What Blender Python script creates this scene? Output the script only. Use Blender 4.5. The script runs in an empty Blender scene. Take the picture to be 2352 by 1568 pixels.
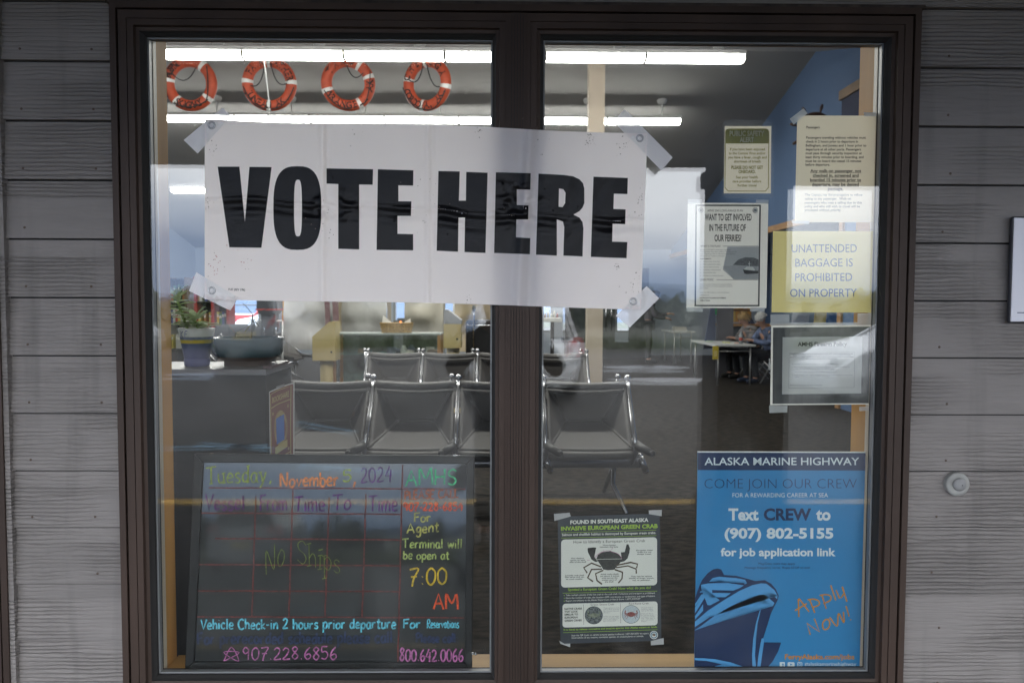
import bpy, bmesh, math, random
from mathutils import Vector, Matrix, noise as mnoise
S = bpy.context.scene
COL = S.collection
random.seed(7)
R = math.radians
# ---------------------------------------------------------------- camera
# photograph measured in a 2352 px wide frame: focal length 1829 px = 28 mm
FPX, CX, CY = 1829.0, 1176.0, 784.0
CAM = Vector((0.0, -2.16, 1.43))
yaw, pitch, roll = R(0.8), math.atan(91/1829), R(0.2)
Fv = Vector((math.sin(yaw)*math.cos(pitch), math.cos(yaw)*math.cos(pitch), -math.sin(pitch)))
R0 = Vector((math.cos(yaw), -math.sin(yaw), 0))
U0 = R0.cross(Fv)
Rv = (R0*math.cos(roll) + U0*math.sin(roll)).normalized()
Uv = Rv.cross(Fv).normalized()
cd = bpy.data.cameras.new('camera'); cam = bpy.data.objects.new('camera', cd); COL.objects.link(cam)
cd.lens = 28.0; cd.sensor_width = 36.0; cd.clip_start = 0.02; cd.clip_end = 20000
cam.matrix_world = Matrix(((Rv.x, Uv.x, -Fv.x, CAM.x), (Rv.y, Uv.y, -Fv.y, CAM.y), (Rv.z, Uv.z, -Fv.z, CAM.z), (0, 0, 0, 1)))
S.camera = cam
cd.dof.use_dof = True; cd.dof.focus_distance = 2.17; cd.dof.aperture_fstop = 7.1
# ---------------------------------------------------------------- sky, sun, exposure
EXPO = 1.62
SUN_EL, SUN_AZ = R(38), R(20)
W = bpy.data.worlds.new('World'); S.world = W; W.use_nodes = True
nt = W.node_tree; bg = nt.nodes['Background']
sky = nt.nodes.new('ShaderNodeTexSky'); sky.sky_type = 'NISHITA'; sky.sun_disc = False
sky.sun_elevation = SUN_EL; sky.sun_rotation = SUN_AZ; sky.air_density = 1.0; sky.dust_density = 3.0
tc = nt.nodes.new('ShaderNodeTexCoord'); mp = nt.nodes.new('ShaderNodeMapping'); mp.inputs['Scale'].default_value = (1, 1, 3.2)
nt.links.new(tc.outputs['Generated'], mp.inputs['Vector'])
nz = nt.nodes.new('ShaderNodeTexNoise'); nz.inputs['Scale'].default_value = 2.6; nz.inputs['Detail'].default_value = 6
nz.inputs['Roughness'].default_value = 0.55
nt.links.new(mp.outputs[0], nz.inputs['Vector'])
cr = nt.nodes.new('ShaderNodeValToRGB')
cr.color_ramp.elements[0].position = .22; cr.color_ramp.elements[0].color = (5.0, 6.5, 9.8, 1)
cr.color_ramp.elements[1].position = .68; cr.color_ramp.elements[1].color = (18.5, 19.0, 20.2, 1)
sx = nt.nodes.new('ShaderNodeSeparateXYZ'); nt.links.new(tc.outputs['Generated'], sx.inputs[0])   # the cloud is thinner towards +x
fx = nt.nodes.new('ShaderNodeMath'); fx.operation = 'MULTIPLY_ADD'; fx.inputs[1].default_value = .20; nt.links.new(sx.outputs['X'], fx.inputs[0]); nt.links.new(nz.outputs['Fac'], fx.inputs[2])
fz = nt.nodes.new('ShaderNodeMath'); fz.operation = 'MULTIPLY_ADD'; fz.inputs[1].default_value = .25; nt.links.new(sx.outputs['Z'], fz.inputs[0]); nt.links.new(fx.outputs[0], fz.inputs[2])
zr = nt.nodes.new('ShaderNodeMapRange'); zr.inputs['From Min'].default_value = .02; zr.inputs['From Max'].default_value = .15; zr.inputs['To Min'].default_value = -.42; zr.inputs['To Max'].default_value = .14
nt.links.new(sx.outputs['Z'], zr.inputs['Value'])              # the overcast thickens and turns blue towards the horizon
fa = nt.nodes.new('ShaderNodeMath'); fa.operation = 'ADD'; nt.links.new(fz.outputs[0], fa.inputs[0]); nt.links.new(zr.outputs[0], fa.inputs[1])
nt.links.new(fa.outputs[0], cr.inputs[0])
mx = nt.nodes.new('ShaderNodeMixRGB'); mx.inputs[0].default_value = .92
nt.links.new(sky.outputs[0], mx.inputs[1]); nt.links.new(cr.outputs[0], mx.inputs[2])
nt.links.new(mx.outputs[0], bg.inputs['Color']); bg.inputs['Strength'].default_value = 0.14
sl = bpy.data.lights.new('sun', 'SUN'); sl.energy = 0.5; sl.angle = R(25); sl.color = (1, .95, .88)
so = bpy.data.objects.new('sun', sl); COL.objects.link(so)
sd = Vector((math.sin(SUN_AZ)*math.cos(SUN_EL), math.cos(SUN_AZ)*math.cos(SUN_EL), math.sin(SUN_EL)))
so.rotation_euler = sd.to_track_quat('Z', 'Y').to_euler()
S.view_settings.view_transform = 'Standard'; S.view_settings.look = 'None'; S.view_settings.gamma = 1
S.view_settings.exposure = EXPO
S.render.engine = 'CYCLES'
S.cycles.caustics_reflective = False; S.cycles.caustics_refractive = False
S.cycles.max_bounces = 8; S.cycles.transparent_max_bounces = 24; S.cycles.sample_clamp_indirect = 6
S.cycles.use_denoising = True; S.cycles.denoising_prefilter = 'ACCURATE'
# ---------------------------------------------------------------- pixel helpers (2352 px frame -> a point at a real distance)
def ray(px, py): return (Fv + Rv*((px-CX)/FPX) + Uv*((CY-py)/FPX))
def P(px, py, Y):                       # on the vertical plane y = Y
    d = ray(px, py); return CAM + d*((Y-CAM.y)/d.y)
def PZ(px, py, z): return P(px, py, z-2.16)
def PH(px, py, H):                      # on the horizontal plane z = H
    d = ray(px, py); return CAM + d*((H-CAM.z)/d.z)
def PP(px, py, pt, n):
    d = ray(px, py); return CAM + d*((pt-CAM).dot(n)/d.dot(n))
def Zm(ox, oy, s):                      # coordinates read in an enlarged view -> 2352 px frame
    k = 2352/3300
    return lambda x, y: ((ox+x/s)*k, (oy+y/s)*k)
# ---------------------------------------------------------------- materials
MATS = {}
def mat(name, col, rough=.6, metal=0.0, spec=.5, var=None, bump=None, emit=None, alpha=None, coat=None, trans=None):
    """var=(scale, amount[, (sx,sy,sz)]) mottles the colour, bump=(scale, strength[, (sx,sy,sz)])"""
    if name in MATS: return MATS[name]
    m = bpy.data.materials.new(name); m.use_nodes = True; MATS[name] = m
    t = m.node_tree; b = t.nodes['Principled BSDF']
    c4 = (*col, 1); b.inputs['Base Color'].default_value = c4
    b.inputs['Roughness'].default_value = rough; b.inputs['Metallic'].default_value = metal
    b.inputs['Specular IOR Level'].default_value = spec
    if coat: b.inputs['Coat Weight'].default_value = coat; b.inputs['Coat Roughness'].default_value = .05
    def coords(sc):
        c = t.nodes.new('ShaderNodeTexCoord'); q = t.nodes.new('ShaderNodeMapping'); q.inputs['Scale'].default_value = sc
        t.links.new(c.outputs['Object'], q.inputs['Vector']); return q.outputs[0]
    if var:
        n = t.nodes.new('ShaderNodeTexNoise'); n.inputs['Scale'].default_value = var[0]; n.inputs['Detail'].default_value = 5
        if len(var) > 2: t.links.new(coords(var[2]), n.inputs['Vector'])
        else: t.links.new(coords((1, 1, 1)), n.inputs['Vector'])
        r = t.nodes.new('ShaderNodeValToRGB'); a = var[1]
        r.color_ramp.elements[0].position = .3; r.color_ramp.elements[1].position = .7
        r.color_ramp.elements[0].color = (*[max(0, x*(1-a)) for x in col], 1)
        r.color_ramp.elements[1].color = (*[min(1, x*(1+a)) for x in col], 1)
        t.links.new(n.outputs['Fac'], r.inputs[0]); t.links.new(r.outputs[0], b.inputs['Base Color'])
    if bump:
        n = t.nodes.new('ShaderNodeTexNoise'); n.inputs['Scale'].default_value = bump[0]; n.inputs['Detail'].default_value = 6
        t.links.new(coords(bump[2] if len(bump) > 2 else (1, 1, 1)), n.inputs['Vector'])
        u = t.nodes.new('ShaderNodeBump'); u.inputs['Strength'].default_value = bump[1]; u.inputs['Distance'].default_value = .01
        t.links.new(n.outputs['Fac'], u.inputs['Height']); t.links.new(u.outputs[0], b.inputs['Normal'])
    if emit:
        b.inputs['Emission Color'].default_value = (*emit[0], 1); b.inputs['Emission Strength'].default_value = emit[1]
    if trans:
        o = t.nodes['Material Output']; tl_ = t.nodes.new('ShaderNodeBsdfTranslucent'); tl_.inputs[0].default_value = c4
        ms = t.nodes.new('ShaderNodeMixShader'); ms.inputs[0].default_value = trans
        t.links.new(b.outputs[0], ms.inputs[1]); t.links.new(tl_.outputs[0], ms.inputs[2]); t.links.new(ms.outputs[0], o.inputs[0])
    if alpha is not None: b.inputs['Alpha'].default_value = alpha
    return m
def glass_mat(name, r0, tint, rough=0.0, dust=False):
    m = bpy.data.materials.new(name); m.use_nodes = True; MATS[name] = m
    t = m.node_tree; t.nodes.remove(t.nodes['Principled BSDF']); out = t.nodes['Material Output']
    tr = t.nodes.new('ShaderNodeBsdfTransparent'); tr.inputs[0].default_value = (*tint, 1)
    gl = t.nodes.new('ShaderNodeBsdfGlossy'); gl.inputs['Roughness'].default_value = rough
    lw = t.nodes.new('ShaderNodeLayerWeight'); lw.inputs[0].default_value = .5
    pw = t.nodes.new('ShaderNodeMath'); pw.operation = 'POWER'; pw.inputs[1].default_value = 5
    t.links.new(lw.outputs['Facing'], pw.inputs[0])
    ma = t.nodes.new('ShaderNodeMath'); ma.operation = 'MULTIPLY_ADD'; ma.inputs[1].default_value = 1-r0; ma.inputs[2].default_value = r0
    t.links.new(pw.outputs[0], ma.inputs[0])
    mxx = t.nodes.new('ShaderNodeMixShader'); t.links.new(ma.outputs[0], mxx.inputs[0])
    t.links.new(tr.outputs[0], mxx.inputs[1]); t.links.new(gl.outputs[0], mxx.inputs[2])
    if not dust: t.links.new(mxx.outputs[0], out.inputs[0]); return m
    # dried drops and a faint film of dust on the pane
    c = t.nodes.new('ShaderNodeTexCoord'); df = t.nodes.new('ShaderNodeBsdfDiffuse'); df.inputs[0].default_value = (.6, .6, .58, 1)
    n1 = t.nodes.new('ShaderNodeTexNoise'); n1.inputs['Scale'].default_value = 5; n1.inputs['Detail'].default_value = 8; t.links.new(c.outputs['Object'], n1.inputs['Vector'])
    v1 = t.nodes.new('ShaderNodeTexVoronoi'); v1.inputs['Scale'].default_value = 38; t.links.new(c.outputs['Object'], v1.inputs['Vector'])
    r1 = t.nodes.new('ShaderNodeMapRange'); r1.inputs['From Min'].default_value = .06; r1.inputs['From Max'].default_value = .0; r1.inputs['To Max'].default_value = .16; t.links.new(v1.outputs['Distance'], r1.inputs['Value'])
    r2 = t.nodes.new('ShaderNodeMapRange'); r2.inputs['From Min'].default_value = .5; r2.inputs['From Max'].default_value = .8; r2.inputs['To Max'].default_value = .05; t.links.new(n1.outputs['Fac'], r2.inputs['Value'])
    sm = t.nodes.new('ShaderNodeMath'); sm.operation = 'ADD'; t.links.new(r1.outputs[0], sm.inputs[0]); t.links.new(r2.outputs[0], sm.inputs[1])
    m2 = t.nodes.new('ShaderNodeMixShader'); t.links.new(sm.outputs[0], m2.inputs[0]); t.links.new(mxx.outputs[0], m2.inputs[1]); t.links.new(df.outputs[0], m2.inputs[2]); t.links.new(m2.outputs[0], out.inputs[0])
    return m
# ---------------------------------------------------------------- mesh builder
class MB:
    def __init__(s): s.v = []; s.f = []; s.m = []; s.sm = []
    def add(s, vs, fs, m=0, smooth=False):
        b = len(s.v); s.v += [Vector(x) for x in vs]
        for f in fs: s.f.append([b+i for i in f]); s.m.append(m); s.sm.append(smooth)
        return s
    def box(s, a, b, m=0):
        (x0, y0, z0), (x1, y1, z1) = a, b
        return s.add([(x0,y0,z0),(x1,y0,z0),(x1,y1,z0),(x0,y1,z0),(x0,y0,z1),(x1,y0,z1),(x1,y1,z1),(x0,y1,z1)],
                     [(0,3,2,1),(4,5,6,7),(0,1,5,4),(1,2,6,5),(2,3,7,6),(3,0,4,7)], m)
    def quad(s, *p, m=0): return s.add(p, [range(len(p))], m)
    def tube(s, pts, r, m=0, n=10, caps=True, smooth=True):
        pts = [Vector(p) for p in pts]; rs = r if isinstance(r, (list, tuple)) else [r]*len(pts)
        vs = []; up = None
        for i, p in enumerate(pts):
            d = (pts[min(i+1, len(pts)-1)]-pts[max(i-1, 0)]).normalized()
            if up is None:
                up = Vector((0, 0, 1)) if abs(d.z) < .9 else Vector((1, 0, 0))
            a = d.cross(up).normalized(); bb = a.cross(d).normalized(); up = bb
            vs += [p+(a*math.cos(2*math.pi*k/n)+bb*math.sin(2*math.pi*k/n))*rs[i] for k in range(n)]
        fs = [(i*n+k, i*n+(k+1) % n, (i+1)*n+(k+1) % n, (i+1)*n+k) for i in range(len(pts)-1) for k in range(n)]
        if caps: fs += [tuple(reversed(range(n))), tuple(range((len(pts)-1)*n, len(pts)*n))]
        return s.add(vs, fs, m, smooth)
    def lathe(s, prof, c=(0, 0, 0), n=28, m=0, axis='z', smooth=True, mats=None):
        vs = []
        for (r, h) in prof:
            for k in range(n):
                a = 2*math.pi*k/n
                if axis == 'z': q = (r*math.cos(a), r*math.sin(a), h)
                elif axis == 'y': q = (r*math.cos(a), h, r*math.sin(a))
                else: q = (h, r*math.cos(a), r*math.sin(a))
                vs.append(Vector(q)+Vector(c))
        base = len(s.v); s.v += vs
        for i in range(len(prof)-1):
            mm = mats[i] if mats else m
            for k in range(n):
                s.f.append([base+i*n+k, base+i*n+(k+1) % n, base+(i+1)*n+(k+1) % n, base+(i+1)*n+k]); s.m.append(mm); s.sm.append(smooth)
        return s
    def sphere(s, c, r, m=0, n=12, sc=(1, 1, 1)):
        prof = [(max(1e-4, math.sin(math.pi*i/(n//2)))*1.0, -math.cos(math.pi*i/(n//2))) for i in range(n//2+1)]
        vs = []; fs = []
        for (q, h) in prof:
            for k in range(n):
                a = 2*math.pi*k/n; vs.append((c[0]+r*sc[0]*q*math.cos(a), c[1]+r*sc[1]*q*math.sin(a), c[2]+r*sc[2]*h))
        for i in range(len(prof)-1):
            for k in range(n): fs.append((i*n+k, i*n+(k+1) % n, (i+1)*n+(k+1) % n, (i+1)*n+k))
        return s.add(vs, fs, m, True)
    def prism(s, poly, off, m=0):
        """closed planar outline (3-D points) pushed along the vector off"""
        n = len(poly); o = Vector(off); vs = [Vector(p) for p in poly]+[Vector(p)+o for p in poly]
        return s.add(vs, [tuple(range(n)), tuple(reversed(range(n, 2*n)))]+[(i, i+n, (i+1) % n+n, (i+1) % n) for i in range(n)], m)
    def build(s, name, mats, parent=None, fix=True, bevel=0):
        me = bpy.data.meshes.new(name)
        off = parent.location if parent is not None and fix else Vector((0, 0, 0))
        if parent is not None and fix and parent.parent is not None: off = off+parent.parent.location
        me.from_pydata([tuple(v-off) for v in s.v], [], s.f)
        mats = mats if isinstance(mats, (list, tuple)) else [mats]
        for q in mats: me.materials.append(q)
        me.polygons.foreach_set('material_index', s.m); me.polygons.foreach_set('use_smooth', s.sm); me.update()
        o = bpy.data.objects.new(name, me); COL.objects.link(o)
        if parent is not None: o.parent = parent
        if bevel:
            b = o.modifiers.new('bevel', 'BEVEL'); b.width = bevel; b.segments = 2; b.limit_method = 'ANGLE'
        return o
def tag(o, label=None, cat=None, group=None, kind=None):
    for k, v in (('label', label), ('category', cat), ('group', group), ('kind', kind)):
        if v: o[k] = v
    return o
def thing(name, label, cat, loc=(0, 0, 0), group=None):
    o = bpy.data.objects.new(name, None); COL.objects.link(o); o.location = loc; o.empty_display_size = .1
    return tag(o, label, cat, group)
def copy_tree(o, parent=None):
    c = o.copy(); COL.objects.link(c)
    if parent is not None: c.parent = parent; c.matrix_parent_inverse = o.matrix_parent_inverse.copy()
    for ch in [x for x in bpy.data.objects if x.parent == o]: copy_tree(ch, c)
    return c
def ev_mesh(o):
    bpy.context.view_layer.update()
    dg = bpy.context.evaluated_depsgraph_get()
    return bpy.data.meshes.new_from_object(o.evaluated_get(dg))
# ---------------------------------------------------------------- lettering
_tc = bpy.data.curves.new('lettering_source', 'FONT'); _tc.size = 1.0; _tc.resolution_u = 3
_to = bpy.data.objects.new('lettering_source', _tc)
def text_mesh(s, bold=0.0):
    _tc.body = s; _tc.offset = bold
    me = _to.to_mesh()
    v = [x.co.copy() for x in me.vertices]; f = [list(p.vertices) for p in me.polygons]
    _to.to_mesh_clear(); return v, f
_v, _f = text_mesh('H'); CAPH = max(p.y for p in _v)
def put_text(mb, surf, s, xl, xr, base, cap, m=0, bold=0.0, cv=None, lay=1):
    """fit a line of type between xl and xr on a base line (number or (left,right)) with that cap height"""
    v, f = text_mesh(s, bold)
    if not v: return
    x0 = min(p.x for p in v); x1 = max(p.x for p in v)
    bl, br = base if isinstance(base, tuple) else (base, base)
    out = []
    for p in v:
        t = (p.x-x0)/max(1e-6, x1-x0); px = xl+(xr-xl)*t; py = bl+(br-bl)*t-p.y/CAPH*cap
        if cv: px, py = cv(px, py)
        out.append(surf(px, py, lay))
    mb.add(out, f, m)
def put_poly(mb, surf, pts, m=0, cv=None, lay=1):
    q = [surf(*(cv(*p) if cv else p), lay) for p in pts]
    # triangulate any outline safely
    bm = bmesh.new(); vs = [bm.verts.new(p) for p in q]
    try:
        fc = bm.faces.new(vs); bmesh.ops.triangulate(bm, faces=[fc], ngon_method='EAR_CLIP')
    except ValueError: pass
    bm.verts.index_update()
    mb.add([x.co.copy() for x in bm.verts], [[x.index for x in g.verts] for g in bm.faces], m); bm.free()
def put_line(mb, surf, a, b, w, m=0, cv=None, lay=1):
    d = Vector((b[0]-a[0], b[1]-a[1])); n = Vector((-d.y, d.x)).normalized()*w/2
    put_poly(mb, surf, [(a[0]+n.x, a[1]+n.y), (b[0]+n.x, b[1]+n.y), (b[0]-n.x, b[1]-n.y), (a[0]-n.x, a[1]-n.y)], m, cv, lay)
def smooth_line(pts, k=5):
    if len(pts) < 3: return list(pts)
    out = []; n = len(pts)
    for i in range(n-1):
        p0, p1, p2, p3 = pts[max(i-1, 0)], pts[i], pts[i+1], pts[min(i+2, n-1)]
        for j in range(k):
            t = j/k
            out.append(tuple(.5*((2*p1[c])+(-p0[c]+p2[c])*t+(2*p0[c]-5*p1[c]+4*p2[c]-p3[c])*t*t+(-p0[c]+3*p1[c]-3*p2[c]+p3[c])*t**3) for c in (0, 1)))
    out.append(tuple(pts[-1])); return out
def put_stroke(mb, surf, pts, w, m=0, cv=None, lay=1, smooth=True, taper=.25):
    q = smooth_line(pts) if smooth else list(pts)
    q = [p for i, p in enumerate(q) if i == 0 or (abs(p[0]-q[i-1][0])+abs(p[1]-q[i-1][1])) > 1e-4]
    if len(q) < 2: q = [q[0], (q[0][0]+w*.5, q[0][1]+w*.2)]
    L = []; n = len(q)
    for i, p in enumerate(q):
        a = q[max(i-1, 0)]; b = q[min(i+1, n-1)]; dx, dy = b[0]-a[0], b[1]-a[1]; l = math.hypot(dx, dy) or 1
        ww = w/2*(1-taper*.5+taper*mnoise.noise((p[0]*.13, p[1]*.13, 3.1)))
        L.append(((p[0]-dy/l*ww, p[1]+dx/l*ww), (p[0]+dy/l*ww, p[1]-dx/l*ww)))
    vs = []
    for a, b in L:
        vs.append(surf(*(cv(*a) if cv else a), lay)); vs.append(surf(*(cv(*b) if cv else b), lay))
    mb.add(vs, [(2*i, 2*i+1, 2*i+3, 2*i+2) for i in range(n-1)], m)
# one-stroke hand lettering, cap height 10, x-height 6; '/' starts a new stroke
_G = {
'A':(7.5,'0,0 3.4,10 7,0/1.4,3.6 6,3.8'),'C':(6.5,'6.2,8.6 4,10 1,8 .2,4.5 1.6,1 4,0 6.2,1.4'),'E':(5.6,'5.2,10 .5,9.8 .4,0 5.4,.1/.4,5.2 4.4,5.4'),
'F':(5.6,'.6,0 .5,9.6/0,9.6 5.6,10.2/.5,5.4 4.6,5.8'),'H':(6.8,'.4,0 .4,10/6.2,0 6.4,10/.4,5 6.3,5.2'),'L':(5.2,'.4,10 .5,0 5,.3'),
'M':(9,'.3,0 .8,10 4.4,4 8,10 8.6,0'),'N':(7,'.5,0 .3,9 5.6,.4 5.8,10'),'P':(5.8,'.6,0 .4,9.8/.2,9.6 4,10 5.6,7.6 4,5.2 .6,4.8'),
'R':(6.4,'.5,0 .4,9.8/.2,9.7 4,10 5.4,7.8 4,5.6 .6,5 6,0'),'S':(6,'5.6,8.6 3.4,10 .8,8.4 1.4,6 4.4,4.6 5.6,2.4 3.6,0 .4,1.2'),
'T':(7.4,'0,9.4 7.4,10.2/3.8,9.8 3.5,0'),'V':(6.4,'0,10 3,0 6.2,10'),'Y':(6,'0,10 3,5 6,10/3,5 2.6,0'),'W':(9,'0,10 2.2,0 4.5,8 6.8,0 9,10'),
'a':(5.2,'4.4,5.6 2,6 .4,3.4 1.4,.3 3.4,.8 4.4,4.6/4.4,6 4.4,1.4 5.2,0'),'b':(5,'.4,10 .5,0/.5,4 2.4,6 4.6,4 4,.8 2,0 .5,1'),
'c':(4.6,'4.4,5 2.6,6 .5,4 .8,1 2.6,0 4.5,.9'),'d':(5.2,'4.4,4.8 2.4,6 .4,3.4 1.4,.3 3.4,.8 4.4,3/4.5,10 4.5,0'),
'e':(4.8,'.5,3 4.2,3.6 3.4,5.8 1.6,5.8 .4,3 1.4,.3 4.6,.7'),'f':(4,'3.8,9.4 2.2,9.8 1.6,7 1.5,0/0,5.6 3.6,5.8'),
'g':(5,'4.2,5.4 2,6 .5,3.6 1.8,1 4,2.4 4.3,5.8 4.2,-2 2,-3.4 .4,-2'),'h':(5,'.4,10 .5,0/.5,3.4 2.6,6 4.2,4.4 4.3,0'),
'i':(2,'.8,6 .9,0/.9,8.4 1.1,8.7'),'k':(4.6,'.4,10 .5,0/4,6 .6,2.8 4.5,0'),'l':(2,'.8,10 .9,0'),'m':(8,'.4,6 .5,0/.5,3.6 2.2,6 3.6,4.6 3.7,0/3.7,3.8 5.6,6 7,4.6 7.1,0'),
'n':(5,'.4,6 .5,0/.5,3.4 2.6,6 4.2,4.4 4.3,0'),'o':(5,'2.4,6 .4,4 .6,1 2.4,0 4.4,1.6 4.4,4.4 2.4,6'),'p':(5,'.4,6 .5,-4/.5,4.2 2.6,6 4.6,4 3.8,.8 2,.2 .5,1.2'),
'r':(4,'.4,6 .5,0/.5,3.4 2,5.8 3.8,5.6'),'s':(4.2,'3.8,5.2 2.2,6 .6,4.8 1.4,3.4 3.4,2.4 3.6,.8 2,0 .2,.8'),'t':(4,'1.8,9 1.7,1 2.6,0 3.8,.6/0,6 3.8,6.3'),
'u':(5,'.4,6 .5,1.6 2,0 4,1.4/4.2,6 4.3,0'),'v':(4.6,'.2,6 2.2,0 4.4,6'),'w':(6.8,'.2,6 1.6,0 3.4,5 5,0 6.6,6'),'y':(4.8,'.4,6 2.4,1/4.4,6 2.4,-1 .6,-3.4'),
'0':(6,'3,10 .6,7.6 .5,2.6 2.8,0 5.2,2.4 5.4,7.4 3,10'),'2':(6,'.4,8 2.4,10 4.8,8.4 3.6,4.6 .4,.4 5.8,.8'),'4':(6,'3.6,10 .3,3.6 5.8,3.8/4.6,7.5 4.3,-.5'),
'5':(5.6,'5,10 1,9.8 .8,5.8 3.6,6.2 5.2,3.4 3.2,.1 .2,.8'),'6':(5.6,'4.4,10 1.4,6.4 .5,2.6 2.6,0 5,2 4,4.6 1,3.4'),'7':(6,'.2,9.6 5.6,10 2.8,4 1.8,-1/1,5 4.8,5.2'),
'8':(5.6,'4.8,8.4 2.6,10 .8,8 2.6,5.4 4.8,2.8 2.8,0 .6,2.2 2.6,5.4 4.8,8.4'),'9':(5.6,'4.8,8 2.6,10 .5,7.6 2,5 4.6,6.6 4.8,9/4.8,8 4.2,0'),
'-':(3.6,'.2,4 3.2,4.2'),'.':(2,'.6,.6 1.2,.9'),',':(2.4,'1.4,1.6 .4,-1.4'),':':(2.4,'1,.8 1.3,1.1/1,5 1.3,5.3'),'!':(2.4,'1,10 1,3/1,.4 1.3,.7'),"'":(2,'1,10 .8,8'),
'*':(8,'0,0 4,10 7.6,0 0,6.4 8,6.2 0,0'),'K':(6,'.4,10 .5,0/5.4,10 .6,4.6 5.8,0'),'G':(6.5,'6.2,8.6 4,10 1,8 .2,4.5 1.6,1 4,0 6.2,1.4 6.2,4.4 4,4.4'),' ':(3.2,''),
}
def put_hand(mb, surf, s, xl, xr, base, cap, w, m=0, cv=None, lay=1, jit=.35, serif=False):
    rnd = random.Random(s); adv = []; x = 0
    for ch in s: adv.append(x); x += _G[ch][0]+1.1
    tot = x-1.1; bl, br = base if isinstance(base, tuple) else (base, base)
    for ch, a in zip(s, adv):
        dy = rnd.uniform(-jit, jit); sk = rnd.uniform(-.04, .06); sc = rnd.uniform(.95, 1.06)
        for st in filter(None, _G[ch][1].split('/')):
            pts = []
            for q in st.split():
                gx, gy = map(float, q.split(',')); gx += gy*sk; gy = gy*sc+dy
                t = (a+gx)/tot; pts.append((xl+(xr-xl)*t, bl+(br-bl)*t-gy/10*cap))
            put_stroke(mb, surf, pts, w, m, cv, lay, smooth=len(pts) > 3)
            if serif and len(pts) == 2 and abs(pts[0][0]-pts[1][0]) < cap*.3:
                for e in pts: put_stroke(mb, surf, [(e[0]-cap*.1, e[1]+1), (e[0]+cap*.1, e[1]-1)], w, m, cv, lay)
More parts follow.
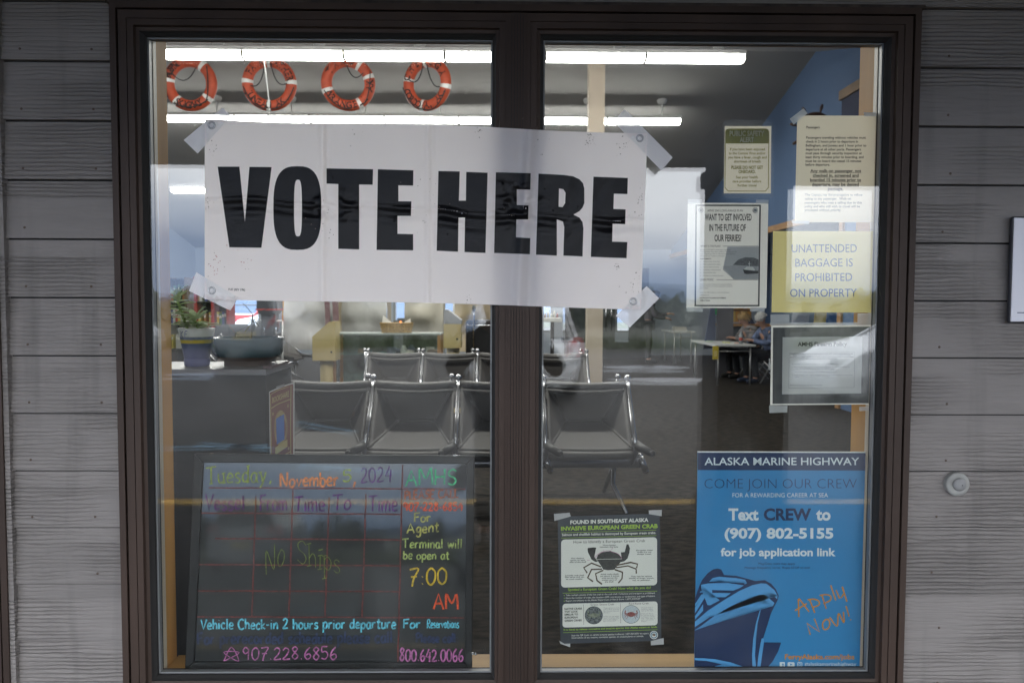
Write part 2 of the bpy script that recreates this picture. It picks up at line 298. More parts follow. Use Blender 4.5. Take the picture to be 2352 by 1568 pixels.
# ================================================================ OUTSIDE WALL AND WINDOW
XL = P(263, 50, 0).x; XR = P(2104, 60, 0).x
ZT = P(1176, 20, 0).z; ZB = P(1176, 1612, 0).z
XML = P(1167, 784, 0).x; XMR = P(1205, 784, 0).x
def siding_mat():
    m = mat('painted_siding', (.190, .174, .161), .72, var=(3.0, .08, (1, 1, 6)))
    t = m.node_tree; b = t.nodes['Principled BSDF']
    c = t.nodes.new('ShaderNodeTexCoord'); sep = t.nodes.new('ShaderNodeSeparateXYZ'); t.links.new(c.outputs['Object'], sep.inputs[0])
    # every board gets its own grain: shift x by the board number
    d = t.nodes.new('ShaderNodeMath'); d.operation = 'DIVIDE'; d.inputs[1].default_value = 0.1545; t.links.new(sep.outputs['Z'], d.inputs[0])
    fl = t.nodes.new('ShaderNodeMath'); fl.operation = 'FLOOR'; t.links.new(d.outputs[0], fl.inputs[0])
    sh = t.nodes.new('ShaderNodeMath'); sh.operation = 'MULTIPLY_ADD'; sh.inputs[1].default_value = 7.31; t.links.new(fl.outputs[0], sh.inputs[0]); t.links.new(sep.outputs['X'], sh.inputs[2])
    cb = t.nodes.new('ShaderNodeCombineXYZ'); t.links.new(sh.outputs[0], cb.inputs['X']); t.links.new(sep.outputs['Z'], cb.inputs['Z'])
    mp = t.nodes.new('ShaderNodeMapping'); mp.inputs['Scale'].default_value = (1.5, 1, 9); t.links.new(cb.outputs[0], mp.inputs['Vector'])
    wv = t.nodes.new('ShaderNodeTexWave'); wv.wave_type = 'BANDS'; wv.bands_direction = 'Z'; wv.inputs['Scale'].default_value = 3.2
    wv.inputs['Distortion'].default_value = 5.5; wv.inputs['Detail'].default_value = 3; wv.inputs['Detail Scale'].default_value = 1.1
    t.links.new(mp.outputs[0], wv.inputs['Vector'])
    n2 = t.nodes.new('ShaderNodeTexNoise'); n2.inputs['Scale'].default_value = 9; n2.inputs['Detail'].default_value = 7
    mp2 = t.nodes.new('ShaderNodeMapping'); mp2.inputs['Scale'].default_value = (1, 1, 14); t.links.new(cb.outputs[0], mp2.inputs['Vector']); t.links.new(mp2.outputs[0], n2.inputs['Vector'])
    big = t.nodes.new('ShaderNodeTexNoise'); big.inputs['Scale'].default_value = 2.2; t.links.new(cb.outputs[0], big.inputs['Vector'])
    pw = t.nodes.new('ShaderNodeMath'); pw.operation = 'POWER'; pw.inputs[1].default_value = 3; t.links.new(wv.outputs['Fac'], pw.inputs[0])
    rg = t.nodes.new('ShaderNodeMapRange'); rg.inputs['From Min'].default_value = .42; rg.inputs['From Max'].default_value = .62; t.links.new(big.outputs['Fac'], rg.inputs['Value'])
    ml = t.nodes.new('ShaderNodeMath'); ml.operation = 'MULTIPLY'; t.links.new(pw.outputs[0], ml.inputs[0]); t.links.new(rg.outputs[0], ml.inputs[1])
    ad = t.nodes.new('ShaderNodeMath'); ad.operation = 'MULTIPLY_ADD'; ad.inputs[1].default_value = .55; t.links.new(n2.outputs['Fac'], ad.inputs[0]); t.links.new(ml.outputs[0], ad.inputs[2])
    u = t.nodes.new('ShaderNodeBump'); u.inputs['Strength'].default_value = .8; u.inputs['Distance'].default_value = .006; u.invert = True
    t.links.new(ad.outputs[0], u.inputs['Height']); t.links.new(u.outputs[0], b.inputs['Normal'])
    # each board was painted and has weathered a little differently; old rain streaks
    wn = t.nodes.new('ShaderNodeTexWhiteNoise'); wn.noise_dimensions = '1D'; t.links.new(fl.outputs[0], wn.inputs['W'])
    r3 = t.nodes.new('ShaderNodeMapRange'); r3.inputs['To Min'].default_value = .90; r3.inputs['To Max'].default_value = 1.08; t.links.new(wn.outputs['Value'], r3.inputs['Value'])
    mp3 = t.nodes.new('ShaderNodeMapping'); mp3.inputs['Scale'].default_value = (9, 1, .8); t.links.new(c.outputs['Object'], mp3.inputs['Vector'])
    n3 = t.nodes.new('ShaderNodeTexNoise'); n3.inputs['Scale'].default_value = 1.4; n3.inputs['Detail'].default_value = 5; t.links.new(mp3.outputs[0], n3.inputs['Vector'])
    r4 = t.nodes.new('ShaderNodeMapRange'); r4.inputs['From Min'].default_value = .55; r4.inputs['From Max'].default_value = .78; r4.inputs['To Min'].default_value = 1.0; r4.inputs['To Max'].default_value = .68; t.links.new(n3.outputs['Fac'], r4.inputs['Value'])
    m1 = t.nodes.new('ShaderNodeMath'); m1.operation = 'MULTIPLY'; t.links.new(r3.outputs[0], m1.inputs[0]); t.links.new(r4.outputs[0], m1.inputs[1])
    src = b.inputs['Base Color'].links[0].from_socket
    vm = t.nodes.new('ShaderNodeVectorMath'); vm.operation = 'SCALE'; t.links.new(src, vm.inputs[0]); t.links.new(m1.outputs[0], vm.inputs['Scale']); t.links.new(vm.outputs[0], b.inputs['Base Color'])
    return m
M_SID = siding_mat()
M_CORE = mat('wall_core', (.30, .30, .32), .9)
M_FR = mat('brown_aluminium', (.042, .027, .020), .55, spec=.25, var=(4, .35, (1, 1, .3)), bump=(260, .06))
M_FRD = mat('dark_groove', (.012, .011, .010), .8)
M_NAIL = mat('old_nail_head', (.085, .06, .045), .8)
SX0 = P(24, 1000, 0).x                  # where the boards stop against the neighbouring window
zc0 = P(1176, 149, 0).z; dz = (zc0-P(1176, 1461.5, 0).z)/10
w = MB()
holes = [(XL+.012, XR-.012, ZB+.012, ZT-.012)]
def board(x0, x1, zb, zt):
    # lap board: thick lower edge, thin upper edge
    w.add([(x0, -.0135, zb), (x1, -.0135, zb), (x1, -.004, zt), (x0, -.004, zt), (x0, 0, zb), (x1, 0, zb)],
          [(0, 1, 2, 3), (4, 5, 1, 0), (0, 3, 4), (1, 5, 2)], 0)
k = -9
for k in range(-5, 22):
    zb = zc0-k*dz; zt = zb+dz-.0046
    if zb < -.1 or zb > 3.0: continue
    for (a, b_) in ((SX0+.002, XL-.001), (XR+.001, 7.8)):
        if zt > ZT+.002 and zb < ZT+.002 and a < 0: pass
        board(a, b_, zb, min(zt, 3.0))
    if zb >= ZT-.01: board(XL-.001, XR+.001, zb, zt)
    elif zt > ZT: board(XL-.001, XR+.001, ZT+.004, zt)
    if zt <= ZB: board(XL-.001, XR+.001, zb, zt)
    elif zb < ZB: board(XL-.001, XR+.001, zb, ZB-.004)
    zn = zb+.028                              # nail heads low on each board
    for xn in (XL-.06+random.uniform(-.015, .015), SX0+.06, XR+.09+random.uniform(-.02, .02), XR+.51):
        if random.random() < .75: w.lathe([(.0001, -.0128), (.0032, -.0126), (.0036, -.009)], (xn, 0, zn), 10, 1, 'y')
# corner strip beside the boards
w.box((SX0-.002, -.024, -.1), (SX0+.012, -.0005, 3.0), 0)
# wall core with holes for both windows
def core(x0, x1, z0, z1): w.box((x0, .004, z0), (x1, .165, z1), 2); w.box((x0, .0008, z0), (x1, .0038, z1), 3)  # thin black sheet stands in for the shade in the board gaps
core(-8, -2.7, -.1, 3.05); core(-2.7, SX0-.03, 1.9+.4, 3.05); core(-2.7, SX0-.03, -.1, .2); core(SX0-.03, XL+.02, -.1, 3.05)
core(XR-.02, 8, -.1, 3.05); core(XL+.02, XR-.02, ZT-.005, 3.05); core(XL+.02, XR-.02, -.1, ZB+.02)
tag(w.build('siding_wall', [M_SID, M_NAIL, M_CORE, mat('gap_shade_sheet', (.012, .012, .012), .95)]), 'grey painted wood lap siding wall around the brown window', 'wall')
PROF = [(0, .001), (0, -.030), (.0165, -.030), (.0165, -.012), (.0215, -.012), (.0215, -.028), (.0425, -.028), (.0425, -.024), (.0445, -.024), (.0445, -.027), (.0600, -.027), (.0615, -.014), (.0700, -.012), (.0735, -.004), (.0790, .004), (.0790, .045)]
def frame_sweep(mb, x0, x1, z0, z1, prof, groove=None):
    n = len(prof); vs = []
    for (sx, sz) in ((0, 0), (1, 0), (1, 1), (0, 1)):
        for (i, y) in prof: vs.append((x0+i if sx == 0 else x1-i, y, z0+i if sz == 0 else z1-i))
    fs = []; ms = []
    for c in range(4):
        d = (c+1) % 4
        for j in range(n-1):
            mb.add([vs[c*n+j], vs[d*n+j], vs[d*n+j+1], vs[c*n+j+1]], [(0, 1, 2, 3)], 1 if groove and j in groove else 0)
    return mb
M_WOOD = mat('fir_wood', (.50, .245, .065), .6, spec=.2, var=(9, .25, (1, 1, .12)), bump=(40, .08, (1, 1, .1)))
M_WOODH = mat('fir_wood_board', (.52, .30, .10), .55, spec=.25, var=(9, .22, (.12, 1, 1)))
M_CREAM = mat('cream_vinyl_stop', (.55, .46, .36), .5)
M_SPACER = mat('spacer_bar', (.22, .22, .225), .5, .2)
M_GL1 = glass_mat('window_glass_outer', .062, (.95, .97, .96), dust=True); M_GL2 = glass_mat('window_glass_inner', .05, (.95, .97, .96))
win = thing('window', 'large brown framed double window with the vote banner and notices on it', 'window', (0, 0, (ZT+ZB)/2))
m_ = MB(); frame_sweep(m_, XL, XR, ZB, ZT, PROF[:5]+[(.0215, .045)], groove=(3,)); m_.build('outer_frame', [M_FR, M_FRD], win)
SPROF = [(0, .040)]+[(i-.0217, y) for i, y in PROF[5:]]; SPROF[1] = (0, -.028)
for (a, b_) in ((XL+.0217, P(1130, 784, 0).x+.0573), (P(1245, 784, 0).x-.0573, XR-.0217)):
    m_ = MB(); frame_sweep(m_, a, b_, ZB+.0217, ZT-.0217, SPROF, groove=(8, 9, 10)); m_.build('sash', [M_FR, M_FRD], win)
    gx0, gx1, gz0, gz1 = a+.0570, b_-.0570, ZB+.0785, ZT-.0785
    m_ = MB(); m_.quad((gx0, .012, gz0), (gx1, .012, gz0), (gx1, .012, gz1), (gx0, .012, gz1)); m_.build('glass_pane', M_GL1, win)
    m_ = MB(); t1 = .0031                   # the inner pane of the sealed unit is never quite parallel
    cx_, cz_ = (gx0+gx1)/2, (gz0+gz1)/2
    yy = lambda x, z: .030+(x-cx_)*t1+(z-cz_)*t1*.9
    m_.quad(*[(x, yy(x, z), z) for x, z in ((gx0, gz0), (gx1, gz0), (gx1, gz1), (gx0, gz1))]); m_.build('glass_pane', M_GL2, win)
    # spacer and cream stop, then the wood lining
    m_ = MB()
    frame_sweep(m_, gx0-.0005, gx1+.0005, gz0-.0005, gz1+.0005, [(0, .0135), (.0055, .0135), (.0055, .0285), (0, .0285)]); m_.build('spacer', M_SPACER, win)
    m_ = MB()
    for (x0, x1, z0, z1) in ((gx0-.012, gx0+.001, gz0-.03, gz1+.03), (gx1-.001, gx1+.012, gz0-.03, gz1+.03)): m_.box((x0, .046, z0), (x1, .066, z1), 0)
    m_.box((gx0+.001, .046, gz0-.03), (gx1-.001, .066, gz0-.017), 0); m_.build('glazing_stop', M_CREAM, win)
m_ = MB()
xl_, xr_, zb_, zt_ = XL+.0785, XR-.0785, ZB+.0785, ZT-.0785
m_.box((xl_-.06, .067, zb_-.05), (xl_-.009, .158, zt_+.06), 0); m_.box((xr_, .067, zb_-.05), (xr_+.05, .158, zt_+.06), 0); m_.build('side_lining', M_WOOD, win)
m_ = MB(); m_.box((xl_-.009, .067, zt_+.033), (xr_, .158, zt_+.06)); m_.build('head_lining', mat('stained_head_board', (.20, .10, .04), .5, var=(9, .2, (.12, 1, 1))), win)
m_ = MB(); m_.box((xl_-.009, .067, zb_-.05), (xr_, .172, zb_-.019)); m_.build('sill', M_WOODH, win)
m_ = MB()
for i in range(6): m_.box((XML+.0005+i*(XMR-XML)/6, -.0315-.0018*(i % 2), ZB+.022), (XML+(i+.84)*(XMR-XML)/6, .06, ZT-.022), 0)
m_.box((XML+.0007, -.0295, ZB+.024), (XMR-.0007, .058, ZT-.024), 1); m_.box((XML-.030, .061, ZB+.03), (XMR+.030, .158, ZT-.03), 2); m_.build('mullion', [M_FR, M_FRD, M_FR], win)
m_ = MB(); m_.box((XL-.012, -.024, ZT), (XR+.012, 0, ZT+.010)); m_.build('drip_cap', mat('rusty_drip_cap', (.035, .026, .02), .8, var=(30, .7)), win)
# neighbouring window, only its edge in view
nw = thing('window', 'neighbouring brown window of which only the edge shows at far left', 'window', (-2, 0, 1.4))
m_ = MB(); frame_sweep(m_, -2.72, SX0-.002, .18, 2.32, PROF, groove=(3, 12, 13)); m_.build('sash', [M_FR, M_FRD], nw)
m_ = MB(); m_.quad((-2.64, .012, .26), (SX0-.08, .012, .26), (SX0-.08, .012, 2.24), (-2.64, .012, 2.24)); m_.build('glass_pane', M_GL1, nw)
# bell button on the right wall
c = P(2200, 1112, -.02); bb = thing('door_bell', 'round pale bell button with a domed push on the siding', 'bell', c)
m_ = MB(); m_.lathe([(.0325, .018), (.0325, .001), (.0315, -.0012), (.0225, -.003), (.0195, -.0005), (.0001, -.0005)], c, 36, 0, 'y'); m_.build('bell_rim', mat('aged_white_plastic', (.27, .27, .25), .7, var=(40, .15)), bb)
m_ = MB(); m_.lathe([(.0178, .0), (.0178, -.004), (.0165, -.0058), (.009, -.0072), (.0001, -.0076)], (c.x+.003, c.y, c.z), 28, 0, 'y'); m_.lathe([(.0016, -.0079), (.0001, -.0081)], (c.x+.008, c.y, c.z-.001), 8, 1, 'y'); m_.build('push_button', [mat('aged_grey_plastic', (.21, .21, .205), .55, var=(40, .15)), M_FRD], bb)
# notice at the right edge
a = P(2323, 497, -.03); b_ = P(2331, 742, -.03)
sg = thing('sign', 'white sign with a dark rounded edge cut off by the right of the photo', 'sign', (a.x+.2, -.03, (a.z+b_.z)/2))
m_ = MB(); m_.box((a.x, -.034, b_.z), (a.x+.42, -.0195, a.z)); m_.build('sign_edge', mat('black_sign_edge', (.02, .02, .025), .5), sg, bevel=.006)
m_ = MB(); m_.box((a.x+.004, -.0365, b_.z+.004), (a.x+.416, -.033, a.z-.004)); m_.build('sign_face', mat('white_sign_face', (.62, .62, .66), .4), sg, bevel=.006)
m_ = MB(); q = P(2338, 718, -.04); m_.box((q.x, -.0372, q.z-.0012), (q.x+.36, -.0366, q.z+.0012)); m_.build('sign_line', mat('navy_print', (.02, .03, .08), .5), sg)
# ================================================================ OUTSIDE: WALK, LOT, CANOPY (all seen mirrored in the glass)
M_CONC = mat('concrete_walk', (.075, .07, .065), .9, spec=.15, var=(4, .25), bump=(60, .15))
M_ASPH = mat('asphalt', (.036, .034, .031), .65, spec=.17, var=(1.3, .3), bump=(120, .2))
M_YEL = mat('yellow_kerb_paint', (.50, .30, .03), .7, var=(20, .35))
m_ = MB(); m_.box((-30, -3.40, -.12), (30, 0, -.002)); tag(m_.build('pavement', M_CONC), kind='structure')
m_ = MB(); m_.box((-30, -3.54, -.12), (30, -3.40, 0.002)); tag(m_.build('kerb', M_YEL), kind='structure')
m_ = MB(); m_.quad((-6000, -6000, -.14), (6000, -6000, -.14), (6000, 60, -.14), (-6000, 60, -.14)); tag(m_.build('ground', mat('ground_soil', (.06, .065, .045), .95, var=(.05, .3))), kind='structure')
m_ = MB(); m_.quad((-120, -24, -.12), (120, -24, -.12), (120, 46, -.12), (-120, 46, -.12)); tag(m_.build('parking_lot', M_ASPH), kind='structure')
m_ = MB()
for (x0, y0, x1, y1) in ((-3.6, -6.2, -2.5, -6.35), (-3.3, -6.5, -2.2, -6.1), (-1.9, -5.3, -.9, -5.0), (-2.6, -8.0, -1.7, -7.2)):
    d = Vector((y1-y0, -(x1-x0), 0)).normalized()*.05; m_.quad((x0-d.x, y0-d.y, -.115), (x1-d.x, y1-d.y, -.115), (x1+d.x, y1+d.y, -.115), (x0+d.x, y0+d.y, -.115))
tag(m_.build('road_markings', mat('worn_blue_paint', (.12, .21, .28), .8, var=(14, .9))), kind='structure')
M_PUD = mat('puddle_water', (.03, .03, .03), .08, spec=.8); rnd = random.Random(31)
for lb, cx_, cy_, rx, ry in (('long shallow puddle on the lot mirrored left of the grey post', 3.5, -16.7, 1.0, .55), ('nearer shallow puddle on the lot mirrored left of the grey post', 3.4, -13.7, 1.2, .4), ('shallow puddle on the lot mirrored behind the bowl', -5.6, -14.6, 1.4, .5)):
    m_ = MB(); m_.quad(*[(cx_+rx*(1+.25*mnoise.noise((q, cx_, 0)))*math.cos(q), cy_+ry*(1+.3*mnoise.noise((q*1.3, cy_, 1)))*math.sin(q), -.1165) for q in [2*math.pi*i/28 for i in range(28)]]); tag(m_.build('puddle', M_PUD), lb, 'puddle', kind='structure')
rnd = random.Random(3); m_ = MB()
for i in range(9000):                      # rough verge of long grass
    x = rnd.uniform(-45, 45); y = -24-rnd.random()*4.5; h = rnd.uniform(.15, .5); a = rnd.random()*6.28; u = .05
    m_.add([(x-u*math.cos(a), y-u*math.sin(a), -.12), (x+u*math.cos(a), y+u*math.sin(a), -.12), (x+rnd.uniform(-.1, .1), y+rnd.uniform(-.1, .1), h-.12)], [(0, 1, 2)])
tag(m_.build('grass_verge', mat('verge_grass', (.055, .075, .02), .9, var=(.4, .4))), kind='stuff')
M_LEAF = mat('bush_leaf', (.035, .055, .022), .8, var=(.5, .5))
m_ = MB(); rnd = random.Random(5)
for i in range(150):
    x = rnd.uniform(-75, 75); y = -rnd.uniform(42, 64); h = rnd.uniform(1.4, 2.5)*(1+.3*mnoise.noise((x*.08, 0, 0))); r = h*rnd.uniform(.35, .6)
    for j in range(110):
        a = rnd.random()*6.28; q = rnd.random()**.6; zz = rnd.random(); rr = r*q*(1-.75*zz)
        c = Vector((x+rr*math.cos(a), y+rr*math.sin(a), -.12+h*zz)); s_ = rnd.uniform(.14, .34)
        n = Vector((rnd.gauss(0, 1), rnd.gauss(0, 1), rnd.gauss(0, 1))).normalized(); e = n.orthogonal().normalized()*s_; g = n.cross(e)
        m_.add([c-e-g, c+e-g*.4, c+g], [(0, 1, 2)])
tag(m_.build('tree_line', M_LEAF), 'dark line of bushes and small trees beyond the lot, mirrored in the glass', 'trees', kind='stuff')
def ridge(name, y0, x0, x1, base, amp, seed, colr, sx):
    mb = MB(); n = 160; top = []
    for i in range(n+1):
        x = x0+(x1-x0)*i/n; top.append((x, base+amp*(.55+.8*mnoise.fractal((x*sx+seed, seed, 0), 1.0, 2.0, 5))))
    for row in range(6):
        f0, f1 = row/6, (row+1)/6
        for i in range(n):
            def pt(i, f):
                x, h = top[i]; return (x, y0-f*h*2.2*(1 if y0 < 0 else -1)+f*20*mnoise.noise((x*.01, f*3, seed)), -2+h*f)
            mb.add([pt(i, f0), pt(i+1, f0), pt(i+1, f1), pt(i, f1)], [(0, 1, 2, 3)])
    tag(mb.build(name, mat(name+'_hazed_forest', colr, .95, var=(.01, .35))), kind='structure')  # distance haze is put into the blue of the forest colour
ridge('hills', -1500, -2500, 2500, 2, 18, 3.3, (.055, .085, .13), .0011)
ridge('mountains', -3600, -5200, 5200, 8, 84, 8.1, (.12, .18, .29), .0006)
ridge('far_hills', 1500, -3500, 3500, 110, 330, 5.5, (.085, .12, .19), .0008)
m_ = MB(); m_.quad((-6000, 47, -.6), (6000, 47, -.6), (6000, 6000, -.6), (-6000, 6000, -.6)); tag(m_.build('water', mat('harbour_water', (.075, .105, .16), .9, spec=.05, var=(.02, .2, (.3, 1, 1)))), kind='structure')
# canopy over the walk
CZ = 2.50
cp = thing('canopy', 'dark canopy roof over the walk in front of the window', 'canopy', (0, -2.1, 2.6))
m_ = MB(); m_.box((-12, -4.14, CZ+.06), (12, -.02, CZ+.12)); m_.build('soffit', mat('dark_stained_soffit', (.09, .075, .06), .8, var=(3, .2, (1, 6, 1))), cp)
m_ = MB(); m_.box((-12, -4.20, CZ), (12, -4.141, CZ+.34)); m_.box((1.9, -4.26, CZ-.13), (12, -4.201, CZ+.3)); m_.build('fascia', mat('brown_fascia', (.10, .08, .065), .7), cp)
m_ = MB(); m_.box((-12, -4.14, CZ+.121), (12, -.02, CZ+.24)); m_.build('roof_deck', mat('grey_roofing', (.12, .12, .12), .9), cp)
def mir(px, L): return (px-1150)/FPX*(2.16+L)     # x of something standing L metres in front of the glass and mirrored at px
x0, x1 = mir(1640, 3.0), mir(1802, 3.0)
m_ = MB(); m_.box((x0, -3.25, 0), (x1, -2.85, CZ+.06)); m_.box((x0-.03, -3.28, 0.001), (x1+.03, -2.82, .14)); m_.box((x0-.025, -3.275, 2.2), (x1+.025, -2.825, 2.3))
tag(m_.build('canopy_post', mat('grey_clad_post', (.045, .042, .04), .75, var=(5, .15, (1, 1, 8)))), 'thick grey boxed canopy post standing by the kerb, mirrored at right', 'post')
# ================================================================ VEHICLES
M_TYRE = mat('tyre_rubber', (.02, .02, .02), .85); M_RIM = mat('alloy_rim', (.45, .46, .47), .3, .8)
M_CGL = mat('car_glass', (.015, .02, .022), .06, spec=.8); M_TAIL = mat('tail_lens', (.42, .01, .012), .15); M_HEAD = mat('head_lens', (.6, .62, .65), .1)
M_TRIM = mat('black_trim', (.02, .02, .022), .5)
def make_car(label, cat, name, paint, L=4.3, Wd=1.78, H=1.5, kind='hatch', loc=(0, 0, 0), rz=0, group=None):
    t = thing(name, label, cat, (0, 0, 0), group); hw = Wd/2; bz = H*.62
    if kind == 'hatch': st = [(0, .62, .62, .80), (.10, .70, bz, .92), (.18, .70, bz, .95), (.30, .72, H*.93, .97), (.55, .72, H, 1), (1.6, .72, H*1.0, 1), (2.6, .70, H*.93, 1), (3.25, .70, bz+.06, .99), (3.9, .70, bz-.06, .95), (4.2, .62, .66, .86), (4.3, .55, .58, .78)]
    elif kind == 'suv': st = [(0, .70, .75, .86), (.08, .80, bz, .95), (.16, .80, H*.94, .97), (.4, .8, H, 1), (2.2, .8, H, 1), (2.9, .78, H*.95, 1), (3.4, .78, bz+.08, .99), (4.1, .78, bz, .96), (4.3, .62, .72, .86)]
    else: st = [(0, .74, .76, .94), (.06, .78, bz-.12, .97), (1.75, .78, bz-.12, 1), (1.85, .78, bz, 1), (1.95, .78, H*.97, 1), (2.8, .78, H, 1), (3.2, .78, H*.8, 1), (3.5, .78, bz, .99), (4.2, .76, bz-.08, .96), (4.3, .62, .72, .86)]
    k = L/4.3; n = len(st); vs = []
    for (x, low, top, wf) in st:
        belt = min(top, bz); cab = top > bz+.1; wt = hw*wf*(.78 if cab else .96)
        ring = [(-hw*wf*.9, .24), (-hw*wf, .5), (-hw*wf*.98, belt-.03), (-wt, top), (-wt*.5, top+.025), (wt*.5, top+.025), (wt, top), (hw*wf*.98, belt-.03), (hw*wf, .5), (hw*wf*.9, .24)]
        vs += [(x*k-L/2, y, z) for y, z in ring]
    q = 10; fs = [(i*q+j, (i+1)*q+j, (i+1)*q+(j+1) % q, i*q+(j+1) % q) for i in range(n-1) for j in range(q)]
    fs += [tuple(range(q)), tuple(reversed(range((n-1)*q, n*q)))]
    mb = MB(); mb.add(vs, fs, 0, False); mb.build('body', paint, t, bevel=.03)
    # windows just proud of the cabin sides, rear and front
    cs = [s_ for s_ in st if s_[2] > bz+.1]; xa, xb = cs[0][0]*k-L/2, cs[-1][0]*k-L/2
    def side_y(z): return hw*.98+(hw*.78-hw*.98)*(z-bz)/(H-bz)
    for sg_ in (-1, 1):
        mb = MB(); z0, z1 = bz+.03, H-.12
        xs = [xa+.25, xa+(xb-xa)*.36, xa+(xb-xa)*.39, xa+(xb-xa)*.68, xa+(xb-xa)*.71, xb+.12]
        for i in (0, 2, 4):
            a0, a1 = xs[i], xs[i+1]; s0 = .12 if i == 0 else 0; s1 = .30 if i == 4 else 0
            if a1-a0 < .12: continue
            mb.quad((a0, sg_*(side_y(z0)+.008), z0), (a1, sg_*(side_y(z0)+.008), z0), (a1-s1, sg_*(side_y(z1)+.008), z1), (a0+s0, sg_*(side_y(z1)+.008), z1))
        mb.build('side_window', M_CGL, t)
    mb = MB()
    if kind == 'hatch': zr = [(.12*k-L/2, bz+.06), (.30*k-L/2-.03, H*.90)]
    elif kind == 'suv': zr = [(.08*k-L/2, bz+.05), (.15*k-L/2, H*.92)]
    else: zr = [(1.83*k-L/2, bz+.05), (1.93*k-L/2, H*.93)]
    mb.quad((zr[0][0]-.02, -hw*.80, zr[0][1]), (zr[0][0]-.02, hw*.80, zr[0][1]), (zr[1][0]-.02, hw*.68, zr[1][1]), (zr[1][0]-.02, -hw*.68, zr[1][1])); mb.build('rear_window', M_CGL, t)
    mb = MB(); f0 = cs[-1]; nx = st[st.index(f0)+1]
    mb.quad((nx[0]*k-L/2-.05, -hw*.80, nx[2]+.05), (nx[0]*k-L/2-.05, hw*.80, nx[2]+.05), (f0[0]*k-L/2+.05, hw*.68, f0[2]-.02), (f0[0]*k-L/2+.05, -hw*.68, f0[2]-.02)); mb.build('windscreen', M_CGL, t)
    r = .33 if kind == 'hatch' else .38
    for x in (.75*k-L/2, 3.45*k-L/2):
        for sg_ in (-1, 1):
            mb = MB(); mb.lathe([(r*.55, -.11), (r, -.1), (r, .1), (r*.55, .11)], (x, sg_*(hw-.1), r), 24, 0, 'y'); wl = mb.build('wheel', M_TYRE, t, fix=False)
            mb = MB(); mb.lathe([(.01, sg_*.118), (r*.3, sg_*.122), (r*.6, sg_*.112), (r*.6, 0)], (x, sg_*(hw-.1), r), 20, 0, 'y'); mb.build('rim', M_RIM, wl, fix=False)
    for sg_ in (-1, 1):
        mb = MB(); zl = bz-.06
        mb.prism([(-L/2+.02, sg_*hw*.70, zl-.17), (-L/2-.01, sg_*hw*.72, zl), (-L/2+.08, sg_*hw*.78, zl+.12), (-L/2+.26, sg_*hw*.99, zl+.1), (-L/2+.2, sg_*hw*1.0, zl-.15)], (.0, sg_*.015, .0)); mb.build('tail_light', M_TAIL, t)
        mb = MB(); mb.box((L/2-.22, sg_*hw*.62-.13, .62), (L/2-.03, sg_*hw*.62+.13, .74)); mb.build('headlight', M_HEAD, t, bevel=.02)
        mb = MB(); mb.box((xb-.1, sg_*(hw+.02)-.07, bz), (xb+.05, sg_*(hw+.02)+.09, bz+.13)); mb.build('wing_mirror', M_TRIM, t, bevel=.02)
    mb = MB(); mb.box((-L/2-.03, -hw*.86, .30), (-L/2+.1, hw*.86, .52)); mb.build('rear_bumper', paint, t, bevel=.03)
    mb = MB(); mb.box((L/2-.1, -hw*.8, .28), (L/2+.02, hw*.8, .5)); mb.build('front_bumper', paint, t, bevel=.03)
    mb = MB(); mb.box((-L/2-.036, -.26, .60), (-L/2-.0, .26, .72)); mb.build('number_plate', mat('plate_yellow', (.55, .45, .2), .5), t)
    t.location = loc; t.rotation_euler = (0, 0, rz); return t
M_WHITE = mat('white_car_paint', (.72, .74, .76), .25, coat=.5); M_DARK = mat('dark_grey_car_paint', (.20, .215, .23), .25, coat=.5); M_RED = mat('red_car_paint', (.45, .03, .03), .3, coat=.5); M_SILV = mat('silver_car_paint', (.45, .47, .48), .3, coat=.5)
make_car('white hatchback with red tail lights parked facing away, mirrored beside the mullion', 'car', 'hatchback', M_WHITE, loc=(.22, -12.5, -.12), rz=R(-97))
make_car('white car seen from the side, mirrored across the firearm notice', 'car', 'parked_car', M_WHITE, loc=(7.0, -10.2, -.12), rz=R(176))
make_car('grey sport utility car with red tail lights, mirrored in the blackboard', 'car', 'sport_utility_car', M_DARK, L=4.6, Wd=1.9, H=1.8, kind='suv', loc=(-6.9, -21.5, -.12), rz=R(-92))
make_car('silver car mirrored low behind the bowl plant', 'car', 'parked_car', M_SILV, loc=(-11.5, -19.5, -.12), rz=R(4))
make_car('red pickup truck parked outside the far windows', 'truck', 'pickup_truck', M_RED, L=5.2, Wd=1.9, H=1.8, kind='pickup', loc=(-9.6, 31, -.12), rz=R(8))
make_car('white car parked in front of the red pickup outside the far windows', 'car', 'parked_car', M_WHITE, loc=(-7.7, 27.5, -.12), rz=R(170))
# ================================================================ PEOPLE
def skin_mesh(name, joints, edges, mats, root=0, sub=2):
    """one continuous surface grown from a skeleton: joints = (x,y,z,radius)"""
    me = bpy.data.meshes.new(name); me.from_pydata([j[:3] for j in joints], edges, []); me.update()
    o = bpy.data.objects.new(name, me); COL.objects.link(o)
    sk = o.modifiers.new('skin', 'SKIN'); sk.use_smooth_shade = True
    for i, j in enumerate(joints):
        d = me.skin_vertices[0].data[i]; r = j[3]; d.radius = r if isinstance(r, tuple) else (r, r); d.use_root = (i == root)
    sb = o.modifiers.new('subd', 'SUBSURF'); sb.levels = sub; sb.render_levels = sub
    me2 = ev_mesh(o); COL.objects.unlink(o); bpy.data.objects.remove(o)
    for q in (mats if isinstance(mats, list) else [mats]): me2.materials.append(q)
    for p in me2.polygons: p.use_smooth = True
    o2 = bpy.data.objects.new(name, me2); COL.objects.link(o2); return o2
M_SKIN = mat('skin', (.42, .24, .17), .55, var=(14, .1)); M_EYE = mat('eye_dark', (.02, .02, .02), .3); M_LIP = mat('lip', (.30, .11, .09), .5)
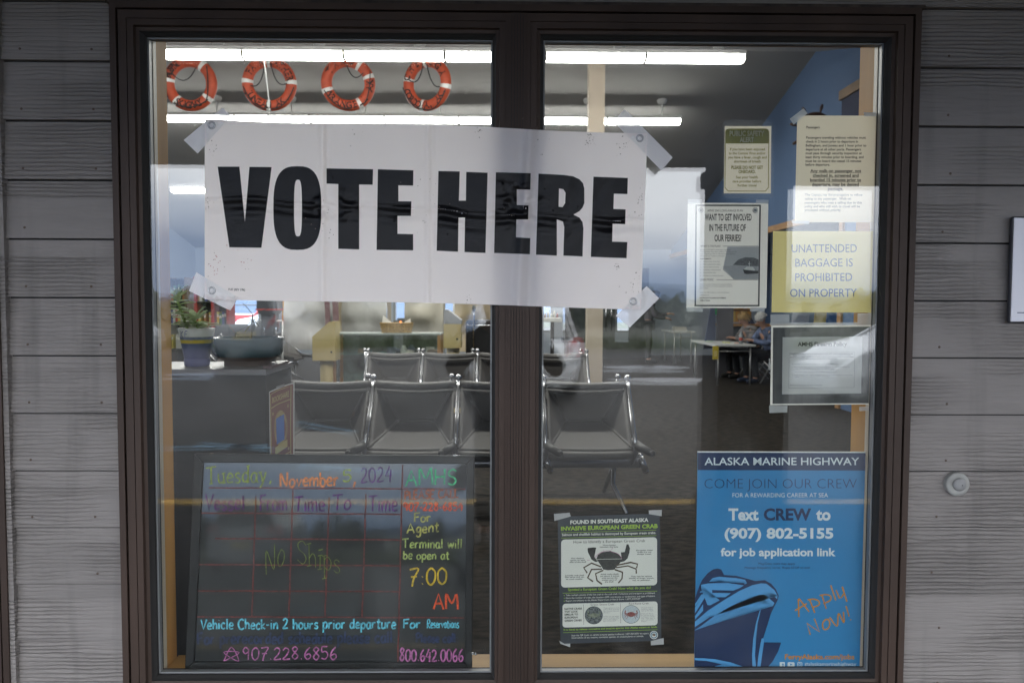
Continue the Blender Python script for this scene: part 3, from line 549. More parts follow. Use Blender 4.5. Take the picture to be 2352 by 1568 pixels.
def person(label, pose, hair_col, hair_long, top_mat, leg_mat, shoe_mat, head_dir=0.0, head_pitch=0.0, hood=None, loc=(0, 0, 0), rz=0, hair_name='hair'):
    """pose: dict of joint positions in the person's own frame, facing -y"""
    g = pose; t = thing('person', label, 'person', (0, 0, 0)); J = []; E = []; ix = {}
    def j(n, r, p=None): ix[n] = len(J); J.append((*(p or g[n]), r)); return ix[n]
    def e(a, b): E.append((ix[a], ix[b]))
    j('pelvis', (.15, .11)); j('waist', (.13, .095)); j('chest', (.155, .11)); j('neck0', .062); j('neck1', .055)
    e('pelvis', 'waist'); e('waist', 'chest'); e('chest', 'neck0'); e('neck0', 'neck1')
    hc = Vector(g['head']); fd = Vector((math.sin(head_dir)*math.cos(head_pitch), -math.cos(head_dir)*math.cos(head_pitch), -math.sin(head_pitch)))
    up = Vector((0, 0, 1)); up = (up-fd*up.dot(fd)).normalized(); sd_ = fd.cross(up)
    j('jaw', (.062, .07), tuple(hc-up*.055+fd*.015)); j('skull', (.08, .096), tuple(hc+up*.02)); j('crown', (.066, .08), tuple(hc+up*.075-fd*.01))
    e('neck1', 'jaw'); e('jaw', 'skull'); e('skull', 'crown')
    for s_, sg_ in (('l', -1), ('r', 1)):
        j('sh'+s_, .062); j('el'+s_, .043); j('wr'+s_, .029); e('chest', 'sh'+s_); e('sh'+s_, 'el'+s_); e('el'+s_, 'wr'+s_)
        wr = Vector(g['wr'+s_]); hd = (wr-Vector(g['el'+s_])).normalized(); pl = wr+hd*.07; j('pa'+s_, (.036, .018), tuple(pl)); e('wr'+s_, 'pa'+s_)
        sv = hd.cross(Vector((0, 0, 1))).normalized() if abs(hd.z) < .9 else Vector((1, 0, 0)); dn = hd.cross(sv)
        if dn.z > 0: dn = -dn
        for f in range(4):
            b0 = pl+sv*(f-1.5)*.019+hd*.03; ln = (.030, .036, .034, .026)[f]; n0 = 'f%s%d' % (s_, f)
            j(n0+'a', .0095, tuple(b0)); j(n0+'b', .0085, tuple(b0+hd*ln+dn*.012)); j(n0+'c', .0075, tuple(b0+hd*ln*1.5+dn*.038)); e('pa'+s_, n0+'a'); e(n0+'a', n0+'b'); e(n0+'b', n0+'c')
        tb = wr+hd*.03+sv*.032*(-sg_); j('t'+s_+'a', .011, tuple(tb)); j('t'+s_+'b', .009, tuple(tb+hd*.035+sv*.02*(-sg_)+dn*.015)); e('wr'+s_, 't'+s_+'a'); e('t'+s_+'a', 't'+s_+'b')
        j('hip'+s_, .088); j('kn'+s_, .06); j('an'+s_, .042); j('toe'+s_, .035); e('pelvis', 'hip'+s_); e('hip'+s_, 'kn'+s_); e('kn'+s_, 'an'+s_); e('an'+s_, 'toe'+s_)
    body = skin_mesh('body', J, E, M_SKIN); body.parent = t
    def feat(nm, *a, m): q_ = MB(); q_.sphere(*a); q_.build(nm, m, t)
    for sg_ in (-1, 1):
        feat('eye', tuple(hc+fd*.092+sd_*.032*sg_+up*.012), .0105, 0, 8, m=M_EYE); feat('ear', tuple(hc+sd_*.082*sg_-up*.005), .022, 0, 8, (.5, .8, 1.4), m=M_SKIN)
    feat('nose', tuple(hc+fd*.108-up*.02), .016, 0, 8, (.9, 1.2, 1.5), m=M_SKIN); feat('mouth', tuple(hc+fd*.094-up*.058), .02, 0, 8, (1.2, .5, .35), m=M_LIP)
    def cloth(name, names, rr, ed, m):
        ii = {n: q for q, n in enumerate(names)}; o = skin_mesh(name, [(*(J[ix[n]][:3]), tuple(x+rr for x in J[ix[n]][3]) if isinstance(J[ix[n]][3], tuple) else J[ix[n]][3]+rr) for n in names], [(ii[a], ii[b]) for a, b in ed], m); o.parent = t; return o
    cloth('top', ['pelvis', 'waist', 'chest', 'neck0', 'shl', 'ell', 'wrl', 'shr', 'elr', 'wrr'], .017, [('pelvis', 'waist'), ('waist', 'chest'), ('chest', 'neck0'), ('chest', 'shl'), ('shl', 'ell'), ('ell', 'wrl'), ('chest', 'shr'), ('shr', 'elr'), ('elr', 'wrr')], top_mat)
    cloth('trousers', ['pelvis', 'hipl', 'knl', 'anl', 'hipr', 'knr', 'anr'], .014, [('pelvis', 'hipl'), ('hipl', 'knl'), ('knl', 'anl'), ('pelvis', 'hipr'), ('hipr', 'knr'), ('knr', 'anr')], leg_mat)
    for s_ in 'lr':
        a, b_ = Vector(g['an'+s_]), Vector(g['toe'+s_]); d = (b_-a); d.z = 0; d.normalize()
        sh = skin_mesh('shoe', [(*(a-d*.05+Vector((0, 0, -.03))), .05), (*(a+d*.04+Vector((0, 0, -.03))), .05), (*(b_+d*.02), .045), (*(b_+d*.08), .035)], [(0, 1), (1, 2), (2, 3)], shoe_mat, sub=1); sh.parent = t
    if hood:
        h = MB(); h.sphere(tuple(hc-fd*.062), .135, 0, 18, (1, 1.05, 1.15)); h.tube([hc-up*.14-fd*.01, hc-up*.24-fd*.03], [.13, .17], 0, 16); h.build('hood', hood, t)
    else:
        h = MB(); rnd = random.Random(label)
        for i in range(420):                # locks of hair over the skull, long ones fall to the collar
            th = rnd.uniform(0, 2*math.pi); ph = rnd.uniform(-.25 if hair_long else .05, 1.5)
            n_ = (sd_*math.cos(th)*math.cos(ph)+fd*math.sin(th)*math.cos(ph)+up*math.sin(ph))
            if n_.dot(fd) > .35 and ph < .75: continue
            p0 = hc+up*.035+Vector((n_.x*.098, n_.y*.104, n_.z*.105)); ln = (.10 if hair_long else .03)*rnd.uniform(.7, 1.3)
            dr = (n_*.25-up*(1.0 if hair_long else .5)-fd*.3).normalized(); wv_ = n_.cross(dr).normalized()*.011
            h.add([p0-wv_, p0+wv_, p0+dr*ln+n_*.012+wv_*.4, p0+dr*ln+n_*.012-wv_*.4], [(0, 1, 2, 3)])
        h.sphere(tuple(hc+up*.042-fd*.014), .1, 0, 16, (.98, 1.02, .98)); h.build(hair_name, mat('hair_'+str(len(MATS)), hair_col, .7, var=(60, .4)), t)
    t.location = loc; t.rotation_euler = (0, 0, rz); return t
M_COAT = mat('black_coat', (.010, .010, .012), .8, bump=(60, .3)); M_JEAN = mat('dark_trousers', (.015, .018, .025), .9); M_SHOE = mat('black_shoe', (.012, .012, .012), .6)
# the photographer behind the camera, mirrored dark on the chairs
ph = person('person in a dark hooded coat holding a camera to the eye, mirrored at the mullion',
 dict(pelvis=(0, .05, .82), waist=(0, .03, .98), chest=(0, .03, 1.14), neck0=(0, .02, 1.27), neck1=(0, 0, 1.33), head=(0, -.01, 1.42), shl=(.19, .03, 1.20), ell=(.31, -.10, 1.03), wrl=(.09, -.20, 1.30), shr=(-.19, .03, 1.20), elr=(-.31, -.10, 1.03), wrr=(-.09, -.20, 1.30),
  hipl=(.1, .05, .80), knl=(.11, .03, .44), anl=(.12, .06, .09), toel=(.13, -.09, .04), hipr=(-.1, .05, .80), knr=(-.11, .03, .44), anr=(-.12, .06, .09), toer=(-.13, -.09, .04)),
 (.03, .02, .015), False, M_COAT, M_JEAN, M_SHOE, hood=M_COAT, loc=(0.03, -2.42, 0), rz=R(180))
pc = thing('camera', 'black photo camera held up by the person in the dark hooded coat', 'camera', (0, -2.25, 1.41))
m_ = MB(); m_.box((-.07, -2.27, 1.355), (.07, -2.215, 1.445)); m_.box((-.025, -2.262, 1.445), (.025, -2.22, 1.475)); m_.build('camera_body', M_TRIM, pc, bevel=.008)
m_ = MB(); m_.lathe([(.036, -2.215), (.036, -2.175), (.032, -2.172), (.0001, -2.178)], (0, 0, 1.40), 24, 0, 'y'); m_.build('lens', M_CGL, pc)
# ================================================================ VOTE HERE BANNER (outside, taped over the mullion)
M_VIN = mat('white_vinyl', (.88, .825, .81), .42, spec=.28, trans=.40, var=(2.5, .035), bump=(900, .05, (.15, 1, 1)))
M_BLK = mat('black_banner_ink', (.006, .006, .007), .22, spec=.15, bump=(900, .12, (.15, 1, 1)))
M_DIRT = mat('grime_fleck', (.16, .12, .09), .9); M_REDF = mat('red_fleck', (.42, .08, .07), .8)
M_GROM = mat('steel_grommet', (.42, .42, .42), .3, .9); M_HOLE = mat('grommet_hole', (.55, .55, .55), .6)
def bann_y(px, py):
    """relief of the vinyl: fold creases, a slack belly between the tapes, pressed over the mullion"""
    v = (py-(274+(px-470)*.0325))/410
    y = -.0400
    y -= .0035*mnoise.noise((px*.006, py*.008, 2.2))+.0022*mnoise.noise((px*.02, py*.015, 7.1))
    for x0, a, wd in ((741, .0055, 6), (752, -.003, 7), (983, .0055, 5), (992, -.003, 6), (1205+(py-480)*-.07, .0100, 11), (1228+(py-480)*-.07, -.0050, 12), (1128, .002, 40), (1400, .0016, 40)):
        y -= a*math.exp(-((px-x0)/wd)**2)
    yc = 458+(px-500)*.055+10*mnoise.noise((px*.012, 4.4, 0))
    am = .55+.9*mnoise.noise((px*.011, 9.1, 2.0)); y -= am*(.0058*math.exp(-((py-yc)/5)**2)-.0036*math.exp(-((py-yc-12)/8)**2)+.003*math.exp(-((py-yc-30)/7)**2))
    k = math.exp(-((px-770)/60)**2-((py-480)/30)**2)+math.exp(-((px-1190)/50)**2-((py-470)/50)**2)
    y -= .014*k*mnoise.noise((px*.045, py*.06, 1.0))
    y -= .004*math.exp(-((px-1330)/90)**2)*mnoise.noise((px*.03+py*.02, py*.004, 5.0))
    return min(y, -.0326)
def bs(px, py, lay=0): return P(px, py, bann_y(px, py)-.0008*lay)
TLb, TRb, BRb, BLb = (470.5, 273.5), (1487, 305), (1472, 709), (470, 685.5)
def bmap(u, v):
    top = (TLb[0]+(TRb[0]-TLb[0])*u, TLb[1]+(TRb[1]-TLb[1])*u+3*math.sin(u*9)); bot = (BLb[0]+(BRb[0]-BLb[0])*u, BLb[1]+(BRb[1]-BLb[1])*u+2*math.sin(u*7+1))
    return (top[0]+(bot[0]-top[0])*v, top[1]+(bot[1]-top[1])*v)
bn = thing('banner', 'white vinyl banner reading VOTE HERE in heavy black letters, taped across both panes', 'banner', P(980, 490, -.034))
m_ = MB(); NU, NV = 260, 104
m_.add([bs(*bmap(i/NU, j/NV)) for j in range(NV+1) for i in range(NU+1)], [(j*(NU+1)+i, j*(NU+1)+i+1, (j+1)*(NU+1)+i+1, (j+1)*(NU+1)+i) for j in range(NV) for i in range(NU)], 0, True)
m_.build('sheet', M_VIN, bn)
def arc(cx, cy, rx, ry, n=40, p=2.5): return [(cx+rx*math.copysign(abs(math.cos(a))**(2/p), math.cos(a)), cy+ry*math.copysign(abs(math.sin(a))**(2/p), math.sin(a))) for a in [2*math.pi*i/n for i in range(n)]]
LET = [
 ([(500,383),(550,383),(562.5,510),(573,383.5),(624,384),(600.5,569),(527,568)], None),
 (arc(683, 478, 55, 96, 48, 2.9), arc(684.5, 478, 9, 65, 40, 3.2)),
 ([(750,387),(857,389),(856,424.5),(825,424),(825,573),(777,571.5),(777,423),(750,422)], None),
 ([(868,389),(949.5,391.5),(949,426.5),(915,426),(915,462.5),(945,462.5),(944,496),(913,496),(913,537),(949,538),(949,575),(865,574)], None),
 ([(1007,393),(1056,394),(1054,461),(1070,461),(1071,395),(1120,397),(1115,581),(1067,579),(1068,500),(1053,500),(1052,578),(1003,576)], None),
 ([(1139,396),(1219,398),(1218,436),(1187,435),(1187,471),(1214,472),(1213,504),(1186,504),(1185,545),(1218,547),(1217,584),(1135,581)], None),
 ([(1237,399),(1294,402),(1316,405),(1331,412),(1339,421),(1342,433),(1342,467),(1338,477),(1331,485),(1317,493),(1331,500),(1338,510),(1340,524),(1338,589),(1294,587),(1296,522),(1293,509),(1279,504),(1279,587),(1231,585)], [(1284,433),(1294,435),(1299,443),(1298,467),(1292,476),(1283,475)]),
 ([(1363,406),(1442,409),(1441,446),(1410,445),(1409,480),(1437,481),(1436,515),(1407,514),(1406,555),(1441,556),(1439,593),(1357,590)], None)]
def fine_poly(mb, surf, outer, inner, step, m=0, lay=1):
    """fill an outline (with an optional hole), cut it into small cells and lay it on a wavy surface"""
    bm = bmesh.new()
    def loop(pts):
        vs = [bm.verts.new((x, y, 0)) for x, y in pts]; return [bm.edges.new((vs[i], vs[(i+1) % len(vs)])) for i in range(len(vs))]
    ed = loop(outer)+(loop(inner) if inner else [])
    bmesh.ops.triangle_fill(bm, use_beauty=True, use_dissolve=False, edges=ed)
    if inner:
        def ins(p, poly):
            c_ = False; j = len(poly)-1
            for i in range(len(poly)):
                if (poly[i][1] > p[1]) != (poly[j][1] > p[1]) and p[0] < (poly[j][0]-poly[i][0])*(p[1]-poly[i][1])/(poly[j][1]-poly[i][1])+poly[i][0]: c_ = not c_
                j = i
            return c_
        bmesh.ops.delete(bm, geom=[f for f in bm.faces if ins(f.calc_center_median().to_2d(), inner)], context='FACES_ONLY')
    xs = [v.co.x for v in bm.verts]; ys = [v.co.y for v in bm.verts]
    x = min(xs)+step
    while x < max(xs): bmesh.ops.bisect_plane(bm, geom=bm.verts[:]+bm.edges[:]+bm.faces[:], plane_co=(x, 0, 0), plane_no=(1, 0, 0)); x += step
    y = min(ys)+step
    while y < max(ys): bmesh.ops.bisect_plane(bm, geom=bm.verts[:]+bm.edges[:]+bm.faces[:], plane_co=(0, y, 0), plane_no=(0, 1, 0)); y += step
    bm.verts.index_update()
    mb.add([surf(v.co.x, v.co.y, lay) for v in bm.verts], [[v.index for v in f.verts] for f in bm.faces], m, True); bm.free()
m_ = MB()
for o_, i_ in LET: fine_poly(m_, bs, o_, i_, 5.0)
m_.build('lettering', M_BLK, bn)
m_ = MB(); put_text(m_, bs, 'P-07 (REV 1/96)', 525, 563, (667, 668), 5, 0, .012); m_.build('small_print', M_BLK, bn)
m_ = MB(); rnd = random.Random(11)
for (cx_, cy_, n_, s_, r_) in ((490, 340, 14, 14, 0), (478, 470, 16, 12, 0), (500, 610, 26, 26, 1), (563, 600, 12, 16, 1), (742, 500, 22, 34, 0), (982, 470, 24, 60, 0), (1100, 300, 12, 12, 0), (1355, 320, 30, 14, 0), (1430, 330, 18, 20, 0), (1418, 612, 18, 5, 0), (1478, 460, 22, 26, 0), (1460, 640, 22, 40, 0), (1075, 690, 10, 8, 0), (820, 300, 8, 30, 0), (1240, 310, 10, 40, 0)):
    for i in range(n_):
        x, y = rnd.gauss(cx_, s_*.5), rnd.gauss(cy_, s_*.7); q = rnd.uniform(.4, 1.5)
        x = min(max(x, 473), 1480-(y-305)*.037)
        pts = [(x+q*rnd.uniform(.4, 1.4)*math.cos(a), y+q*rnd.uniform(.4, 1.2)*math.sin(a)) for a in (0, 1.2, 2.4, 3.7, 5)]
        put_poly(m_, bs, pts, 1 if r_ and rnd.random() < .8 else 0, lay=1.5)
m_.build('grime', [M_DIRT, M_REDF], bn)['kind'] = 'stuff'
for (gx, gy) in ((486.5, 288.5), (1469.5, 318), (1454.5, 692), (487, 667)):
    c = bs(gx, gy); m_ = MB(); m_.lathe([(.0108, -.001), (.0105, -.0030), (.0085, -.0040), (.0062, -.0032), (.0058, -.001)], c, 28, 0, 'y'); m_.lathe([(.0060, -.0012), (.0001, -.0012)], c, 20, 1, 'y'); m_.build('grommet', [M_GROM, M_HOLE], bn)
def tape_mat(name, a, rough, lines):
    m = bpy.data.materials.new(name); m.use_nodes = True; MATS[name] = m; t = m.node_tree; b = t.nodes['Principled BSDF']
    b.inputs['Base Color'].default_value = (.92, .90, .88, 1); b.inputs['Roughness'].default_value = rough
    if lines:
        c = t.nodes.new('ShaderNodeUVMap'); wv = t.nodes.new('ShaderNodeTexWave'); wv.bands_direction = 'Y'; wv.inputs['Scale'].default_value = 5.6; wv.inputs['Distortion'].default_value = .6
        t.links.new(c.outputs[0], wv.inputs['Vector']); r = t.nodes.new('ShaderNodeMapRange'); r.inputs['To Min'].default_value = a-.25; r.inputs['To Max'].default_value = a+.22; r.inputs['From Min'].default_value = .2; r.inputs['From Max'].default_value = .7
        t.links.new(wv.outputs['Fac'], r.inputs[0]); t.links.new(r.outputs[0], b.inputs['Alpha'])
        u = t.nodes.new('ShaderNodeBump'); u.inputs['Strength'].default_value = .6; u.inputs['Distance'].default_value = .001; t.links.new(wv.outputs['Fac'], u.inputs['Height']); t.links.new(u.outputs[0], b.inputs['Normal'])
    else: b.inputs['Alpha'].default_value = a
    return m
M_TAPE = tape_mat('strapping_tape', .86, .3, True); M_CLEAR = tape_mat('clear_tape', .42, .25, False); M_SLEEVE = tape_mat('clear_sleeve', .10, .12, False)
def tape(corners, surf, parent, m=M_TAPE, n=14, name='tape'):
    """corners: p0 p1 along one short end, p2 p3 along the other (px)"""
    mb = MB(); (a, b, c, d) = corners; vs = []
    for i in range(n+1):
        for j in range(5):
            u, v = i/n, j/4
            x = (a[0]+(b[0]-a[0])*v)*(1-u)+(d[0]+(c[0]-d[0])*v)*u; y = (a[1]+(b[1]-a[1])*v)*(1-u)+(d[1]+(c[1]-d[1])*v)*u
            vs.append(surf(x+.6*mnoise.noise((x*.4, y*.4, 0))*(1 if i in (0, n) else 0), y, 2))
    mb.add(vs, [(i*5+j, i*5+j+1, (i+1)*5+j+1, (i+1)*5+j) for i in range(n) for j in range(4)], 0, True)
    o = mb.build(name, m, parent); uv = o.data.uv_layers.new(name='UVMap')
    for lp in o.data.loops: k = lp.vertex_index; uv.data[lp.index].uv = (k//5/n, (k % 5)/4)
    return o
def ts(px, py, lay=2):                       # tape leaves the vinyl and falls onto the glass or frame behind
    inx = 470 < px < 1487-(py-305)*.037 and 274+(px-470)*.0325 < py < 686+(px-470)*.0235
    return P(px, py, bann_y(px, py)-.0015 if inx else -.030)
tape([(512, 247), (531, 268), (454, 353), (422, 322)], ts, bn)
tape([(1434, 250), (1409, 280), (1519, 392), (1545, 362)], ts, bn)
tape([(451, 625), (434, 668), (529, 713), (548, 683)], ts, bn)
tape([(1485, 657), (1514, 685), (1446, 752), (1414, 725)], ts, bn)
# ================================================================ NOTICES ON THE INSIDE OF THE GLASS
YP = .0475
def gs(px, py, lay=0): return P(px, py, YP-.0007*lay)
M_PAPER = mat('white_paper', (.82, .755, .61), .85, trans=.62); M_PAPW = mat('bright_paper', (.80, .78, .73), .85, trans=.5); M_INK = mat('black_ink', (.02, .02, .022), .8)
M_GREYINK = mat('grey_ink', (.18, .18, .19), .8); M_OLIVE = mat('olive_ink', (.25, .225, .035), .8); M_YELP = mat('yellow_paper', (.78, .67, .25), .85, trans=.52); M_NAVY = mat('navy_ink', (.035, .055, .14), .8)
def paper(name, label, cat, quad, m, Y=None, cv=None, lay=0, pname='sheet', parent=None):
    q = [cv(*p) if cv else p for p in quad]; c = gs(sum(p[0] for p in q)/4, sum(p[1] for p in q)/4)
    t = parent or thing(name, label, cat, c); mb = MB(); mb.quad(*[gs(*p, lay) for p in q]); mb.build(pname, m, t); return t
def clear(t, cv, quads, m=M_CLEAR, lay=2.4, name='tape'):
    for q in quads:
        mb = MB(); mb.quad(*[gs(*(cv(*p) if cv else p), lay) for p in q]); mb.build(name, m, t)
def rrect(x0, y0, x1, y1, r, n=6, bl=0):
    out = []
    for (cx_, cy_, a0) in ((x1-r, y0+r, -90), (x1-r, y1-r, 0), (x0+r, y1-r, 90), (x0+r, y0+r, 180)):
        out += [(cx_+r*math.cos(R(a0+90*i/n)), cy_+r*math.sin(R(a0+90*i/n))) for i in range(n+1)]
    return out
# --- public safety alert
z3 = Zm(2200, 0, 2352/1100)
t = paper('notice', 'small olive and white public safety alert in a clear sleeve on the right pane', 'notice', [(290, 870), (610, 870), (607, 1333), (283, 1333)], M_PAPER, cv=z3)
m_ = MB(); put_poly(m_, gs, rrect(293, 887, 596, 1000, 26)[0:7]+[(596, 990), (293, 990)]+rrect(293, 887, 596, 1000, 26)[21:28], 0, z3, 1)
for a, b_ in (((295, 985), (291, 1295)), ((593, 985), (590, 1295)), ((312, 1317), (570, 1318)), ((291, 1293), (313, 1317)), ((590, 1293), (569, 1318))): put_line(m_, gs, a, b_, 5, 0, z3, 1)
m_.build('border', [M_OLIVE, M_PAPER], t)
m_ = MB()
for s_, a, b_, y, c_, k in (('PUBLIC SAFETY', 323, 562, 937, 33, .03), ('ALERT', 393, 490, 980, 33, .03)): put_text(m_, gs, s_, a, b_, y, c_, 1, k, z3, 2.2)
for s_, a, b_, y, c_, k in (('If you have been exposed', 325, 567, 1037, 17, .022), ('to the Corona Virus and/or', 317, 570, 1065, 17, .022), ('you have a fever, cough and', 313, 578, 1093, 17, .022), ('shortness of breath', 354, 538, 1121, 17, .022), ('PLEASE DO NOT GET', 335, 554, 1165, 21, .035), ('ONBOARD.', 385, 502, 1194, 21, .035), ('See your health', 367, 518, 1230, 17, .022), ('care provider before', 344, 541, 1258, 17, .022), ('further travel', 378, 508, 1286, 17, .022)): put_text(m_, gs, s_, a, b_, y, c_, 0, k, z3, 2.2)
m_.build('lettering', [M_OLIVE, M_PAPER], t)
clear(t, z3, [[(275, 846), (627, 850), (622, 1355), (270, 1350)], [(285, 824), (604, 828), (604, 866), (285, 864)], [(294, 1352), (604, 1356), (600, 1374), (294, 1368)]], M_SLEEVE, 3, 'clear_sleeve')
# --- passengers
t = paper('notice', 'large plain notice to passengers in black type on tan grey paper at upper right', 'notice', [(789, 797), (1340, 799), (1334, 1532), (772, 1532)], M_PAPER, cv=z3)
m_ = MB()
for s_, a, b_, y in (('Passengers', 852, 944, 886), ('Passengers traveling without vehicles must', 850, 1262, 957), ('check in 2 hours prior to departure in', 849, 1208, 984), ('Bellingham, and Juneau and 1 hour prior to', 848, 1265, 1011), ('departure at all other ports. Passengers', 847, 1228, 1038), ('must pass through security inspection at', 847, 1234, 1064), ('least thirty minutes prior to boarding, and', 847, 1246, 1091), ('must be on board the vessel 15 minutes', 846, 1230, 1118), ('before departure.', 846, 1014, 1143), ('The Captain has the prerogative to refuse', 841, 1238, 1350), ('sailing to any passenger.  Walk-on', 841, 1160, 1377), ('passengers who miss a sailing due to this', 840, 1234, 1404), ('policy and who still wish to travel will be', 840, 1221, 1430), ('processed without priority.', 840, 1092, 1455)): put_text(m_, gs, s_, a, b_, y, 16, 0, .022, z3, 1)
for s_, a, b_, y in (('Any walk-on passenger, not', 879, 1230, 1188), ('checked in, screened and', 896, 1212, 1219), ('boarded 15 minutes prior to', 877, 1229, 1250), ('departure, may be denied', 891, 1213, 1281), ('passage.', 1000, 1106, 1310)):
    put_text(m_, gs, s_, a, b_, y, 20, 0, .026, z3, 1); put_line(m_, gs, (a, y+4), (b_, y+4), 2.2, 0, z3, 1)
m_.build('lettering', M_INK, t)
clear(t, z3, [[(738, 820), (833, 748), (860, 782), (765, 860)], [(1248, 775), (1335, 777), (1333, 803), (1250, 803)], [(750, 1520), (875, 1522), (872, 1544), (752, 1540)]], tape_mat('white_tape', .8, .4, False))
# --- future of our ferries
zf = Zm(2190, 620, 4.02)
t = paper('notice', 'white notice about the future of our ferries with a small ship picture', 'notice', [(105, 135), (1150, 140), (1125, 1500), (88, 1495)], M_PAPW, cv=zf)
m_ = MB(); k = 20
for a, b_ in (((205, 168), (1053, 170)), ((1043, 160), (1025, 1475)), ((1035, 1466), (192, 1466)), ((203, 1475), (215, 158))): put_line(m_, gs, a, b_, k, 0, zf, 1)
m_.build('border', mat('charcoal_ink', (.06, .06, .065), .8), t)
m_ = MB()
for s_, a, b_, y, c_, k in (('AMHS 2045 LONG-RANGE PLAN', 360, 820, 250, 28, .0), ('WANT TO GET INVOLVED', 327, 932, 363, 82, .022), ('IN THE FUTURE OF', 384, 858, 498, 82, .022), ('OUR FERRIES?', 452, 800, 632, 82, .022), ('WHAT IS THE PLAN?', 270, 530, 708, 25, 0), ('LEARN MORE!', 265, 437, 1142, 25, 0), ('HTTPS://DOT.ALASKA.GOV/AMHS/', 262, 600, 1375, 16, .025), ('OPERATIONS/', 262, 395, 1408, 16, .025), ('PLAN ELEMENTS:', 268, 412, 867, 14, .02)): put_text(m_, gs, s_, a, b_, y, c_, 0, k, zf, 1.2)
for s_, a, b_, y in (("As part of DOT&PF's Statewide Long-Range", 268, 660, 750), ('Transportation Plan effort, AMHS is developing a 20-', 268, 742, 777), ('year Long-Range Plan to improve marine highway', 268, 720, 804), ('service to our coastal communities.', 268, 588, 831), ('Future levels of service', 305, 516, 902), ('Fleet replacement plans', 305, 526, 938), ('System improvements', 305, 508, 974), ('Reliability enhancements', 305, 533, 1010), ('Sustainability plan', 305, 470, 1045), ('Workforce development plan', 305, 568, 1085), ('Visit the project webpage for project updates,', 262, 676, 1197), ('and information on upcoming opportunities to', 262, 686, 1222), ('get involved.', 262, 370, 1247), ('Scan the QR code, or visit the project', 262, 645, 1302), ('webpage at:', 262, 383, 1336)): put_text(m_, gs, s_, a, b_, y, 15, 1, 0, zf, 1.2)
for y in (897, 933, 969, 1005, 1040, 1080): put_poly(m_, gs, arc(274, y, 4, 4, 8, 2), 1, zf, 1.2)
put_line(m_, gs, (558, 697), (1020, 697), 5, 0, zf, 1.2); put_line(m_, gs, (478, 1131), (1016, 1132), 5, 0, zf, 1.2); m_.build('lettering', [M_INK, M_GREYINK], t)
m_ = MB()
put_poly(m_, gs, [(620, 705), (1024, 703), (1018, 1126), (700, 1126), (560, 1000)], 0, zf, .6)
put_poly(m_, gs, [(690, 940), (760, 870), (850, 840), (960, 845), (1022, 870), (1021, 958), (860, 950)], 2, zf, 1)
put_poly(m_, gs, [(560, 960), (700, 945), (1021, 958), (1018, 1126), (700, 1126)], 1, zf, .8)
put_poly(m_, gs, [(822, 1000), (980, 1015), (1019, 1015), (1019, 1050), (870, 1058), (838, 1050)], 3, zf, 1.4); put_poly(m_, gs, [(840, 985), (870, 965), (950, 965), (975, 1000), (970, 1015), (838, 1003)], 4, zf, 1.3); put_line(m_, gs, (903, 965), (903, 895), 5, 4, zf, 1.3); put_line(m_, gs, (890, 925), (918, 925), 4, 4, zf, 1.3)
m_.build('picture', [mat('grey_print_a', (.42, .41, .40), .8), mat('grey_print_b', (.34, .335, .33), .8, var=(500, .12)), mat('grey_print_c', (.13, .13, .13), .8, var=(200, .4)), mat('grey_print_d', (.05, .05, .05), .8), M_PAPW], t)
for (cx_, cy_, r_) in ((276, 232, 30), (980, 232, 34)):
    m_ = MB(); put_poly(m_, gs, arc(cx_, cy_, r_, r_, 24, 2), 0, zf, 1); put_poly(m_, gs, arc(cx_, cy_, r_*.86, r_*.86, 24, 2), 1, zf, 1.5); put_poly(m_, gs, [(cx_-r_*.7, cy_), (cx_-r_*.2, cy_-r_*.3), (cx_+r_*.6, cy_-r_*.1), (cx_+r_*.7, cy_+r_*.1), (cx_, cy_+r_*.35)], 0, zf, 2)
    m_.build('seal', [M_GREYINK, M_PAPW], t)
clear(t, zf, [[(107, 86), (296, 95), (294, 150), (105, 150)], [(990, 95), (1155, 97), (1150, 150), (988, 145)], [(98, 1485), (300, 1490), (295, 1550), (95, 1545)], [(915, 1490), (1105, 1492), (1103, 1545), (912, 1540)]])
# --- unattended baggage
z6 = Zm(2200, 733, 2352/1100)
t = paper('notice', 'yellow notice reading UNATTENDED BAGGAGE IS PROHIBITED ON PROPERTY', 'notice', [(622, 25), (1347, 27), (1338, 586), (612, 584)], M_YELP, cv=z6)
m_ = MB()
for s_, a, b_, y in (('UNATTENDED', 750, 1200, 172), ('BAGGAGE IS', 775, 1172, 270), ('PROHIBITED', 775, 1168, 370), ('ON PROPERTY', 740, 1200, 478)): put_text(m_, gs, s_, a, b_, (y, y-2), 54, 0, .006, z6, 1)
m_.build('lettering', M_NAVY, t)
clear(t, z6, [[(606, 15), (1350, 8), (1344, 602), (600, 604)]], M_SLEEVE, 1.8, 'clear_sleeve'); clear(t, z6, [[(604, 600), (735, 598), (735, 652), (606, 655)], [(1205, 592), (1338, 592), (1336, 655), (1203, 655)]])
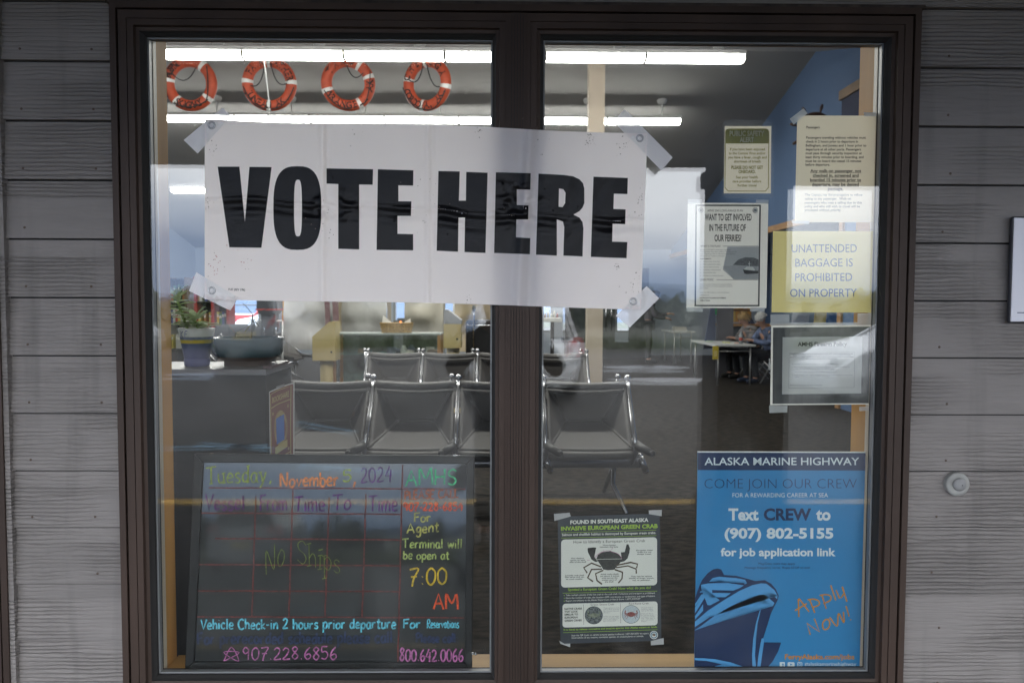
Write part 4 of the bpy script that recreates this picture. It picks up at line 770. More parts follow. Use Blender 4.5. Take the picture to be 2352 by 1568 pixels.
# --- firearm policy
zp = Zm(2440, 1020, 4.9)
t = paper('notice', 'white sheet headed AMHS Firearm Policy in a grey and white border', 'notice', [(222, 140), (1838, 130), (1805, 1385), (205, 1395)], M_PAPW, cv=zp)
m_ = MB(); put_poly(m_, gs, [(250, 172), (1815, 158), (1790, 1365), (242, 1375)], 0, zp, .8); m_.build('backing', mat('grey_backing', (.06, .06, .058), .7, var=(60, .2, (1, 1, .1))), t)
m_ = MB(); put_poly(m_, gs, [(402, 325), (1657, 312), (1642, 1212), (392, 1225)], 0, zp, 1.6); m_.build('inner_sheet', M_PAPW, t)
m_ = MB(); put_text(m_, gs, 'AMHS Firearm Policy', 640, 1418, (464, 460), 60, 0, .028, zp, 2.4)
for a, b_ in (((505, 572), (1540, 562)), ((1540, 562), (1530, 1117)), ((1530, 1117), (498, 1128)), ((498, 1128), (505, 572))): put_line(m_, gs, a, b_, 3, 0, zp, 2.4)
for s_, a, b_, y, k in (('Possession and carriage of firearms are legally allowed on board AMHS vessels moving between ports and', 527, 1510, 597, .025), ('facilities. However, they must be declared, handled and stowed properly so that persons do not have', 565, 1475, 622, .025), ('unimpeded access to them. Checked weapons will be stored in a locked container on the car deck until claimed', 520, 1520, 647, .025), ('by the owner upon disembarkation at their destination.', 768, 1268, 672, .025), ('All passengers purchasing tickets will be advised of the following policy:', 545, 1285, 755, 0), ('1.  Walk-on passengers traveling with firearms or weapons are required to declare and', 553, 1460, 806, 0), ('check them with vessel personnel before boarding the vessel.', 587, 1225, 832, 0), ('2.  All firearms must be unloaded with ammunition stored separately.', 553, 1265, 882, 0), ('3.  When traveling with a vehicle, passengers must secure unloaded firearms in their locked', 553, 1508, 933, 0), ('vehicle.', 587, 665, 962, 0), ('AMHS Vessel Security Plan & Facility Security Plan', 513, 1020, 1092, 0)): put_text(m_, gs, s_, a, b_, (y, y-5), 16, 1 if k == 0 else 0, k, zp, 2.4)
m_.build('lettering', [M_INK, M_GREYINK], t)
clear(t, zp, [[(200, 95), (1890, 90), (1886, 130), (198, 138)], [(190, 1400), (480, 1405), (475, 1510), (192, 1520)], [(1610, 1420), (1855, 1418), (1850, 1480), (1612, 1490)], [(185, 660), (205, 660), (205, 845), (180, 845)], [(1830, 655), (1888, 655), (1885, 812), (1828, 812)]])
# --- green crab
zk = Zm(1780, 1640, 1295/380)
M_CRN = mat('poster_charcoal', (.030, .036, .045), .5); M_CRG = mat('poster_green', (.30, .45, .04), .6); M_CRW = mat('poster_white', (.66, .64, .57), .6); M_CRB = mat('crab_shell', (.035, .035, .03), .6, var=(300, .5)); M_MAG = mat('magenta_ink', (.35, .08, .2), .6); M_LEG = mat('crab_leg', (.075, .05, .028), .6, var=(200, .4))
t = paper('poster', 'dark poster about the invasive European green crab with a crab drawing', 'poster', [(58, 80), (1180, 45), (1197, 1440), (90, 1475)], M_CRN, cv=zk)
m_ = MB()
for s_, a, b_, y0, y1, c_, k, mm in (('FOUND IN SOUTHEAST ALASKA', 197, 1055, 162, 135, 38, .035, 0), ('INVASIVE EUROPEAN GREEN CRAB', 95, 1157, 234, 204, 42, .035, 1), ('Salmon and shellfish habitat is destroyed by European green crabs.', 105, 1138, 292, 268, 25, .018, 0), ('Spotted a European Green Crab? Now what do you do?', 173, 1082, 894, 871, 27, .012, 1), ('Take multiple photos of the live crab or the crab shell. Collection and transport is prohibited.', 148, 1128, 950, 925, 17, 0, 0), ('Note the number of crabs, the location (GPS coordinates or landmarks), and type of habitat.', 148, 1130, 981, 958, 17, 0, 0), ('Report immediately to the Alaska Department of Fish & Game 1 (877) INVASIV', 148, 968, 1012, 988, 17, 0, 0), ('It is illegal to release nonnative and invasive species into Alaska waters or lands.', 125, 1155, 1330, 1298, 19, .02, 1), ('Scan the QR Code or call the invasive species hotline at 1-877-INVASIV to report', 210, 1057, 1392, 1368, 18, 0, 0), ('observations of any invasive, nonnative species, or unusual plants or animals.', 210, 1003, 1418, 1398, 18, 0, 0)): put_text(m_, gs, s_, a, b_, (y0, y1), c_, mm, k, zk, 1)
for a, b_ in (((97, 258), (1140, 228)), ((97, 315), (1143, 288)), ((113, 920), (1150, 897)), ((120, 1353), (1155, 1320))): put_line(m_, gs, a, b_, 4, 1, zk, 1)
for y in (945, 975, 1006): put_poly(m_, gs, arc(131, y, 5, 5, 8, 2), 1, zk, 1)
m_.build('lettering', [M_CRW, M_CRG], t)
def sl(pts, k=-.025): return [(x, y+k*(x-100)) for x, y in pts]
m_ = MB(); put_poly(m_, gs, sl(rrect(97, 332, 1150, 858, 40)), 0, zk, 1); put_poly(m_, gs, sl(rrect(112, 1036, 1155, 1297, 34)), 0, zk, 1); m_.build('panel', M_CRW, t)
m_ = MB()
put_poly(m_, gs, [(482, 545), (500, 500), (530, 480), (560, 468), (600, 462), (640, 458), (690, 472), (725, 490), (750, 515), (768, 545), (745, 585), (705, 630), (680, 662), (610, 668), (560, 660), (530, 610)], 0, zk, 2)
put_poly(m_, gs, [(390, 424), (398, 450), (415, 475), (422, 485), (425, 455), (435, 430), (455, 417), (480, 420), (482, 432), (465, 440), (452, 470), (462, 520), (500, 575), (470, 575), (430, 550), (408, 505), (390, 470), (386, 440)], 0, zk, 2)
put_poly(m_, gs, [(815, 385), (835, 382), (852, 430), (845, 480), (825, 540), (790, 570), (730, 585), (760, 545), (778, 510), (752, 472), (795, 468), (810, 430)], 0, zk, 2)
for L_ in (((535, 630), (430, 590), (345, 640), (382, 698)), ((545, 655), (430, 660), (388, 750), (447, 793)), ((560, 668), (475, 705), (490, 780), (545, 822)), ((700, 615), (860, 582), (935, 600), (925, 645)), ((700, 640), (830, 620), (920, 655), (922, 705)), ((685, 660), (770, 690), (765, 760), (725, 808))): put_stroke(m_, gs, L_, 19, 2, zk, 2.1, False); put_stroke(m_, gs, L_[2:], 10, 2, zk, 2.2, False)
put_line(m_, gs, (484, 548), (764, 543), 3.5, 1, zk, 3); put_stroke(m_, gs, [(470, 535), (490, 505), (520, 480), (555, 466), (600, 455), (640, 457), (660, 470), (700, 478), (735, 500), (765, 540)], 5, 3, zk, 3); put_line(m_, gs, (380, 556), (412, 556), 4, 3, zk, 3); put_line(m_, gs, (665, 420), (650, 442), 4, 3, zk, 3)
for i in range(5): put_poly(m_, gs, arc(475+i*22, 512-i*15, 3, 4, 6, 2), 3, zk, 3)
m_.build('crab_picture', [M_CRB, M_CRW, M_LEG, M_MAG], t)
m_ = MB()
for s_, a, b_, y0, y1, c_, k in (('How to Identify a European Green Crab', 232, 1018, 374, 358, 30, 0), ('Three bumps', 552, 695, 401, 398, 14, .02), ('between the eyes', 522, 722, 420, 417, 14, .02), ('European green', 922, 1103, 457, 453, 14, .02), ('crabs are not', 933, 1088, 476, 473, 14, .02), ('always green.', 930, 1088, 498, 495, 14, .02), ('Five distinct', 208, 348, 546, 543, 14, .02), ('spines on each', 196, 360, 567, 563, 14, .02), ('side of the shell', 189, 370, 587, 583, 14, .02), ('Juvenile crab shell', 138, 347, 733, 729, 14, .02), ('size varies and can', 137, 350, 751, 747, 14, .02), ('be much smaller.', 150, 338, 774, 770, 14, .02), ('Adult crabs shells', 528, 730, 719, 715, 14, .02), ('are about 4 inches', 525, 733, 740, 736, 14, .02), ('wide across the', 540, 717, 760, 757, 14, .02), ('widest part of', 543, 707, 782, 779, 14, .02), ('the shell.', 577, 675, 802, 800, 14, .02), ('They may be various', 862, 1093, 743, 739, 14, .02), ('shades of green, brown,', 840, 1117, 763, 760, 14, .02), ('red, or yellowish.', 880, 1078, 785, 782, 14, .02), ('NATIVE CRABS', 133, 325, 1103, 1097, 20, .03), ('THAT LOOK', 133, 280, 1133, 1130, 20, .03), ('SIMILAR TO', 133, 282, 1165, 1161, 20, .03), ('EUROPEAN', 135, 277, 1198, 1194, 20, .03), ('GREEN CRABS', 135, 322, 1232, 1226, 20, .03), ('Green Shore Crab', 418, 678, 1056, 1050, 20, 0), ('Red Rock Crab', 840, 1057, 1045, 1040, 20, 0)): put_text(m_, gs, s_, a, b_, (y0, y1), c_, 0, k, zk, 2)
y = 1088
for s_, a, b_, y in (('Three spines on each', 560, 735, 1088), ('side of shell and only', 560, 735, 1105), ('two bumps between', 560, 733, 1122), ('the eyes.', 560, 630, 1139), ('Adults are not larger', 560, 733, 1181), ('than 1.5 inches wide', 560, 733, 1198), ('across the widest', 560, 712, 1214), ('part of the shell.', 560, 700, 1231), ('Greater than 5', 975, 1100, 1085), ('spines on either', 975, 1107, 1102), ('side of the shell.', 975, 1110, 1119), ('Adult are about', 975, 1105, 1150), ('6.5 inches at the', 975, 1115, 1167), ('widest part of the', 975, 1122, 1184), ('shell. Their shell is', 975, 1124, 1201), ('dark red and fan', 975, 1112, 1218), ('shaped.', 975, 1036, 1235)): put_text(m_, gs, s_, a, b_, (y, y-3), 12, 1, 0, zk, 2)
put_line(m_, gs, (342, 1042), (345, 1265), 3, 0, zk, 2); put_line(m_, gs, (748, 1030), (750, 1250), 3, 0, zk, 2); m_.build('caption', [M_INK, M_GREYINK], t)
for cx_, cy_, r_, m1, m2 in ((455, 1162, 95, mat('shore_gravel', (.10, .11, .11), .8, var=(260, .9)), mat('shore_crab', (.16, .17, .12), .7, var=(200, .5))), (865, 1152, 97, mat('pale_sand_print', (.42, .46, .47), .8, var=(300, .15)), mat('rock_crab_red', (.22, .06, .05), .7, var=(200, .4)))):
    m_ = MB(); put_poly(m_, gs, arc(cx_, cy_, r_+4, r_+4, 32, 2), 2, zk, 2); put_poly(m_, gs, arc(cx_, cy_, r_, r_, 32, 2), 0, zk, 2.5)
    put_poly(m_, gs, arc(cx_, cy_, r_*.45, r_*.28, 20, 2), 1, zk, 3)
    for sg_ in (-1, 1):
        for dx, dy in ((.75, .1), (.7, .35), (.5, .5)): put_stroke(m_, gs, [(cx_+sg_*r_*.3, cy_+4), (cx_+sg_*r_*dx*.8, cy_+r_*dy*.4), (cx_+sg_*r_*dx, cy_+r_*dy)], 6, 1, zk, 3)
        put_stroke(m_, gs, [(cx_+sg_*r_*.35, cy_-8), (cx_+sg_*r_*.68, cy_-r_*.1), (cx_+sg_*r_*.62, cy_-r_*.45)], 13, 1, zk, 3)
    m_.build('round_picture', [m1, m2, M_CRN], t)
m_ = MB(); put_poly(m_, gs, arc(1115, 1378, 45, 45, 28, 2), 0, zk, 1); put_poly(m_, gs, arc(1115, 1378, 38, 38, 28, 2), 1, zk, 1.5); put_poly(m_, gs, arc(1115, 1378, 27, 27, 24, 2), 0, zk, 2); put_poly(m_, gs, arc(1115, 1374, 24, 14, 24, 2), 2, zk, 2.5); put_poly(m_, gs, [(1100, 1370), (1118, 1366), (1130, 1372), (1128, 1392), (1122, 1380), (1108, 1382), (1104, 1392)], 3, zk, 3)
m_.build('seal', [M_CRW, mat('seal_blue', (.08, .17, .25), .6), mat('seal_teal', (.2, .33, .34), .6), mat('seal_brown', (.16, .06, .03), .6)], t)
clear(t, zk, [[(17, 50), (190, 37), (202, 78), (22, 128)], [(1057, 12), (1203, 5), (1200, 75), (1060, 52)], [(75, 1440), (90, 1475), (197, 1472), (195, 1512)], [(1080, 1445), (1222, 1410), (1224, 1480), (1082, 1492)]])
# --- come join our crew (foam board standing on the sill)
zA = Zm(2200, 1466, 2350/1100); zC = Zm(2230, 1790, 3.92)
M_BLUE = mat('poster_blue', (.030, .205, .43), .35, coat=.15); M_PNAVY = mat('poster_navy', (.012, .028, .085), .35, coat=.25); M_PLB = mat('poster_light_blue', (.085, .30, .58), .35); M_PW = mat('poster_pale', (.60, .66, .68), .5); M_OR = mat('poster_orange', (.50, .20, .015), .5); M_EDGE = mat('foam_core_edge', (.75, .75, .73), .8)
t = thing('poster', 'tall blue recruiting poster with a ship bow standing on the window sill', 'poster', gs(1790, 1290))
m_ = MB(); m_.prism([gs(1603, 1039), gs(1988, 1040), gs(1974, 1539), gs(1595, 1537)], (0, .005, 0)); m_.build('board', [M_BLUE], t)
m_ = MB(); m_.prism([gs(1603, 1036.6, .6), gs(1988, 1037.6, .6), gs(1988, 1039.4, .6), gs(1603, 1038.6, .6)], (0, .007, 0)); m_.build('board_edge', M_EDGE, t)
m_ = MB(); put_poly(m_, gs, [(1603, 1039), (1988, 1040), (1987, 1080), (1602.6, 1079)], 0, None, .8); m_.build('header_band', M_PNAVY, t)
m_ = MB()
for s_, a, b_, y, c_, k, mm in (('ALASKA MARINE HIGHWAY', 150, 1215, 67, 50, .010, 0), ('COME JOIN OUR CREW', 150, 1198, 228, 66, -.022, 1), ('FOR A REWARDING CAREER AT SEA', 343, 1000, 289, 29, -.004, 0), ('Text', 315, 522, 445, 76, .035, 0), ('CREW', 558, 885, 445, 76, .035, 1), ('to', 918, 1018, 445, 76, .035, 0), ('(907) 802-5155', 288, 1037, 570, 66, .035, 0), ('for job application link', 262, 1053, 692, 52, .03, 0), ('Msg/Data rates may apply.', 522, 778, 752, 15, 0, 1), ('Message frequency varies. Reply STOP to end.', 427, 878, 780, 15, 0, 1), ('FerryAlaska.com/jobs', 703, 1182, 1402, 33, .025, 2), ('#alaskamarinehighway', 840, 1195, 1447, 24, 0, 0)): put_text(m_, gs, s_, a, b_, y, c_, mm, k, zA, 1.6)
m_.build('lettering', [M_PW, M_PNAVY, M_OR], t)
m_ = MB()
for L_ in ([(1350, 770), (1343, 545), (1352, 538), (1480, 705)], [(1300, 690), (1450, 600)], [(1485, 550), (1550, 718)], [(1460, 553), (1540, 545), (1600, 570), (1600, 620), (1515, 652)], [(1640, 490), (1695, 667)], [(1612, 498), (1690, 488), (1750, 508), (1745, 560), (1658, 602)], [(1752, 368), (1815, 560)], [(1820, 430), (1862, 535), (1890, 520), (1915, 480)], [(1898, 388), (1957, 578)], [(1495, 995), (1450, 850), (1612, 958), (1545, 790)], [(1690, 800), (1650, 850), (1665, 925), (1715, 915), (1740, 860), (1725, 805), (1690, 800)], [(1740, 775), (1832, 885), (1850, 725), (1918, 842), (1912, 705)], [(1945, 630), (1985, 765)], [(2000, 800), (2010, 810)]): put_stroke(m_, gs, L_, 19, 0, zC, 1.6, len(L_) > 4, .15)
m_.build('apply_now', M_OR, t)
m_ = MB()
sp = lambda pts, mm, la: put_poly(m_, gs, pts, mm, zC, la)
sp([(36, 540), (70, 440), (95, 370), (130, 300), (200, 215), (265, 170), (320, 158), (370, 170), (405, 240), (560, 250), (690, 285), (715, 345), (800, 315), (920, 305), (1000, 350), (1060, 420), (1095, 500), (1080, 560), (1000, 720), (930, 900), (880, 1100), (865, 1250), (850, 1443), (32, 1443)], 0, 1)
sp([(215, 325), (260, 280), (340, 262), (560, 280), (670, 300), (695, 345), (665, 358), (652, 325), (500, 303), (305, 298), (305, 325)], 1, 2)
sp([(115, 365), (200, 347), (450, 340), (655, 372), (600, 405), (520, 437), (255, 430), (255, 465), (490, 470), (420, 520), (255, 522), (250, 556), (350, 560), (290, 590), (230, 622), (195, 620), (185, 580), (185, 424), (115, 415)], 1, 2)
sp([(36, 830), (200, 690), (400, 560), (600, 440), (760, 370), (870, 345), (940, 350), (1040, 430), (1080, 500), (1075, 545), (990, 462), (930, 425), (850, 430), (700, 470), (500, 580), (300, 720), (36, 898)], 1, 2)
sp([(36, 940), (300, 745), (480, 640), (700, 530), (850, 490), (920, 490), (1040, 592), (1022, 632), (905, 545), (800, 550), (640, 590), (450, 680), (250, 800), (38, 932)], 1, 2)
for pts in ([(40, 605), (115, 490), (165, 470), (165, 520), (60, 690), (38, 720), (38, 650), (110, 550), (112, 520), (40, 640)], [(38, 760), (140, 610), (140, 690), (38, 800)], [(100, 450), (160, 432), (150, 458), (100, 462)]): sp(pts, 1, 2)
sp([(900, 600), (865, 690), (828, 850), (800, 1050), (795, 1250), (812, 1443), (765, 1443), (758, 1250), (772, 1050), (808, 850), (855, 690)], 1, 2)
sp([(910, 1090), (905, 1090), (885, 1250), (858, 1443), (820, 1443), (840, 1250), (868, 1090), (880, 1040), (905, 1040)], 1, 2)
sp([(912, 1090), (1127, 1092), (1090, 1200), (1020, 1330), (920, 1443), (858, 1443), (885, 1250)], 0, 1.5)
sp([(33, 1288), (130, 1290), (300, 1305), (480, 1340), (640, 1395), (755, 1440), (690, 1443), (560, 1405), (480, 1400), (350, 1412), (240, 1443), (188, 1443), (300, 1388), (430, 1357), (200, 1325), (33, 1315)], 1, 2)
m_.build('ship_picture', [M_PNAVY, M_PLB], t)
m_ = MB(); put_poly(m_, gs, rrect(668, 1422, 703, 1455, 3), 0, zA, 1); put_line(m_, gs, (690, 1431), (690, 1455), 6, 1, zA, 1.8); put_line(m_, gs, (683, 1439), (697, 1439), 4, 1, zA, 1.8); put_poly(m_, gs, rrect(722, 1423, 770, 1455, 8), 0, zA, 1); put_poly(m_, gs, [(740, 1431), (756, 1439), (740, 1447)], 1, zA, 1.8); put_poly(m_, gs, rrect(789, 1422, 823, 1455, 9), 0, zA, 1); put_poly(m_, gs, rrect(793, 1426, 819, 1451, 6), 1, zA, 1.8); put_poly(m_, gs, arc(806, 1438.5, 9, 9, 20, 2), 0, zA, 2.6); put_poly(m_, gs, arc(806, 1438.5, 5.5, 5.5, 16, 2), 1, zA, 3.4)
m_.build('icon', [M_PW, M_BLUE], t)
# ================================================================ WAITING ROOM
M_CARP = mat('speckled_carpet', (.016, .0125, .009), .95, spec=.15, var=(26, 1.0, (.45, 1, 1)), bump=(150, .5))
M_CEIL = mat('painted_ceiling', (.32, .31, .305), .9)
M_WBLUE = mat('blue_wall_paint', (.085, .145, .27), .85); M_WGREY = mat('pale_wall_paint', (.36, .40, .46), .85)
XW0, XW1, YF = -8.2, 4.6, 19.4
ridge_y, ridge_h = 9.64, 5.1
ch = lambda y: ridge_h-(.27*(ridge_y-y) if y < ridge_y else .23*(y-ridge_y))
m_ = MB(); m_.box((XW0-.3, .165, -.1), (7.2, YF+.2, 0)); tag(m_.build('floor', M_CARP), kind='structure')
m_ = MB()
for ya, yb in ((.0, ridge_y), (ridge_y, YF+.25)):
    m_.add([(XW0-.3, ya, ch(ya)), (7.2, ya, ch(ya)), (7.2, yb, ch(yb)), (XW0-.3, yb, ch(yb)), (XW0-.3, ya, ch(ya)+.2), (7.2, ya, ch(ya)+.2), (7.2, yb, ch(yb)+.2), (XW0-.3, yb, ch(yb)+.2)], [(0, 1, 2, 3), (7, 6, 5, 4), (0, 4, 5, 1), (1, 5, 6, 2), (2, 6, 7, 3), (3, 7, 4, 0)])
tag(m_.build('ceiling', M_CEIL), kind='structure')
m_ = MB(); m_.box((XW0-.2, .165, 0), (XW0, YF, 5.3)); tag(m_.build('wall_left', M_WGREY), kind='structure')
# right wall: solid near us, then an opening (ticket counter) under a wood trimmed bulkhead
m_ = MB(); m_.box((XW1, .165, 0), (XW1+.2, 8.6, 5.2)); m_.box((XW1, 8.6, 2.66), (XW1+.2, YF, 5.2)); m_.box((7.0, 8.6, 0), (7.2, YF, 2.66)); m_.box((XW1+.2, 8.5, 0), (7.0, 8.6, 2.66)); m_.box((XW1+.2, 8.6, 2.66), (7.2, YF, 2.8)); m_.box((XW1+.2, .165, 0), (7.2, .3, 5)); tag(m_.build('wall_right', M_WBLUE), kind='structure')
m_ = MB(); m_.box((XW1-.05, 8.5, 2.62), (XW1-.001, YF, 2.72)); m_.box((XW1-.03, 8.5, 0), (XW1-.001, 8.62, 2.61)); tag(m_.build('counter_trim', mat('oak_trim', (.36, .19, .07), .5, var=(5, .2))), 'long oak trim board edging the opening in the blue right wall', 'trim')
# far wall with a row of windows
sill, head = .62, 2.35
m_ = MB(); m_.box((XW0, YF, 0), (7.2, YF+.2, sill)); m_.box((XW0, YF, head), (7.2, YF+.2, 4.2))
wins = [(-7.3, -6.0), (-5.9, -4.55), (-4.35, -3.0), (-2.9, -1.72), (-1.6, 0.0), (.1, 1.4), (3.1, 3.6)]
xs = [XW0]+[v for q in wins for v in q]+[7.2]
for i in range(0, len(xs), 2): m_.box((xs[i], YF, sill), (xs[i+1], YF+.2, head))
tag(m_.build('wall_far', M_WGREY), kind='structure')
M_FG = glass_mat('far_window_glass', .06, (.74, .79, .86))
for i, (a, b_) in enumerate(wins):
    t = thing('window', ['leftmost window of the far wall behind the shelves', 'far wall window with arched hoops outside', 'far wall window behind the outboard motor', 'far wall window behind the striped booth', 'far wall window behind the cream booths', 'far wall window right of the mullion above the white shelf', 'narrow far window showing grass beyond the dark door'][i], 'window', ((a+b_)/2, YF, sill), 'windows of the far wall')
    m_ = MB()
    for x0, x1, z0, z1 in ((a, a+.05, sill, head), (b_-.05, b_, sill, head), (a+.05, b_-.05, sill, sill+.05), (a+.05, b_-.05, head-.05, head)): m_.box((x0, YF-.02, z0), (x1, YF+.22, z1))
    m_.build('window_frame', M_WOOD if i in (1, 2) else mat('grey_window_frame', (.2, .2, .21), .5), t)
    m_ = MB(); m_.quad((a+.05, YF+.1, sill+.05), (b_-.05, YF+.1, sill+.05), (b_-.05, YF+.1, head-.05), (a+.05, YF+.1, head-.05)); m_.build('pane', M_FG, t)
# ceiling column
c = PZ(1367, 500, 11.8)
m_ = MB(); m_.box((c.x-.115, 9.55, .0), (c.x+.115, 9.78, ch(9.6)-.005)); m_.box((c.x-.135, 9.53, .001), (c.x+.135, 9.80, .16))
tag(m_.build('column', mat('cream_column', (.50, .42, .34), .7, var=(3, .06))), 'square cream column standing in the middle of the waiting room', 'column')
# ---------------------------------------------------------------- fluorescent lights
M_LENS = mat('lit_acrylic_lens', (.8, .8, .8), .4, emit=((1, .975, .93), 13.0)); M_HOUS = mat('white_enamel', (.6, .6, .6), .5)
def fixture(x, y, h, label, grp):
    t = thing('ceiling_light', label, 'ceiling light', (0, 0, 0), grp); L = 1.216
    m_ = MB(); m_.add([(sx*(L/2-.016), yy, zz) for sx in (-1, 1) for yy, zz in ((-.095, .0), (-.09, -.05), (-.05, -.075), (.05, -.075), (.09, -.05), (.095, 0))], [(0, 1, 7, 6), (1, 2, 8, 7), (2, 3, 9, 8), (3, 4, 10, 9), (4, 5, 11, 10)]); m_.build('diffuser', M_LENS, t)
    m_ = MB(); m_.box((-L/2, -.1, .002), (L/2, .1, .05)); m_.build('housing', M_HOUS, t)
    m_ = MB()
    for sx in (-1, 1): m_.add([(sx*(L/2-.014*k), yy*1.03, zz*1.03) for k in (0, 1) for yy, zz in ((-.095, .002), (-.09, -.05), (-.05, -.075), (.05, -.075), (.09, -.05), (.095, .002))], [(0, 1, 2, 3, 4, 5), (11, 10, 9, 8, 7, 6)])
    m_.build('end_cap', mat('tan_end_cap', (.10, .07, .03), .6), t)
    up = ch(y)-h
    m_ = MB(); m_.tube([(.3, 0, .055), (.3, 0, up)], .012, 0, 8); m_.lathe([(.0001, up-.07), (.06, up-.06), (.085, up-.01), (.085, up+.03)], (.3, 0, 0), 16, 0); m_.build('stem', M_HOUS, t)
    t.location = (x, y, h); return t
ORD = ['rightmost', 'second', 'third', 'fourth', 'fifth', 'sixth', 'seventh', 'eighth']
for (nm, y, h, xr, n) in (('unseen', 4.2, 3.56, 2.97, 6), ('front', 7.71, 4.435, 2.97, 7), ('middle', 11.14, 4.44, 2.96, 8), ('back', 15.24, 3.83, 2.66, 8)):  # first row is unseen, added at the rows' spacing to light the seats
    for i in range(n):
        fixture(xr-.61-1.22*i, y, h, 'lit tube light, %s in the %s hanging row under the grey ceiling' % ((ORD[i] if i == 0 else ORD[i]+' from the right'), nm), 'hanging light rows')
# ---------------------------------------------------------------- life rings hung along the ridge
M_ORG = mat('orange_ring_canvas', (.40, .055, .018), .6, var=(12, .18)); M_REFL = mat('reflective_tape', (.62, .63, .62), .4); M_ROPE = mat('dark_grab_rope', (.03, .032, .035), .9); M_STEN = mat('stencil_black', (.03, .012, .01), .8)
def on_ring(r, a, rr, cx_, cz_): return (cx_+r*math.cos(a), -math.sqrt(max(0, rr*rr-(r-.305)**2))-.004, cz_+r*math.sin(a))
def life_ring(cx_, cy_, px_w, texts, bands, ropes, label, tilt):
    t = thing('life_ring', label, 'life ring', (0, 0, 0), 'life rings hung under the ceiling ridge')
    Rm, rr = .305, .078; N, K = 56, 16
    m_ = MB(); m_.add([((Rm+rr*math.cos(2*math.pi*k/K))*math.cos(2*math.pi*i/N), rr*.9*math.sin(2*math.pi*k/K), (Rm+rr*math.cos(2*math.pi*k/K))*math.sin(2*math.pi*i/N)) for i in range(N) for k in range(K)], [(i*K+k, i*K+(k+1) % K, ((i+1) % N)*K+(k+1) % K, ((i+1) % N)*K+k) for i in range(N) for k in range(K)], 0, True); m_.build('ring_body', M_ORG, t)
    for a0 in bands:
        m_ = MB(); n = 5; vs = []
        for i in range(n):
            a = R(a0)+(-.085+.17*i/(n-1))
            for k in range(K): q = 2*math.pi*k/K; vs.append(((Rm+(rr+.003)*math.cos(q))*math.cos(a), (rr*.9+.003)*math.sin(q), (Rm+(rr+.003)*math.cos(q))*math.sin(a)))
        m_.add(vs, [(i*K+k, i*K+(k+1) % K, (i+1)*K+(k+1) % K, (i+1)*K+k) for i in range(n-1) for k in range(K)], 0, True); m_.build('band', M_REFL, t)
    m_ = MB()
    for (s_, a0, a1, bot) in texts:          # curved stencilled names
        n = len(s_)
        for i, chh in enumerate(s_):
            if chh == ' ': continue
            v, f = text_mesh(chh, .03); a = R(a0+(a1-a0)*(i+.5)/n); x0 = (min(p.x for p in v)+max(p.x for p in v))/2; out = []
            for p in v:
                u = (p.x-x0)/CAPH*.082; w_ = (p.y/CAPH-.5)*.092
                r_ = Rm-w_ if bot else Rm+w_; aa = a+(u/Rm if bot else -u/Rm); q = on_ring(r_, aa, rr, 0, 0); out.append((q[0], q[1]*.9-.003, q[2]))
            m_.add(out, f, 0)
    m_.build('name_lettering', M_STEN, t)
    for (a0, a1, sag, side) in ropes:
        p0 = Vector((math.cos(R(a0))*(Rm+side*.05), -.06, math.sin(R(a0))*(Rm+side*.05))); p1 = Vector((math.cos(R(a1))*(Rm+side*.05), -.06, math.sin(R(a1))*(Rm+side*.05)))
        mid = (p0+p1)/2; out = Vector((mid.x, 0, mid.z)).normalized() if mid.length > .05 else Vector((0, 0, -1))
        m_ = MB(); m_.tube([p0*(1-u)+p1*u+(Vector((0, 0, -1))*.75+out*.25*side)*sag*4*u*(1-u)+Vector((0, -.02, 0)) for u in [i/14 for i in range(15)]], .008, 0, 6); m_.build('grab_rope', M_ROPE, t)
    t.location = PZ(cx_, cy_, 11.6); t.rotation_euler = (R(4), 0, tilt)
    return t
life_ring(437, 193, 121, [('SKAGWAY', 232, 304, True), ('MALASPINA', 162, 120, False)], (52, 172, 232, 322), ((150, 60, .14, -1), (40, -50, .10, 1), (232, 320, .08, 1), (165, 215, .06, 1)), 'orange life ring lettered SKAGWAY, leftmost under the front light row', R(0))
life_ring(619, 193, 116, [('FAIRWEATHER', 158, 6, False), ('JUNEAU AK.', 198, 326, True)], (90, 176, 268, 4), ((100, 190, .12, -1), (80, 0, .12, -1), (190, 262, .09, 1), (352, 275, .09, 1)), 'orange life ring lettered FAIRWEATHER JUNEAU AK. with a string hanging before it', R(6))
life_ring(800, 193, 115, [('TAKU', 160, 70, False), ('WRANGELL AK', 202, 372, True)], (60, 200, 300, 20), ((95, 35, .12, -1), (200, 275, .08, 1), (30, -55, .10, 1)), 'orange life ring lettered WRANGELL, third from the left', R(10))
life_ring(981, 193, 104, [('CHENEGA', 172, 10, False), ('CORDOVA, AK.', 192, 340, True)], (90, 165, 256, 348), ((165, 92, .12, -1), (78, -18, .1, -1), (185, 262, .09, 1), (340, 262, .12, 1)), 'orange life ring lettered CORDOVA, AK. nearest the mullion', R(-24))
c = PZ(612, 150, 9.8); m_ = MB(); m_.tube([(c.x-.06, c.y, c.z+.33), (c.x-.01, c.y, c.z-.1), (c.x+.03, c.y, c.z-.45), (c.x, c.y, c.z-.9)], .006, 0, 6); tag(m_.build('string', mat('white_string', (.6, .6, .6), .7)), 'loose white string hanging in front of the second life ring', 'string')
